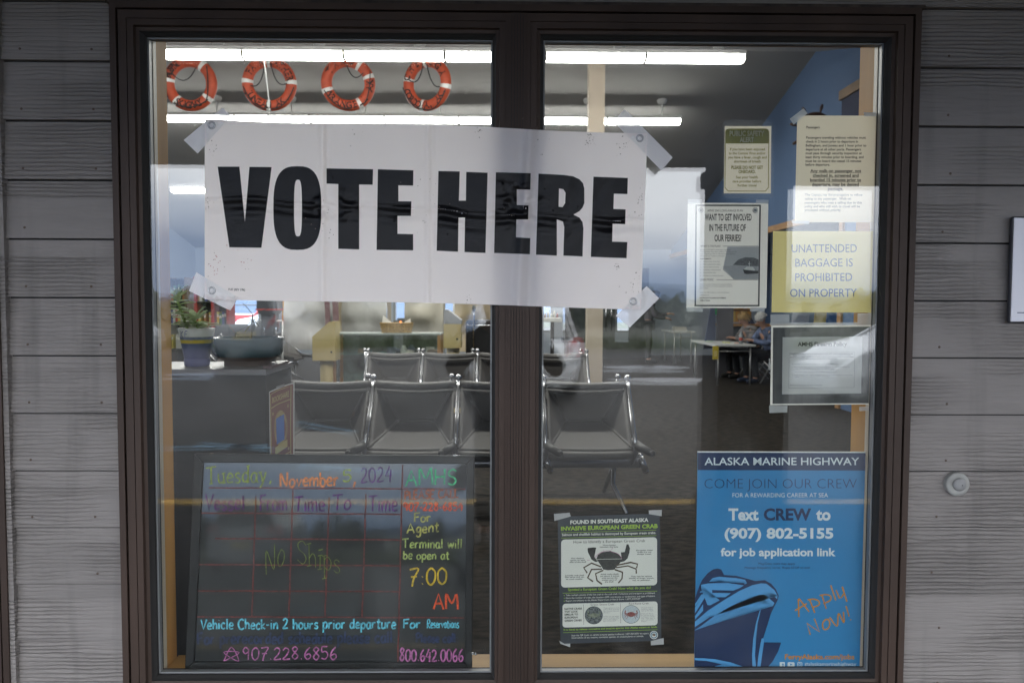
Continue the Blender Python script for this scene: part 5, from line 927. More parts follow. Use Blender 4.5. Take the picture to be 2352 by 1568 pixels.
# ---------------------------------------------------------------- tandem sling seating
M_SLING = mat('charcoal_sling_vinyl', (.080, .074, .071), .48, spec=.6, bump=(60, .06)); M_ALU = mat('polished_aluminium', (.52, .52, .54), .27, 1.0); M_ARM = mat('black_arm_pad', (.03, .03, .031), .4); M_BEAM = mat('grey_steel_beam', (.22, .22, .24), .3, .8)
def tandem(n, label, grp):
    t = thing('tandem_seating', label, 'seating', (0, 0, 0), grp); p = .61; X0 = -n*p/2
    for i in range(n):
        xa, xb = X0+i*p+.022, X0+(i+1)*p-.022; N, Mv = 26, 30; vs = []
        for jv in range(Mv+1):
            v = jv/Mv
            for iu in range(N+1):
                u = iu/N; d = min(v/.5, (1-v)/.5, u/.27, (1-u)/.27, 1.0)
                # soft pillow in each facet so the welded seams catch the light
                bx = .012*math.sin(math.pi*min(1, d))*(.6+.4*math.sin(u*9)*0)
                y = .10-.37*v+.25*d-bx; z = .855-.425*v-.075*d-.016*math.sin(math.pi*u)*(1-v)
                vs.append((xa+(xb-xa)*u, y, z))
        m_ = MB(); W_ = N+1
        m_.add(vs, [(j*W_+i_, j*W_+i_+1, (j+1)*W_+i_+1, (j+1)*W_+i_) for j in range(Mv) for i_ in range(N)], 0, True)
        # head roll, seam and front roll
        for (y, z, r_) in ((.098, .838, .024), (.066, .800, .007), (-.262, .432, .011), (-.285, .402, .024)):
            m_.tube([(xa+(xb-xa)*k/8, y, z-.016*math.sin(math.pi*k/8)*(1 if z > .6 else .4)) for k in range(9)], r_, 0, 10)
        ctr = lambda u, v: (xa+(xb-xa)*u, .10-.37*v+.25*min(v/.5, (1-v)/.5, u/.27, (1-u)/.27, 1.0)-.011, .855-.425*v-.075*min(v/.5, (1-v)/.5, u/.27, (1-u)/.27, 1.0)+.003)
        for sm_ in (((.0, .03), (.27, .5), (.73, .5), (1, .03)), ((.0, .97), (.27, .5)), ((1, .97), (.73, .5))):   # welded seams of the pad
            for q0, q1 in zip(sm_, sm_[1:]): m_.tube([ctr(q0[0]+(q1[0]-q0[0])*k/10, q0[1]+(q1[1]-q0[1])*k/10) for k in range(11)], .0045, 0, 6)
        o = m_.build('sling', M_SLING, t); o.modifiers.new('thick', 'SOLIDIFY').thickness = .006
    for i in range(n+1):
        x = X0+i*p; m_ = MB()
        m_.tube([(x, .115, .875), (x, .075, .80), (x, -.08, .63), (x, -.275, .455)], [.017, .017, .018, .014], 0, 10); m_.sphere((x, .115, .885), .024, 0, 12); m_.sphere((x-.055, .22, .883), .022, 0, 12); m_.tube([(x-.055, .22, .88), (x-.055, .30, .5)], .014, 0, 8); m_.build('side_rail', M_ALU, t)
        s_ = 1 if i > n/2 else -1
        m_ = MB(); m_.tube([(x, -.15, .47), (x+s_*.02, -.27, .455), (x+s_*.085, -.40, .435)], [.028, .034, .024], 0, 10); m_.sphere((x+s_*.085, -.40, .435), .024, 0, 10); m_.build('arm_pad', M_ARM, t)
        m_ = MB(); m_.tube([(x+.02, -.22, .44), (x, -.1, .31)], .02, 0, 8); m_.build('bracket', M_BEAM, t)
    m_ = MB(); m_.tube([(X0-.06, -.08, .305), (-X0+.06, -.08, .305)], .034, 0, 14); m_.tube([(X0-.02, .28, .32), (-X0+.02, .28, .32)], .03, 0, 12); m_.build('beam', M_BEAM, t)
    for x in (X0-.075, X0+p*1.02, -X0-p*1.0+.02, -X0+.075)[0:4]:
        m_ = MB(); m_.tube([(x-.02, -.115, .36), (x+.02, -.125, .26)], .023, 0, 12); m_.sphere((x-.02, -.115, .36), .023, 0, 10); m_.sphere((x+.02, -.125, .26), .023, 0, 10); m_.build('beam_cap', M_ALU, t)
    for x in (X0+.12, -X0-.12):
        m_ = MB(); m_.tube([(x, -.08, .30), (x-.01, -.1, .16), (x+.05, -.34, .014)], .016, 0, 8); m_.tube([(x, -.08, .30), (x-.02, .30, .014)], .016, 0, 8); m_.build('leg', M_ALU, t)
    return t
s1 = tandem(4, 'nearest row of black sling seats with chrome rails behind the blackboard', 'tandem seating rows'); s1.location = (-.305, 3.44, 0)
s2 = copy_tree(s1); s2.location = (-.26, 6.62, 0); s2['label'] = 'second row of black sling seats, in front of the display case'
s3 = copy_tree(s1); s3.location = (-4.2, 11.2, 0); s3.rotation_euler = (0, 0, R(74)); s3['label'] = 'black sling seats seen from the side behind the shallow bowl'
# ---------------------------------------------------------------- display case, kiosks, basket
M_CGLASS = glass_mat('case_glass', .10, (.90, .96, .94)); M_OAK = mat('oak_case', (.36, .19, .07), .5, var=(5, .2)); M_GREEN = mat('green_glass_edge', (.10, .22, .19), .2)
a = PZ(763, 765, 10.9); x0, x1, yb_, yf = a.x, PZ(1012, 765, 10.9).x, a.y+.55, a.y; zt = a.z
t = thing('display_case', 'long glass display case with oak corners full of shells and carvings', 'display case', ((x0+x1)/2, yf, 0))
m_ = MB(); m_.box((x0, yf, 0), (x1, yb_, .23))
for x in (x0, x1-.045): m_.box((x, yf, .2301), (x+.045, yf+.045, zt-.02)); m_.box((x, yb_-.045, .2301), (x+.045, yb_, zt-.02))
m_.build('oak_frame', M_OAK, t)
m_ = MB(); m_.quad((x0+.045, yf+.01, .231), (x1-.045, yf+.01, .231), (x1-.045, yf+.01, zt-.02), (x0+.045, yf+.01, zt-.02)); m_.build('front_glass', M_CGLASS, t)
m_ = MB(); m_.box((x0-.004, yf-.004, zt-.02), (x1+.004, yb_, zt)); m_.build('top', [mat('grey_green_top', (.30, .34, .33), .25)], t)
m_ = MB(); m_.box((x0+.05, yf+.03, .70), (x1-.05, yb_-.04, .706)); m_.build('shelf', M_GREEN, t)
m_ = MB(); m_.box((x0+.045, yb_-.02, .231), (x1-.045, yb_-.01, zt-.02)); m_.build('back_panel', mat('case_back', (.16, .22, .21), .8, var=(6, .6)), t)
rnd = random.Random(21); PAL = [(.5, .47, .40), (.30, .22, .15), (.07, .20, .19), (.55, .55, .52), (.25, .06, .05), (.10, .13, .20), (.45, .40, .22)]
for i in range(26):
    x = rnd.uniform(x0+.12, x1-.12); up = i % 2; z0 = .7065 if up else .2305; s_ = rnd.uniform(.035, .075); k = rnd.randrange(4); y = rnd.uniform(yf+.12, yb_-.14); m_ = MB()
    cl = rnd.randrange(len(PAL)); mm = mat('curio_%d' % cl, PAL[cl], .6, var=(20, .4))
    if k == 0: m_.lathe([(.0001, z0), (s_*.5, z0), (s_*.8, z0+s_*.8), (s_*.35, z0+s_*1.5), (s_*.45, z0+s_*1.7), (.0001, z0+s_*1.7)], (x, y, 0), 14); lb, ct, nm = 'small vase', 'vase', 'vase'
    elif k == 1: m_.sphere((x, y, z0+s_*.55), s_, 0, 12, (1.6, .8, .55)); m_.sphere((x+s_*.4, y-s_*.6, z0+s_*.55), s_*.3, 0, 8); lb, ct, nm = 'rounded carved shell', 'shell', 'shell'
    elif k == 2: m_.box((x-s_, y, z0), (x+s_, y+.02, z0+s_*1.5)); m_.box((x-s_*.9, y-.004, z0+s_*.1), (x+s_*.9, y, z0+s_*1.4)); lb, ct, nm = 'propped card', 'card', 'card'
    else: m_.lathe([(.0001, z0), (s_*1.1, z0+.002), (s_*1.3, z0+s_*.35), (s_*1.2, z0+s_*.4), (s_*.9, z0+s_*.1), (.0001, z0+s_*.08)], (x, y, 0), 14); lb, ct, nm = 'shallow dish', 'dish', 'dish'
    tag(m_.build(nm, mm), '%s on the %s shelf of the display case' % (lb, 'upper' if up else 'lower'), ct, 'curios in the display case')
# wicker basket with papers on the case
c = PZ(911, 764, 11.1); t = thing('basket', 'long wicker basket with folded papers on top of the display case', 'basket', (c.x, c.y, zt))
M_WICK = mat('wicker', (.33, .21, .08), .8, var=(60, .5), bump=(120, .6)); m_ = MB(); z0 = zt+.001
for k in range(7): m_.tube([(c.x+.20*(1+.02*k)*math.cos(q), c.y+.09*(1+.02*k)*math.sin(q), z0+.012+.02*k) for q in [2*math.pi*i/28 for i in range(29)]], .013, 0, 6)
m_.box((c.x-.17, c.y-.07, z0), (c.x+.17, c.y+.07, z0+.02)); m_.build('basket_body', M_WICK, t)
m_ = MB(); m_.add([(c.x-.2, c.y, z0+.14), (c.x-.06, c.y-.02, z0+.12), (c.x-.09, c.y+.03, z0+.16), (c.x-.19, c.y+.03, z0+.24)], [(0, 1, 2, 3)]); m_.add([(c.x+.1, c.y, z0+.14), (c.x+.2, c.y-.02, z0+.14), (c.x+.19, c.y+.03, z0+.2), (c.x+.12, c.y+.03, z0+.16)], [(0, 1, 2, 3)]); m_.build('papers', M_PAPW, t)
M_TAN = mat('tan_laminate', (.46, .36, .16), .6); M_GREYP = mat('grey_lectern_plastic', (.33, .33, .36), .5)
def kiosk(px0, px1, pyt, pym, pyb, z, label, capm, flip):
    a, b_ = PZ(px0, pym, z), PZ(px1, pyb, z); zt_ = PZ(px0, pyt, z).z; y = a.y; t = thing('kiosk', label, 'kiosk', ((a.x+b_.x)/2, y, 0)); zm = a.z
    m_ = MB(); m_.box((a.x, y, b_.z), (b_.x, y+.35, zm)); m_.build('box', M_TAN, t, bevel=.006)
    m_ = MB(); hi, lo = (b_.x, a.x) if flip else (a.x, b_.x); w_ = (b_.x-a.x)*.28*(1 if flip else -1)
    m_.prism([(lo, y, zm+.001), (hi, y, zm+.001), (hi, y, zt_), (hi-w_*.9, y, zt_-.005), (lo, y, zm+.05)], (0, .35, 0)); m_.build('sloped_top', capm, t)
    m_ = MB(); m_.tube([((a.x+b_.x)/2, y+.17, .0), ((a.x+b_.x)/2, y+.17, b_.z)], .085, 0, 18); m_.lathe([(.2, 0), (.2, .02), (.09, .04)], ((a.x+b_.x)/2, y+.17, 0), 24); m_.build('post', M_TAN, t)
    m_ = MB(); m_.lathe([(.014, -.006), (.0001, -.008)], (b_.x-.05, y, b_.z+.12), 12, 0, 'y'); m_.build('knob', M_TRIM, t)
    return t
kiosk(717, 770, 738, 782, 829, 10.6, 'tan kiosk on a round post with a sloped tan top, left of the display case', M_TAN, True)
kiosk(1019, 1059, 711, 744, 800, 10.2, 'tan kiosk with a grey sloped top at the right end of the display case', M_GREYP, False)
# black rolling case with chrome handle beside the mullion
a = PZ(1066, 790, 10.6); t = thing('suitcase', 'black upright rolling case with a chrome handle near the mullion', 'suitcase', (a.x+.25, a.y, 0))
m_ = MB(); m_.box((a.x+.02, a.y, .08), (a.x+.55, a.y+.3, PZ(1066, 735, 10.6).z)); m_.build('shell', mat('black_nylon', (.008, .008, .009), .8), t, bevel=.03)
m_ = MB(); z0 = PZ(1066, 735, 10.6).z; m_.tube([(a.x+.13, a.y-.01, .6), (a.x+.13, a.y-.02, z0+.05), (a.x+.13, a.y-.02, z0+.13)], .014, 0, 8); m_.sphere((a.x+.13, a.y-.02, z0+.15), .035, 1, 10, (.7, .7, 1.5)); m_.tube([(a.x+.03, a.y-.012, z0-.07), (a.x+.54, a.y-.012, z0-.07)], .01, 0, 8); m_.build('handle', [M_ALU, M_TRIM], t)
for sx in (.08, .49): m_ = MB(); m_.lathe([(.02, -.02), (.05, -.02), (.05, .02), (.02, .02)], (a.x+sx, a.y+.04, .05), 16, 0, 'y'); m_.build('wheel', M_TYRE, t)
# ---------------------------------------------------------------- voting booths with cloth fronts
M_CLO = [mat('cloth_white', (.42, .41, .405), .9, var=(3, .1)), mat('cloth_grey', (.38, .375, .36), .9, var=(3, .12)), mat('cloth_cream', (.43, .40, .34), .9, var=(3, .12)), mat('cloth_tan', (.42, .34, .23), .9, var=(3, .15))]
M_POLE = mat('booth_pole', (.45, .45, .45), .4, .6)
def cloth(mb, x0, x1, y, z0, z1, seed, amp=.13, m=0):
    N, K = 30, 34
    mb.add([(x0+(x1-x0)*i/N, y+amp*mnoise.noise((i/N*2.2, k/K*3, seed))+amp*.9*mnoise.noise((i/N*1.5+k/K*1.6, seed, k/K*.8))-.05*math.exp(-((k/K-.80-.04*math.sin(i/N*5+seed))/.025)**2), z0+(z1-z0)*k/K) for k in range(K+1) for i in range(N+1)],
           [(k*(N+1)+i, k*(N+1)+i+1, (k+1)*(N+1)+i+1, (k+1)*(N+1)+i) for k in range(K) for i in range(N)], m, True)
def booth(px0, px1, z, mi, label, stripes=None):
    a, b_ = PZ(px0, 740, z), PZ(px1, 740, z); y = a.y; t = thing('voting_booth', label, 'voting booth', ((a.x+b_.x)/2, y, 0), 'cloth fronted voting booths'); zt_ = 1.75
    m_ = MB()
    for x in (a.x+.02, b_.x-.02):
        for yy in (y+.03, y+.6): m_.tube([(x, yy, 0), (x, yy, zt_)], .012, 0, 6)
    for x in (a.x+.02, b_.x-.02): m_.tube([(x, y+.03, zt_), (x, y+.6, zt_)], .012, 0, 6)
    m_.tube([(a.x, y+.03, zt_), (b_.x, y+.03, zt_)], .012, 0, 6); m_.build('pole_frame', M_POLE, t)
    m_ = MB(); cloth(m_, a.x, b_.x, y, .55, zt_+.02, mi*3.3+px0*.01); m_.build('cloth_front', M_CLO[mi], t)
    m_ = MB(); m_.add([(b_.x, y+.02+.56*i/6, .55+1.2*k/6) for k in range(7) for i in range(7)], [(k*7+i, k*7+i+1, (k+1)*7+i+1, (k+1)*7+i) for k in range(6) for i in range(6)], 0, True); m_.build('cloth_side', M_CLO[3], t)
    if stripes:
        for (q0, q1) in stripes:
            m_ = MB(); xa, xb = PZ(q0, 740, z-.25).x, PZ(q1, 740, z-.25).x
            for i in range(7):
                u0, u1 = xa+(xb-xa)*i/7, xa+(xb-xa)*(i+.62)/7
                m_.add([(u0+.01*math.sin(k*.9), y-.22, .9+.14*k) for k in range(7)]+[(u1+.01*math.sin(k*.9), y-.22, .9+.14*k) for k in range(7)], [(k, k+7, k+8, k+1) for k in range(6)], 0)
            m_.box((xa, y-.215, .9), (xb, y-.21, 1.74), 1); m_.build('striped_curtain', [mat('maroon_stripe', (.16, .035, .05), .8), M_CLO[0]], t)
    return t
booth(653, 776, 14.6, 0, 'white cloth voting booth with maroon striped side curtains', ((745, 757), (763, 777)))
booth(776, 889, 15.0, 1, 'pale grey cloth voting booth behind the wicker basket')
booth(930, 1018, 15.0, 2, 'cream cloth voting booth right of the small black box')
booth(1040, 1140, 14.0, 3, 'tan cloth voting booth beside the mullion')
c = PZ(920, 745, 15.3); t = thing('ballot_scanner', 'small black machine with an orange light between two cloth booths', 'machine', (c.x, c.y, 0))
m_ = MB(); m_.box((c.x-.14, c.y, c.z-.2), (c.x+.14, c.y+.3, c.z+.08)); m_.box((c.x-.07, c.y+.05, c.z+.0801), (c.x+.1, c.y+.25, c.z+.12)); m_.build('casing', M_TRIM, t, bevel=.01)
m_ = MB(); m_.box((c.x-.2, c.y-.04, 0), (c.x+.2, c.y+.34, c.z-.201)); m_.build('cabinet_base', mat('dark_cabinet', (.03, .03, .035), .6), t)
m_ = MB(); m_.sphere((c.x+.0, c.y-.004, c.z+.04), .022, 0, 8); m_.build('indicator', mat('orange_indicator', (.6, .1, .01), .4, emit=((1, .2, .03), 2.0)), t)
# ---------------------------------------------------------------- outboard motor on its stand, book shelves, chairs, hoops (left background)
c = PZ(620, 740, 13.0); t = thing('outboard_motor', 'black outboard motor with red stripes on a stand', 'outboard motor', (c.x, c.y, 0)); M_OB = mat('black_cowling', (.025, .027, .032), .35)
m_ = MB(); m_.add([(c.x+sx*w_, c.y+sy*.17, z) for (w_, z) in ((.13, 1.22), (.17, 1.30), (.16, 1.52), (.10, 1.58)) for sx, sy in ((-1, -1), (1, -1), (1, 1), (-1, 1))], [(r_*4+k, r_*4+(k+1) % 4, (r_+1)*4+(k+1) % 4, (r_+1)*4+k) for r_ in range(3) for k in range(4)]+[(12, 13, 14, 15)]); m_.build('cowling', M_OB, t, bevel=.02)
m_ = MB(); m_.box((c.x-.175, c.y-.18, 1.28), (c.x+.175, c.y+.17, 1.305)); m_.build('stripe', mat('red_stripe', (.45, .04, .03), .5), t)
m_ = MB(); m_.box((c.x-.11, c.y-.1, 1.0), (c.x+.11, c.y+.12, 1.22)); m_.box((c.x-.07, c.y-.06, .55), (c.x+.07, c.y+.08, 1.0)); m_.sphere((c.x, c.y-.02, .5), .09, 0, 10, (1, 2, .8)); m_.build('leg_case', mat('dark_leg_case', (.05, .053, .06), .4), t)
m_ = MB()
for k in range(3): q = 2.1*k; m_.add([(c.x, c.y+.2, .5), (c.x+.12*math.cos(q), c.y+.21, .5+.12*math.sin(q)), (c.x+.12*math.cos(q+.6), c.y+.24, .5+.12*math.sin(q+.6))], [(0, 1, 2)])
m_.build('propeller', M_OB, t)
m_ = MB(); m_.tube([(c.x-.2, c.y, 1.1), (c.x-.25, c.y-.2, 0)], .02, 0, 8); m_.tube([(c.x+.2, c.y, 1.1), (c.x+.25, c.y-.2, 0)], .02, 0, 8); m_.tube([(c.x, c.y, 1.1), (c.x, c.y+.35, 0)], .02, 0, 8); m_.tube([(c.x-.2, c.y, 1.1), (c.x+.2, c.y, 1.1)], .02, 0, 8); m_.build('stand', M_POLE, t)
bc = [(.35, .04, .03), (.05, .07, .2), (.5, .4, .1), (.05, .15, .08), (.45, .44, .42), (.02, .02, .025), (.3, .14, .05)]
for kx, (px0, px1, z, lbl) in enumerate(((384, 428, 15.2, 'tall dark shelf unit at the far left behind the succulent'), (446, 524, 14.6, 'tall shelf unit with red uprights behind the bottom left tape'))):
    a, b_ = PZ(px0, 700, z), PZ(px1, 700, z); t = thing('shelf_unit', lbl, 'shelf', ((a.x+b_.x)/2, a.y, 0)); m_ = MB()
    m_.box((a.x, a.y+.3, 0), (b_.x, a.y+.32, 1.85)); 
    for z0 in (.05, .5, .95, 1.4, 1.83): m_.box((a.x+.03, a.y, z0), (b_.x-.03, a.y+.3, z0+.02))
    m_.build('shelves', mat('dark_shelf', (.03, .03, .035), .7), t)
    m_ = MB()
    for x in (a.x, b_.x-.03)+(((a.x+b_.x)/2,) if kx else ()): m_.box((x, a.y-.01, 0), (x+.05, a.y+.32, 1.87))
    m_.build('upright', mat('red_upright', (.28, .03, .025), .6) if kx else mat('brown_upright', (.13, .09, .05), .6), t)
    rnd = random.Random(kx+3); i = 0
    for z0 in (.5, .95, 1.4):
        x = a.x+.06
        while x < b_.x-.08:
            w_ = rnd.uniform(.02, .05); h_ = rnd.uniform(.2, .32); cl = rnd.randrange(7); m_ = MB(); m_.box((x, a.y+.03, z0+.021), (x+w_, a.y+.24, z0+.02+h_)); m_.box((x+.003, a.y+.026, z0+.03+h_*.6), (x+w_-.003, a.y+.0299, z0+.03+h_*.8), 1)
            tag(m_.build('book', [mat('book_%d' % cl, bc[cl], .7), M_PAPW]), 'upright book on the %s' % lbl, 'book', 'books on the far left shelves'); x += w_+.004+rnd.choice((0, 0, .05))
for i, (px, z) in enumerate(((548, 12.6), (515, 13.2))):
    c = PZ(px, 760, z); t = thing('armchair', ('grey padded armchair by the hooped window', 'grey padded armchair with an orange cushion, left of the other one')[i], 'chair', (c.x, c.y, 0)); M_UP = mat('grey_upholstery', (.07, .075, .085), .9)
    m_ = MB(); m_.box((c.x-.3, c.y-.3, .25), (c.x+.3, c.y+.25, .45)); m_.build('seat', M_UP, t, bevel=.04)
    m_ = MB(); m_.prism([(c.x-.3, c.y+.2, .4), (c.x+.3, c.y+.2, .4), (c.x+.28, c.y+.34, 1.02), (c.x-.28, c.y+.34, 1.02)], (0, .12, .02)); m_.build('backrest', M_UP, t, bevel=.04)
    for sx in (-1, 1): m_ = MB(); m_.box((c.x+sx*.34-.05, c.y-.28, .3), (c.x+sx*.34+.05, c.y+.25, .64)); m_.build('arm', M_UP, t, bevel=.03)
    for sx in (-1, 1):
        for sy in (-1, 1): m_ = MB(); m_.tube([(c.x+sx*.27, c.y-.02+sy*.24, 0), (c.x+sx*.26, c.y-.02+sy*.22, .25)], .02, 0, 8); m_.build('leg', M_TRIM, t)
    if i: m_ = MB(); m_.box((c.x-.18, c.y-.05, .46), (c.x+.2, c.y+.12, .78)); tag(m_.build('cushion', mat('orange_cushion', (.42, .10, .03), .9), bevel=.05), 'orange cushion propped on a grey armchair', 'cushion')
c = PZ(555, 720, 25); m_ = MB()
for k in range(3): x = c.x-.75+k*.85; m_.tube([(x-.42, c.y+.1*k, -.12)]+[(x-.42*math.cos(q), c.y+.1*k, 1.35+.75*math.sin(q)) for q in [math.pi*i/12 for i in range(13)]]+[(x+.42, c.y+.1*k, -.12)], .035, 0, 8)
m_.tube([(c.x-1.2, c.y, 1.3), (c.x+1.5, c.y+.2, 1.3)], .02, 0, 6); tag(m_.build('hoop_rack', mat('galvanised_hoop', (.2, .19, .17), .5, .5)), 'rack of tall metal hoops outside the far left window', 'rack')
# ---------------------------------------------------------------- right background
a = PZ(1243, 727, 14.0); b_ = PZ(1291, 733, 14.0); t = thing('side_table', 'white topped high table on a black post, right of the mullion', 'table', (b_.x-.3, a.y, 0)); x0 = b_.x-.75
m_ = MB(); m_.box((x0, a.y, b_.z-.05), (b_.x, a.y+.5, b_.z+.02)); m_.build('tabletop', mat('white_laminate', (.6, .6, .58), .5), t, bevel=.008)
m_ = MB(); xx = PZ(1269, 760, 14.2).x; m_.tube([(xx, a.y+.25, 0), (xx, a.y+.25, b_.z-.051)], .035, 0, 12); m_.lathe([(.26, 0), (.26, .02), (.04, .04)], (xx, a.y+.25, 0), 20); m_.build('pedestal', M_TRIM, t)
rnd = random.Random(9)
for i in range(6):
    x = PZ(1245+i*7, 728, 14.2).x; m_ = MB(); h_ = rnd.uniform(.06, .13); m_.lathe([(.0001, 0), (.02, 0), (.022, h_*.7), (.012, h_*.85), (.012, h_), (.0001, h_)], (x, a.y+.2, b_.z+.0205), 10); cl = rnd.randrange(7)
    tag(m_.build('bottle', mat('bottle_%d' % cl, PAL[cl], .4)), 'small bottle in the row on the white high table', 'bottle', 'bottles on the white high table')
a, b_ = PZ(1298, 704, 14.2), PZ(1346, 776, 14.2); t = thing('cabinet', 'black glass fronted cabinet left of the cream column', 'cabinet', ((a.x+b_.x)/2, a.y, 0))
m_ = MB(); m_.box((a.x, a.y, b_.z), (b_.x+.1, a.y+.5, a.z)); m_.build('carcass', mat('dark_glass_cabinet', (.02, .022, .03), .12, spec=.7), t, bevel=.008); m_ = MB(); m_.box((a.x-.03, a.y-.02, b_.z-.08), (b_.x+.13, a.y+.52, b_.z-.001)); 
for x in (a.x+.02, b_.x+.04): m_.box((x, a.y+.02, 0), (x+.05, a.y+.07, b_.z-.081)); m_.box((x, a.y+.42, 0), (x+.05, a.y+.47, b_.z-.081))
m_.build('cabinet_stand', M_TRIM, t)
m_ = MB(); m_.box((a.x+.08, a.y+.1, a.z+.001), (a.x+.25, a.y+.25, a.z+.1)); m_.box((a.x+.1, a.y+.12, a.z+.1), (a.x+.23, a.y+.23, a.z+.13), 1); tag(m_.build('canister', [mat('red_canister', (.4, .03, .04), .5), M_PAPW]), 'small red canister on top of the black cabinet', 'canister')
a, b_ = PZ(1386, 690, 20.3), PZ(1408, 800, 20.3); t = thing('door', 'dark glazed door with steel pull bars right of the cream column', 'door', ((a.x+b_.x)/2, a.y, 0)); M_DK = mat('dark_bronze_door', (.03, .03, .035), .4)
m_ = MB(); m_.box((a.x-.05, a.y, 0), (b_.x+.05, a.y+.06, 2.3)); m_.box((b_.x+.4, a.y, 0), (b_.x+.9, a.y+.06, 2.3)); m_.box((b_.x+.051, a.y, 0), (b_.x+.399, a.y+.06, .42)); m_.box((b_.x+.051, a.y, 2.1), (b_.x+.399, a.y+.06, 2.3)); m_.build('door_leaf', M_DK, t)
for dx in (.0, .14): m_ = MB(); m_.tube([(a.x+.06+dx, a.y-.06, .7), (a.x+.06+dx, a.y-.06, 1.5)], .018, 0, 8); m_.tube([(a.x+.06+dx, a.y-.06, .75), (a.x+.06+dx, a.y+.001, .75)], .01, 0, 6); m_.build('pull_bar', M_ALU, t)
m_ = MB()
for i in range(4000):
    x = random.uniform(-2, 9); y = random.uniform(23, 26); h_ = random.uniform(.1, .35); q = random.random()*6.28
    m_.add([(x-.05*math.cos(q), y-.05*math.sin(q), -.12), (x+.05*math.cos(q), y+.05*math.sin(q), -.12), (x, y, h_)], [(0, 1, 2)])
tag(m_.build('grass_strip', mat('far_grass', (.11, .15, .03), .9, var=(.6, .3))), kind='stuff')
# display boards and brochures inside the counter opening
a = PZ(1990, 290, 9.6)
t = thing('notice_board', 'navy board with a slanting timber cap high on the blue right wall', 'notice board', (4.4, 7.2, 3.5))
xq = 4.45; yq0, yq1 = 5.6, PZ(1918, 227, 10.5).y; zq = PZ(1918, 227, 10.5).z
m_ = MB(); m_.box((xq, yq0, 2.9), (xq+.14, yq1, zq-.02)); m_.build('board', mat('navy_panel', (.012, .018, .055), .8), t)
m_ = MB(); m_.box((xq-.03, yq0, zq-.02), (xq+.148, yq1+.03, zq+.10)); m_.build('timber_cap', mat('dark_oak_cap', (.16, .09, .04), .6, var=(5, .2)), t)
c = PZ(1873, 300, 10.3); t = thing('ship_wheel', 'dark wooden ship steering wheel on the wall, half hidden behind the passenger notice', 'ship wheel', c); M_MAH = mat('dark_mahogany', (.045, .02, .015), .4)
m_ = MB(); m_.tube([(c.x+.20*math.cos(q), c.y, c.z+.20*math.sin(q)) for q in [2*math.pi*i/32 for i in range(33)]], .035, 0, 10); m_.build('rim', M_MAH, t)
m_ = MB(); m_.sphere(c, .07, 0, 14); m_.build('hub', M_MAH, t)
for k in range(8): q = math.pi/8+k*math.pi/4+.15; m_ = MB(); m_.tube([(c.x+r_*math.cos(q), c.y, c.z+r_*math.sin(q)) for r_ in (.05, .16, .21, .25, .30, .34)], [.016, .018, .02, .012, .022, .014], 0, 10); m_.build('spoke', M_MAH, t)
a = PZ(1690, 735, 17.5); t = thing('counter', 'oak ticket counter in the opening behind the two seated people', 'counter', (5.6, 14.6, 0))
m_ = MB(); m_.box((4.85, 14.9, 0), (6.9, 15.4, .92)); m_.build('counter_front', mat('counter_grey', (.08, .09, .10), .7), t); m_ = MB(); m_.box((4.78, 14.8, .921), (6.95, 15.5, .97)); m_.build('counter_top', M_OAK, t)
m_ = MB(); m_.add([(5.2, 15.0, .972), (5.5, 15.0, .972), (5.46, 15.2, 1.1), (5.24, 15.2, 1.1)], [(0, 1, 2, 3)]); m_.tube([(5.2, 15.1, .98), (5.3, 15.1, 1.14), (5.42, 15.1, 1.12), (5.5, 15.1, .98)], .02, 0, 6); tag(m_.build('handbag', mat('black_blue_bag', (.02, .025, .06), .6)), 'small dark bag lying on the oak ticket counter', 'bag')
# yellow brochure rack on the back wall of the opening
a, b_ = PZ(1663, 700, 17.6), PZ(1728, 740, 17.6); t = thing('brochure_rack', 'rack of orange and white brochures behind the blond person', 'rack', ((a.x+b_.x)/2, a.y, 1.2)); m_ = MB(); m_.box((a.x, a.y+.08, b_.z), (b_.x, a.y+.12, a.z+.5)); 
for k in range(3): m_.box((a.x, a.y, b_.z+.28*k), (b_.x, a.y+.08, b_.z+.02+.28*k))
m_.build('rack_frame', M_OAK, t); m_ = MB(); n = 7
for k in range(3):
    for i in range(n): x = a.x+.02+(b_.x-a.x-.04)*i/n; m_.box((x, a.y+.03, b_.z+.021+.28*k), (x+(b_.x-a.x-.04)/n*.86, a.y+.045, b_.z+.24+.28*k), (i*2+k) % 3)
m_.build('brochures', [mat('brochure_orange', (.45, .22, .03), .7), mat('brochure_yellow', (.5, .36, .08), .7), mat('brochure_pale', (.45, .45, .45), .7)], t)
for i, (p0, p1, cl) in enumerate(((1815, 1856, (.35, .38, .5)), (1866, 1896, (.5, .38, .10)), (1893, 1930, (.06, .16, .42)), (1932, 1960, (.03, .06, .14)))):
    a, b_ = PZ(p0, 700, 15.4), PZ(p1, 745, 15.4); m_ = MB(); m_.prism([(a.x+.03, a.y, b_.z-.1), (b_.x, a.y, b_.z-.1), (b_.x+.08, a.y+.05, a.z+.2), (a.x+.1, a.y+.05, a.z+.2)], (0, .02, 0)); m_.prism([(a.x+.06, a.y-.001, b_.z-.02), (b_.x-.02, a.y-.001, b_.z-.02), (b_.x-.02, a.y+.0, b_.z+.01), (a.x+.06, a.y+.0, b_.z+.01)], (0, .001, 0), 1)
    tag(m_.build('leaning_sign', [mat('panel_%d' % i, cl, .7), M_PAPW]), ['pale blue leaning display card seen between the yellow and firearm notices', 'yellow leaning display card under the yellow notice', 'bright blue leaning display card under the yellow notice', 'dark leaning display card beside the bright blue one'][i], 'panel')
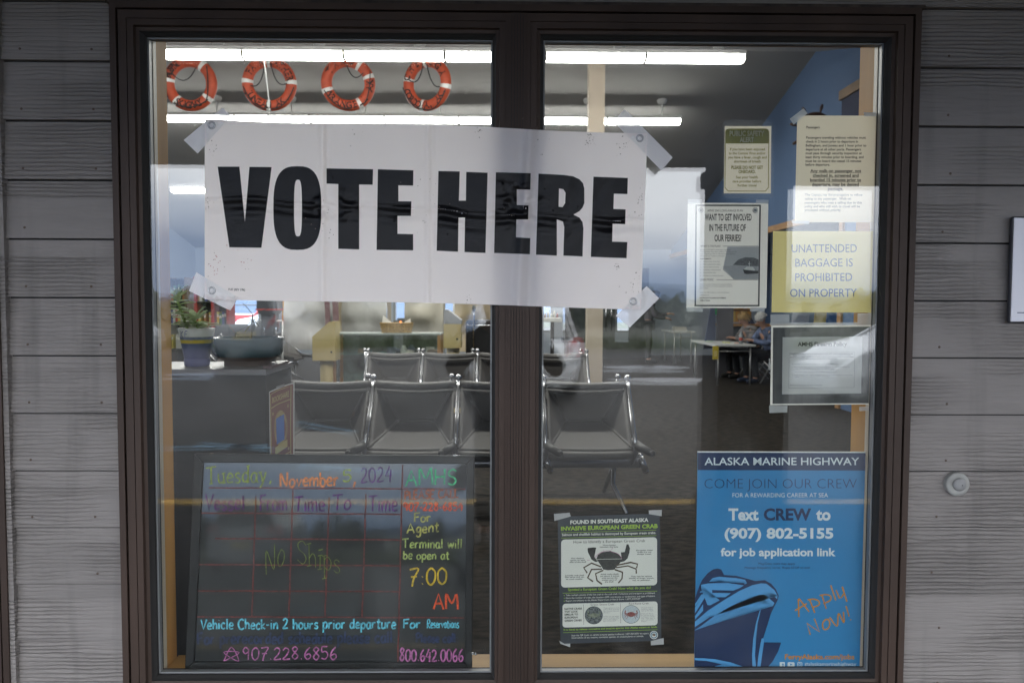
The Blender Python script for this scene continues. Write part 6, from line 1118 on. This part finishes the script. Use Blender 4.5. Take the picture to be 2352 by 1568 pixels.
# poll workers' table and the two seated people
M_FOLD = mat('folding_table_top', (.50, .51, .50), .5)
def ftable(x0, x1, y0, y1, h, label):
    t = thing('folding_table', label, 'table', ((x0+x1)/2, (y0+y1)/2, 0)); m_ = MB(); m_.box((x0, y0, h-.035), (x1, y1, h)); m_.build('tabletop', M_FOLD, t, bevel=.008)
    for x in (x0+.08, x1-.08):
        for y in (y0+.06, y1-.06): m_ = MB(); m_.tube([(x, y, 0), (x, y, h-.036)], .015, 0, 8); m_.build('leg', M_POLE, t)
    m_ = MB(); m_.tube([(x0+.08, y0+.06, h*.55+.2), (x1-.08, y0+.06, h*.55+.2)], .01, 0, 6); m_.build('brace', M_POLE, t); return t
ftable(3.70, 4.42, 11.55, 13.3, .70, 'grey folding table where two people sit writing')
for i, (x, y, cl) in enumerate(((4.05, 12.2, (.6, .6, .1)), (4.2, 11.95, (.5, .12, .06)), (3.85, 12.6, (.3, .5, .3)), (4.05, 11.7, (.62, .62, .6)))):
    m_ = MB(); m_.box((x, y, .7005), (x+.1, y+.14, .712)); m_.box((x+.01, y+.01, .712), (x+.09, y+.13, .716), 1); tag(m_.build('note_pad', [mat('pad_%d' % i, cl, .7), M_PAPW], bevel=.002), ['yellow note pad on the folding table of the seated people', 'red note pad on the folding table of the seated people', 'green note pad on the folding table of the seated people', 'white note pad at the near end of the folding table'][i], 'note pad')
m_ = MB(); m_.box((3.66, 11.53, .45), (3.76, 11.535, .68)); m_.box((3.68, 11.528, .5), (3.74, 11.5295, .6), 1); tag(m_.build('ribbon', [mat('yellow_tape', (.55, .42, .02), .6), M_YELP]), 'yellow ribbon hanging from the near edge of the folding table', 'ribbon')
c = Vector((4.26, 11.9, .7005)); t = thing('water_bottle', 'clear water bottle with a red label on the folding table', 'bottle', c); m_ = MB(); m_.lathe([(.0001, 0), (.033, .004), (.033, .15), (.014, .19), (.014, .215), (.0001, .215)], c, 16); m_.build('bottle_body', mat('clear_plastic', (.4, .45, .47), .1, alpha=.6), t); m_ = MB(); m_.lathe([(.0338, .06), (.0338, .11)], c, 16); m_.build('bottle_label', mat('red_label', (.4, .05, .03), .6), t)
M_STR = mat('striped_knit', (.16, .15, .15), .9, var=(30, .8, (.1, .1, 1))); M_PLAID = mat('blue_plaid_shirt', (.10, .13, .22), .9, var=(9, .95))
def sitting(sg=1): return dict(pelvis=(0, .12, .50), waist=(0, .10, .64), chest=(0, .02, .84), neck0=(0, -.03, .98), neck1=(0, -.07, 1.03), head=(0, -.12, 1.13), shl=(-.19, .02, .92), ell=(-.25, -.14, .70), wrl=(-.06, -.32, .76), shr=(.19, .02, .92), elr=(.25, -.12, .70), wrr=(.08, -.33, .76),
  hipl=(-.10, .10, .48), knl=(-.13, -.34, .49), anl=(-.13, -.30, .09), toel=(-.13, -.42, .04), hipr=(.10, .10, .48), knr=(.13, -.34, .49), anr=(.13, -.28, .09), toer=(.13, -.40, .04))
person('person with blond hair in a striped top sitting at the folding table', sitting(), (.36, .23, .085), True, M_STR, M_JEAN, M_SHOE, head_dir=.2, head_pitch=.5, loc=(4.72, 12.95, 0), rz=R(-78), hair_name='blond_hair')
person('person with white hair in a blue plaid shirt writing at the folding table', sitting(), (.50, .50, .49), False, M_PLAID, M_JEAN, mat('navy_shoe', (.02, .03, .06), .6), head_dir=.1, head_pitch=.55, loc=(4.76, 12.05, 0), rz=R(-74), hair_name='white_hair')
for i, (y, lb) in enumerate(((12.95, 'folding chair under the person with blond hair'), (12.05, 'folding chair under the person with white hair'))):
    t = thing('folding_chair', lb, 'chair', (4.8, y, 0)); m_ = MB(); m_.box((4.58, y-.21, .385), (5.02, y+.21, .41)); m_.build('seat', M_TRIM, t, bevel=.006); m_ = MB(); m_.box((5.08, y-.2, .6), (5.10, y+.2, .86)); m_.build('backrest', M_TRIM, t, bevel=.006)
    for sy in (-.2, .2): m_ = MB(); m_.tube([(5.09, y+sy, .88), (4.6, y+sy, 0)], .012, 0, 6); m_.tube([(4.65, y+sy, .40), (5.05, y+sy, 0)], .012, 0, 6); m_.build('leg', M_POLE, t)
# voter standing at a second table
ftable(3.95, 4.5, 16.2, 17.4, .76, 'folding table with piled papers beside the standing person')
for i in range(5): m_ = MB(); m_.box((4.05+.02*(i % 2), 16.3+.01*i, .7605+.02*i), (4.32+.02*(i % 2), 16.65, .7785+.02*i)); m_.box((4.06, 16.31+.01*i, .7785+.02*i), (4.3, 16.6, .7795+.02*i), 1); tag(m_.build('paper_stack', [M_PAPW, M_PAPER]), 'ream of paper in the pile on the far folding table', 'paper', 'paper pile on the far folding table')
person('person in a grey jersey standing and reaching over the far table', dict(pelvis=(0, .05, .92), waist=(0, .03, 1.08), chest=(0, -.02, 1.28), neck0=(0, -.05, 1.43), neck1=(0, -.08, 1.49), head=(0, -.12, 1.58), shl=(-.19, 0, 1.36), ell=(-.24, -.12, 1.10), wrl=(-.12, -.36, 1.06), shr=(.19, 0, 1.36), elr=(.24, -.16, 1.14), wrr=(.12, -.42, 1.16),
  hipl=(-.1, .05, .9), knl=(-.1, .02, .49), anl=(-.1, .06, .09), toel=(-.1, -.08, .04), hipr=(.1, .05, .9), knr=(.1, .0, .49), anr=(.1, .04, .09), toer=(.1, -.1, .04)), (.06, .035, .02), False, mat('grey_jersey', (.085, .075, .10), .9), mat('grey_trousers', (.05, .05, .06), .9), M_SHOE, head_dir=.1, head_pitch=.45, loc=(3.52, 16.6, 0), rz=R(80))
t = thing('privacy_screen', 'grey folding privacy screen with a green edge standing left of the seated people', 'screen', PZ(1650, 760, 15.2)); a = PZ(1647, 690, 15.2)
m_ = MB(); m_.box((a.x, a.y, 0), (a.x+.32, a.y+.03, 1.62)); m_.build('panel', mat('grey_felt_panel', (.11, .11, .125), .9), t)
m_ = MB(); m_.prism([(a.x-.30, a.y-.2, .55), (a.x-.02, a.y, .55), (a.x-.02, a.y, 1.6), (a.x-.10, a.y-.06, 1.6)], (0, .02, 0)); m_.build('panel', mat('blue_grey_panel', (.16, .19, .28), .9), t)
m_ = MB(); m_.box((a.x-.04, a.y-.02, 1.2), (a.x-.005, a.y+.0, 1.62)); m_.build('green_edge', mat('green_edge', (.02, .22, .08), .7), t)
# ================================================================ BOOKCASE AND PLANTS JUST INSIDE THE LEFT PANE
zf_ = 2.72; a = PZ(610, 848, zf_); yb2 = a.y+.33; hc_ = a.z; xr2 = a.x
M_BK = mat('black_laminate', (.008, .008, .0085), .6, spec=.25); M_BKT = mat('grey_laminate_top', (.16, .155, .165), .35)
t = thing('bookcase', 'low black bookcase with its back to the glass carrying two plant pots', 'bookcase', (xr2-.6, a.y+.16, 0))
m_ = MB(); m_.box((xr2-1.5, a.y, 0), (xr2, a.y+.012, hc_-.02)); m_.box((xr2-.018, a.y+.0121, 0), (xr2, yb2, hc_-.02)); m_.box((xr2-1.5, a.y+.0121, 0), (xr2-1.482, yb2, hc_-.02))
for z0 in (.05, .42, .80): m_.box((xr2-1.48, a.y+.0122, z0), (xr2-.0185, yb2-.01, z0+.018))
m_.build('carcass', M_BK, t)
m_ = MB(); m_.box((xr2-1.52, a.y-.008, hc_-.0195), (xr2+.004, yb2+.01, hc_)); m_.build('top', M_BKT, t, bevel=.002)
# painted pot with succulents
zpot = zf_+.12; base = PZ(453, 838, zpot); base.z = hc_+.001; kx = zpot/FPX; c = base
t = thing('plant_pot', 'white pot with blue and yellow bands lettered K.E. on the bookcase', 'plant pot', c); h0 = 86*kx
M_PW2 = mat('pot_white', (.48, .47, .44), .45); M_PB = mat('pot_blue', (.035, .045, .17), .4); M_PY = mat('pot_yellow', (.50, .33, .02), .45); M_SOIL = mat('potting_soil', (.03, .022, .015), .95)
pr = [(.0001, .0), (24*kx, 0), (25.5*kx, 2*kx), (26.5*kx, 17*kx), (27*kx, 18*kx), (28*kx, 22*kx), (32.5*kx, 45*kx), (33.6*kx, 53*kx), (35.5*kx, 61*kx), (36.5*kx, 68*kx), (40*kx, h0), (39*kx, h0+1*kx), (37*kx, h0-2*kx), (36*kx, h0-10*kx), (.0001, h0-10*kx)]
m_ = MB(); m_.lathe(pr, c, 36, mats=[1, 1, 1, 1, 1, 1, 1, 2, 1, 0, 0, 0, 0, 3]); m_.build('pot_body', [M_PW2, M_PB, M_PY, M_SOIL], t)
m_ = MB(); m_.lathe([(26.5*kx, 1*kx), (27.2*kx, 2*kx), (28.5*kx, 17*kx), (27.2*kx, 18*kx)], c, 36); m_.build('saucer', mat('pot_saucer_blue', (.06, .065, .2), .5), t)
def potsurf(px, py, lay=0):
    p = PZ(px, py, zpot-39*kx); r_ = 38.9*kx; return Vector((p.x, c.y-math.sqrt(max(0, r_*r_-(p.x-c.x)**2))-.0012*lay, p.z))
m_ = MB(); put_hand(m_, potsurf, 'K.E.', 412, 435, 775, 15, 2.3, 0, None, 1.5); m_.build('pot_lettering', M_PB, t)
M_SUC = mat('succulent_leaf', (.50, .59, .36), .5, trans=.3, var=(18, .45)); M_STEM = mat('succulent_stem', (.24, .32, .08), .6)
def leaf(mb, p, d, L, w, m=0, up=Vector((0, 0, 1)), cup=.2):
    d = d.normalized(); s_ = d.cross(up).normalized() if abs(d.dot(up)) < .95 else Vector((1, 0, 0)); n = s_.cross(d)
    st = ((0, .12), (.25, .55), (.6, 1.0), (.85, .75), (1, .1)); vs = []
    for q, ww in st: b = p+d*L*q+n*(cup*L*q*q*-.5); vs += [b-s_*w*ww*.5+n*w*.12, b-n*w*.06, b+s_*w*ww*.5+n*w*.12]
    mb.add(vs, [(i*3+k, i*3+k+1, i*3+k+4, i*3+k+3) for i in range(4) for k in (0, 1)], m, True)
def succ(name, label, stem, nleaf, L, seed, grp=None):
    tt = thing(name, label, 'plant', stem[0]); m_ = MB(); m_.tube(stem, [.006*zpot/2.8, .0055, .005, .004][:len(stem)], 0, 8); m_.build('stem', M_STEM, tt); rnd = random.Random(seed); m_ = MB()
    for i in range(nleaf):
        f = .12+.88*(i/nleaf)**.75; k = f*(len(stem)-1); j = min(int(k), len(stem)-2); p = stem[j].lerp(stem[j+1], k-j); ang = i*2.4+seed; el = .15+1.0*max(0, f-.75)*4*.8+rnd.uniform(-.2, .25)
        leaf(m_, p, Vector((math.cos(ang)*math.cos(el), math.sin(ang)*math.cos(el), math.sin(el))), L*rnd.uniform(.75, 1.15)*(1.1-.35*f), L*.36, 0, cup=.35)
    m_.build('leaves', M_SUC, tt); return tt
S_ = lambda x, y, dz_=0: PZ(x, y, zpot+dz_)
succ('succulent', 'taller succulent with rosette leaves rising at the left of the painted pot', [S_(434, 764), S_(424, 738), S_(414, 708), S_(404, 676)], 28, 44*kx, 1)
succ('succulent', 'lower succulent spreading over the right rim of the painted pot', [S_(460, 764), S_(455, 752), S_(450, 742), S_(447, 730)], 24, 46*kx, 2)
# wide glazed bowl with two thin seedlings
zb2_ = zf_+.16; kb = zb2_/FPX; c = PZ(570, 845, zb2_); c.z = hc_+.001
t = thing('bowl', 'wide blue green glazed bowl on a brown foot standing on the bookcase', 'bowl', c); H_ = 64*kb
M_GLZ = mat('blue_green_glaze', (.055, .095, .105), .18, spec=.7, var=(6, .25, (1, 1, 3)), coat=.4); M_CLAY = mat('brown_clay_foot', (.06, .032, .022), .5)
m_ = MB(); m_.lathe([(.0001, 0), (52*kb, 0), (52*kb, 11*kb), (62*kb, 15*kb), (73*kb, 22*kb), (78*kb, 32*kb), (79*kb, H_-2*kb), (80*kb, H_), (77*kb, H_), (75*kb, H_-6*kb), (72*kb, H_-14*kb), (.0001, H_-14*kb)], c, 48, mats=[1, 1, 1, 1, 0, 0, 0, 0, 0, 0, 2]); m_.build('bowl_body', [M_GLZ, M_CLAY, M_SOIL], t)
M_DLF = mat('dark_seedling_leaf', (.03, .035, .025), .6); M_YLF = mat('yellowing_leaf', (.25, .24, .03), .6); M_RLF = mat('reddish_leaf', (.16, .06, .035), .6)
T_ = lambda x, y: PZ(x, y, zb2_)
t = thing('seedling', 'thin dark seedling with spiky top and curled leaves in the glazed bowl', 'plant', T_(578, 790)); m_ = MB(); m_.tube([T_(578, 795), T_(578, 760), T_(579, 738), T_(581, 722)], .0028, 0, 6); m_.build('stem', M_DLF, t); m_ = MB()
leaf(m_, T_(581, 724), T_(560, 694)-T_(581, 724), 36*kb, 6*kb, 0); leaf(m_, T_(582, 724), T_(614, 705)-T_(582, 724), 36*kb, 6*kb, 0); leaf(m_, T_(579, 742), T_(562, 760)-T_(579, 742), 26*kb, 9*kb, 1)
for i in range(6): q = i*1.05; leaf(m_, T_(582, 738), Vector((math.cos(q), -.5, math.sin(q))), 17*kb, 7*kb, 0, cup=1.6)
m_.build('leaves', [M_DLF, M_YLF], t)
t = thing('seedling', 'small seedling with reddish and green leaves at the left in the glazed bowl', 'plant', T_(540, 790)); m_ = MB(); m_.tube([T_(539, 795), T_(539, 776), T_(541, 762)], .0025, 0, 6); m_.build('stem', M_DLF, t); m_ = MB()
for x, y, mm in ((522, 738, 1), (562, 748, 0), (566, 768, 0), (528, 752, 0), (558, 770, 0)): leaf(m_, T_(540, 766), T_(x, y)-T_(540, 766), (T_(x, y)-T_(540, 766)).length, 6*kb, mm)
m_.build('leaves', [mat('seedling_green', (.05, .09, .06), .6), M_RLF], t)
a_ = T_(607, 849); m_ = MB(); q = [PZ(604, 846.5, zf_+.02), PZ(625, 846, zf_+.02), PZ(664, 831, zf_+.28), PZ(640, 832, zf_+.28)]
for p in q: p.z = hc_+.001
m_.prism(q, (0, 0, .009)); tag(m_.build('booklet', mat('dark_red_booklet', (.05, .012, .016), .3, var=(8, .6))), 'thin dark glossy booklet lying at the right end of the bookcase', 'booklet')
# ---------------------------------------------------------------- bookshare poster on the end of the bookcase
zG = Zm(840, 1220, 844/140); k0 = PZ(*zG(163, 250), zf_-.03); k1 = PZ(*zG(660, 65), zf_+.22); k2 = PZ(*zG(648, 1480), zf_+.22); k3 = PZ(*zG(198, 1480), zf_-.03)
def bsf(px, py, lay=0):
    x, y = px/2352*3300, py/2352*3300; x = (x-840)*844/140; y = (y-1220)*844/140
    u = (x-180)/475; v = 0
    ty = 250-185*u**.8 if u > 0 else 250; v = (y-ty)/(1480-ty)
    A = k0.lerp(k3, v); B = k1.lerp(k2, v); p = A.lerp(B, u); n = Vector((.5, -.3, 0)).normalized()
    tp = ray(px, py); d = p.y-CAM.y; p2 = CAM+tp*(d/tp.y)                # keep the outline where it was measured
    return p2+Vector((.0, -.0016*lay, 0))
t = thing('poster', 'narrow maroon bookshare poster curling at the end of the bookcase', 'poster', bsf(*zG(420, 800)))
M_MRN = mat('maroon_print', (.23, .085, .062), .7); M_GLD = mat('gold_print', (.55, .45, .20), .7); M_LBL = mat('library_blue', (.08, .19, .55), .7); M_WED = mat('poster_white_edge', (.66, .63, .60), .8)
def gridpoly(mb, x0, y0t, x1, y1t, yb, m, lay, n=8):
    vs = []
    for i in range(n+1):
        u = i/n; x = x0+(x1-x0)*u; yt = y0t+(y1t-y0t)*u-14*math.sin(math.pi*u)
        vs += [bsf(*zG(x, yt), lay), bsf(*zG(x+(18-20*u), yb), lay)]
    mb.add(vs, [(2*i, 2*i+1, 2*i+3, 2*i+2) for i in range(n)], m, True)
m_ = MB(); gridpoly(m_, 163, 250, 660, 65, 1540, 0, 0); m_.build('sheet', M_WED, t)
m_ = MB(); gridpoly(m_, 180, 270, 636, 98, 1540, 0, 1); m_.build('field', M_MRN, t)
m_ = MB()
put_stroke(m_, bsf, [(215, 1500), (205, 900), (200, 305), (330, 225), (460, 180), (595, 140), (585, 800), (592, 1500)], 12, 0, zG, 2, False, 0); put_stroke(m_, bsf, [(212, 572), (330, 495), (450, 445), (582, 395)], 17, 0, zG, 2, True, 0); put_stroke(m_, bsf, [(450, 1480), (590, 1405)], 14, 0, zG, 2, False, 0)
for i in range(46):
    q = 2*math.pi*i/46; x, y = 398+95*math.cos(q), 960+250*math.sin(q); x2, y2 = 398+130*math.cos(q), 958+348*math.sin(q)
    put_line(m_, bsf, (x, y), (x2, y2), 12, 0, zG, 2)
for sx, sy in ((247, 670), (538, 515), (550, 1340)): put_stroke(m_, bsf, [(sx-12, sy+38), (sx, sy-40), (sx+12, sy+32), (sx-17, sy-8), (sx+17, sy-16), (sx-12, sy+38)], 6, 0, zG, 2, False, 0)
put_poly(m_, bsf, [(290, 1330), (528, 1170), (528, 1310), (292, 1475)], 0, zG, 3)
put_text(m_, bsf, 'BOOKSHARE', 232, 556, (470, 338), 105, 0, .02, zG, 2); m_.build('print', M_GLD, t)
m_ = MB(); put_poly(m_, bsf, [(308, 770), (464, 682), (470, 1170), (322, 1275)], 0, zG, 3); put_poly(m_, bsf, arc(367, 838, 17, 56, 18, 2), 1, zG, 4); put_poly(m_, bsf, [(345, 925), (366, 905), (372, 920), (374, 1092), (400, 1070), (386, 1030), (400, 910), (415, 900), (440, 965), (420, 1110), (350, 1185)], 1, zG, 4); m_.build('library_symbol', [M_LBL, mat('symbol_white', (.46, .46, .44), .7)], t)
m_ = MB(); put_text(m_, bsf, 'WELCOME!', 385, 505, (1400, 1318), 48, 0, .02, zG, 4); m_.build('lettering', M_INK, t)
m_ = MB(); m_.quad(bsf(*zG(302, 150), 1), bsf(*zG(462, 100), 1), bsf(*zG(464, 150), 1), bsf(*zG(305, 190), 1)); m_.build('tape', M_CLEAR, t)
# ================================================================ BLACKBOARD LEANING BEHIND THE GLASS
tl = R(8.3); nB = Vector((0, -math.cos(tl), math.sin(tl))); pB = P(754, 1540, .066)
def bd(px, py, lay=0): return PP(px, py, pB+nB*(.0007*lay), nB)
M_BRD = mat('blackboard_slate', (.018, .020, .021), .045, spec=.55); M_BFR = mat('black_board_frame', (.014, .0145, .015), .6, spec=.25)
t = thing('blackboard', 'large framed blackboard with a chalked sailing timetable leaning behind the left pane', 'blackboard', bd(757, 1300))
O_ = [(446, 1041), (1090, 1046), (1084, 1540), (424, 1540)]; I_ = [(466, 1062), (1072, 1065), (1067, 1521), (445.5, 1519)]
m_ = MB(); m_.prism([bd(*p) for p in I_], -nB*.008); m_.build('slate', M_BRD, t)
m_ = MB()
for i in range(4):
    j_ = (i+1) % 4; m_.prism([bd(*O_[i], 10), bd(*O_[j_], 10), bd(*I_[j_], 10), bd(*I_[i], 10)], -nB*.02); 
m_.build('frame', M_BFR, t, bevel=.0025)
m_ = MB()
for (x, y) in ((487, 1043), (1046, 1046), (1083, 1500)): p = bd(x, y, 4); m_.sphere(p, .006, 0, 8, (1.8, .6, .7)); m_.sphere((p.x+.012, p.y, p.z-.001), .004, 0, 8)
m_.build('clip', M_ALU, t)
mk = lambda n_, c_: mat('chalk_'+n_, tuple(x*(.92 if n_ != 'navy' else .7) for x in c_), .85, var=(110, .6))
CH = [mk('red', (.13, .022, .018)), mk('lime', (.30, .36, .03)), mk('orange', (.75, .22, .06)), mk('purple', (.085, .004, .13)), mk('green', (.06, .50, .22)), mk('rust', (.40, .09, .015)), mk('vermilion', (.85, .08, .015)), mk('olive', (.42, .38, .09)), mk('moss', (.34, .40, .11)), mk('gold', (.58, .38, .02)), mk('cyan', (.12, .50, .62)), mk('navy', (.012, .028, .09)), mk('pink', (.42, .12, .30)), mk('plum', (.075, .004, .10)), mk('dim_lime', (.14, .18, .02))]
m_ = MB()
for a_, b__ in (((479.4, 1119.4), (1068.7, 1122.6)), ((462.2, 1177.3), (921.5, 1180.4)), ((494.5, 1235.8), (921.5, 1239.3)), ((455.8, 1295.4), (919.7, 1298.4)), ((454.4, 1356), (916.3, 1357.5)), ((450.5, 1415.3), (1066, 1417.7)), ((587.7, 1139), (578.5, 1416)), ((672.8, 1121.8), (663.5, 1415)), ((755.9, 1140.9), (746.6, 1416)), ((840.6, 1133.6), (831.6, 1416)), ((924.6, 1066.7), (913.9, 1521))):
    put_stroke(m_, bd, [(a_[0]+(b__[0]-a_[0])*i/12+.5*math.sin(i*2.1), a_[1]+(b__[1]-a_[1])*i/12+.4*math.sin(i*1.7)) for i in range(13)], 3.6, 0, None, .8, False)
m_.build('ruled_grid', CH[0], t)
m_ = MB()
for (s_, a_, b__, y, c_, w_, mm, sf) in (
 ('Tuesday', 474, 611, (1110, 1106), 36, 3.6, 1, True), (',', 618, 626, 1108, 26, 4, 1, False), ('November', 643, 777, (1117, 1115), 31, 5.2, 2, False), ('5', 787, 807, 1105, 26, 4.2, 1, False), (',', 811, 819, 1113, 40, 5, 2, False), ('2024', 829, 900, (1108, 1104), 33, 4, 3, False), ('AMHS', 932, 1048, (1115, 1113), 37, 4.6, 4, False),
 ('Vessel', 471, 562, 1170, 34, 5.2, 13, False), ('From', 597, 660, 1171, 36, 4.4, 3, False), ('Time', 675, 746, 1173, 35, 4.4, 3, False), ('To', 763, 806, 1170, 34, 4.4, 3, False), ('Time', 846, 913, 1173, 37, 4.2, 3, False),
 ('PLEASE CALL', 929, 1053, (1146, 1142), 18, 4, 5, False), ('907-228-6854', 927, 1063, (1172, 1172), 18, 4, 6, False), ('For', 951, 990, 1197, 20, 4, 7, False), ('Agent', 935, 1008, (1225, 1220), 23, 4, 7, False), ('Terminal will', 924, 1061, 1258, 21, 3.8, 8, False), ('be open at', 926, 1032, 1283, 19, 3.8, 8, False),
 ('7:00', 940, 1027, (1343, 1341), 38, 4.6, 9, False), ('AM', 996, 1053, (1397, 1399), 35, 5.2, 6, False), ('No', 610, 654, (1320, 1296), 60, 2.2, 14, True), ('Ships', 682, 782, (1290, 1318), 52, 2.0, 14, True),
 ('Vehicle Check-in 2 hours prior departure', 461, 909, (1444, 1442), 23, 4.2, 10, False), ('For', 926, 966, 1441, 20, 4.2, 10, False), ('Reservations', 981, 1054, 1441, 19, 3, 10, False), ('For prerecorded schedule please call:', 454, 909, (1478, 1475), 26, 5.5, 11, False), ('Please call:', 956, 1052, 1474, 20, 5, 11, False),
 ('*', 514, 550, 1517, 32, 2.4, 12, False), ('907.228.6856', 558, 774, (1514, 1513), 28, 3.4, 12, False), ('800.642.0066', 918, 1064, (1517, 1518), 28, 4, 12, False)):
    put_hand(m_, bd, s_, a_, b__, y, c_, w_, mm, None, 1.6, .35, sf)
m_.build('chalk_lettering', CH, t)
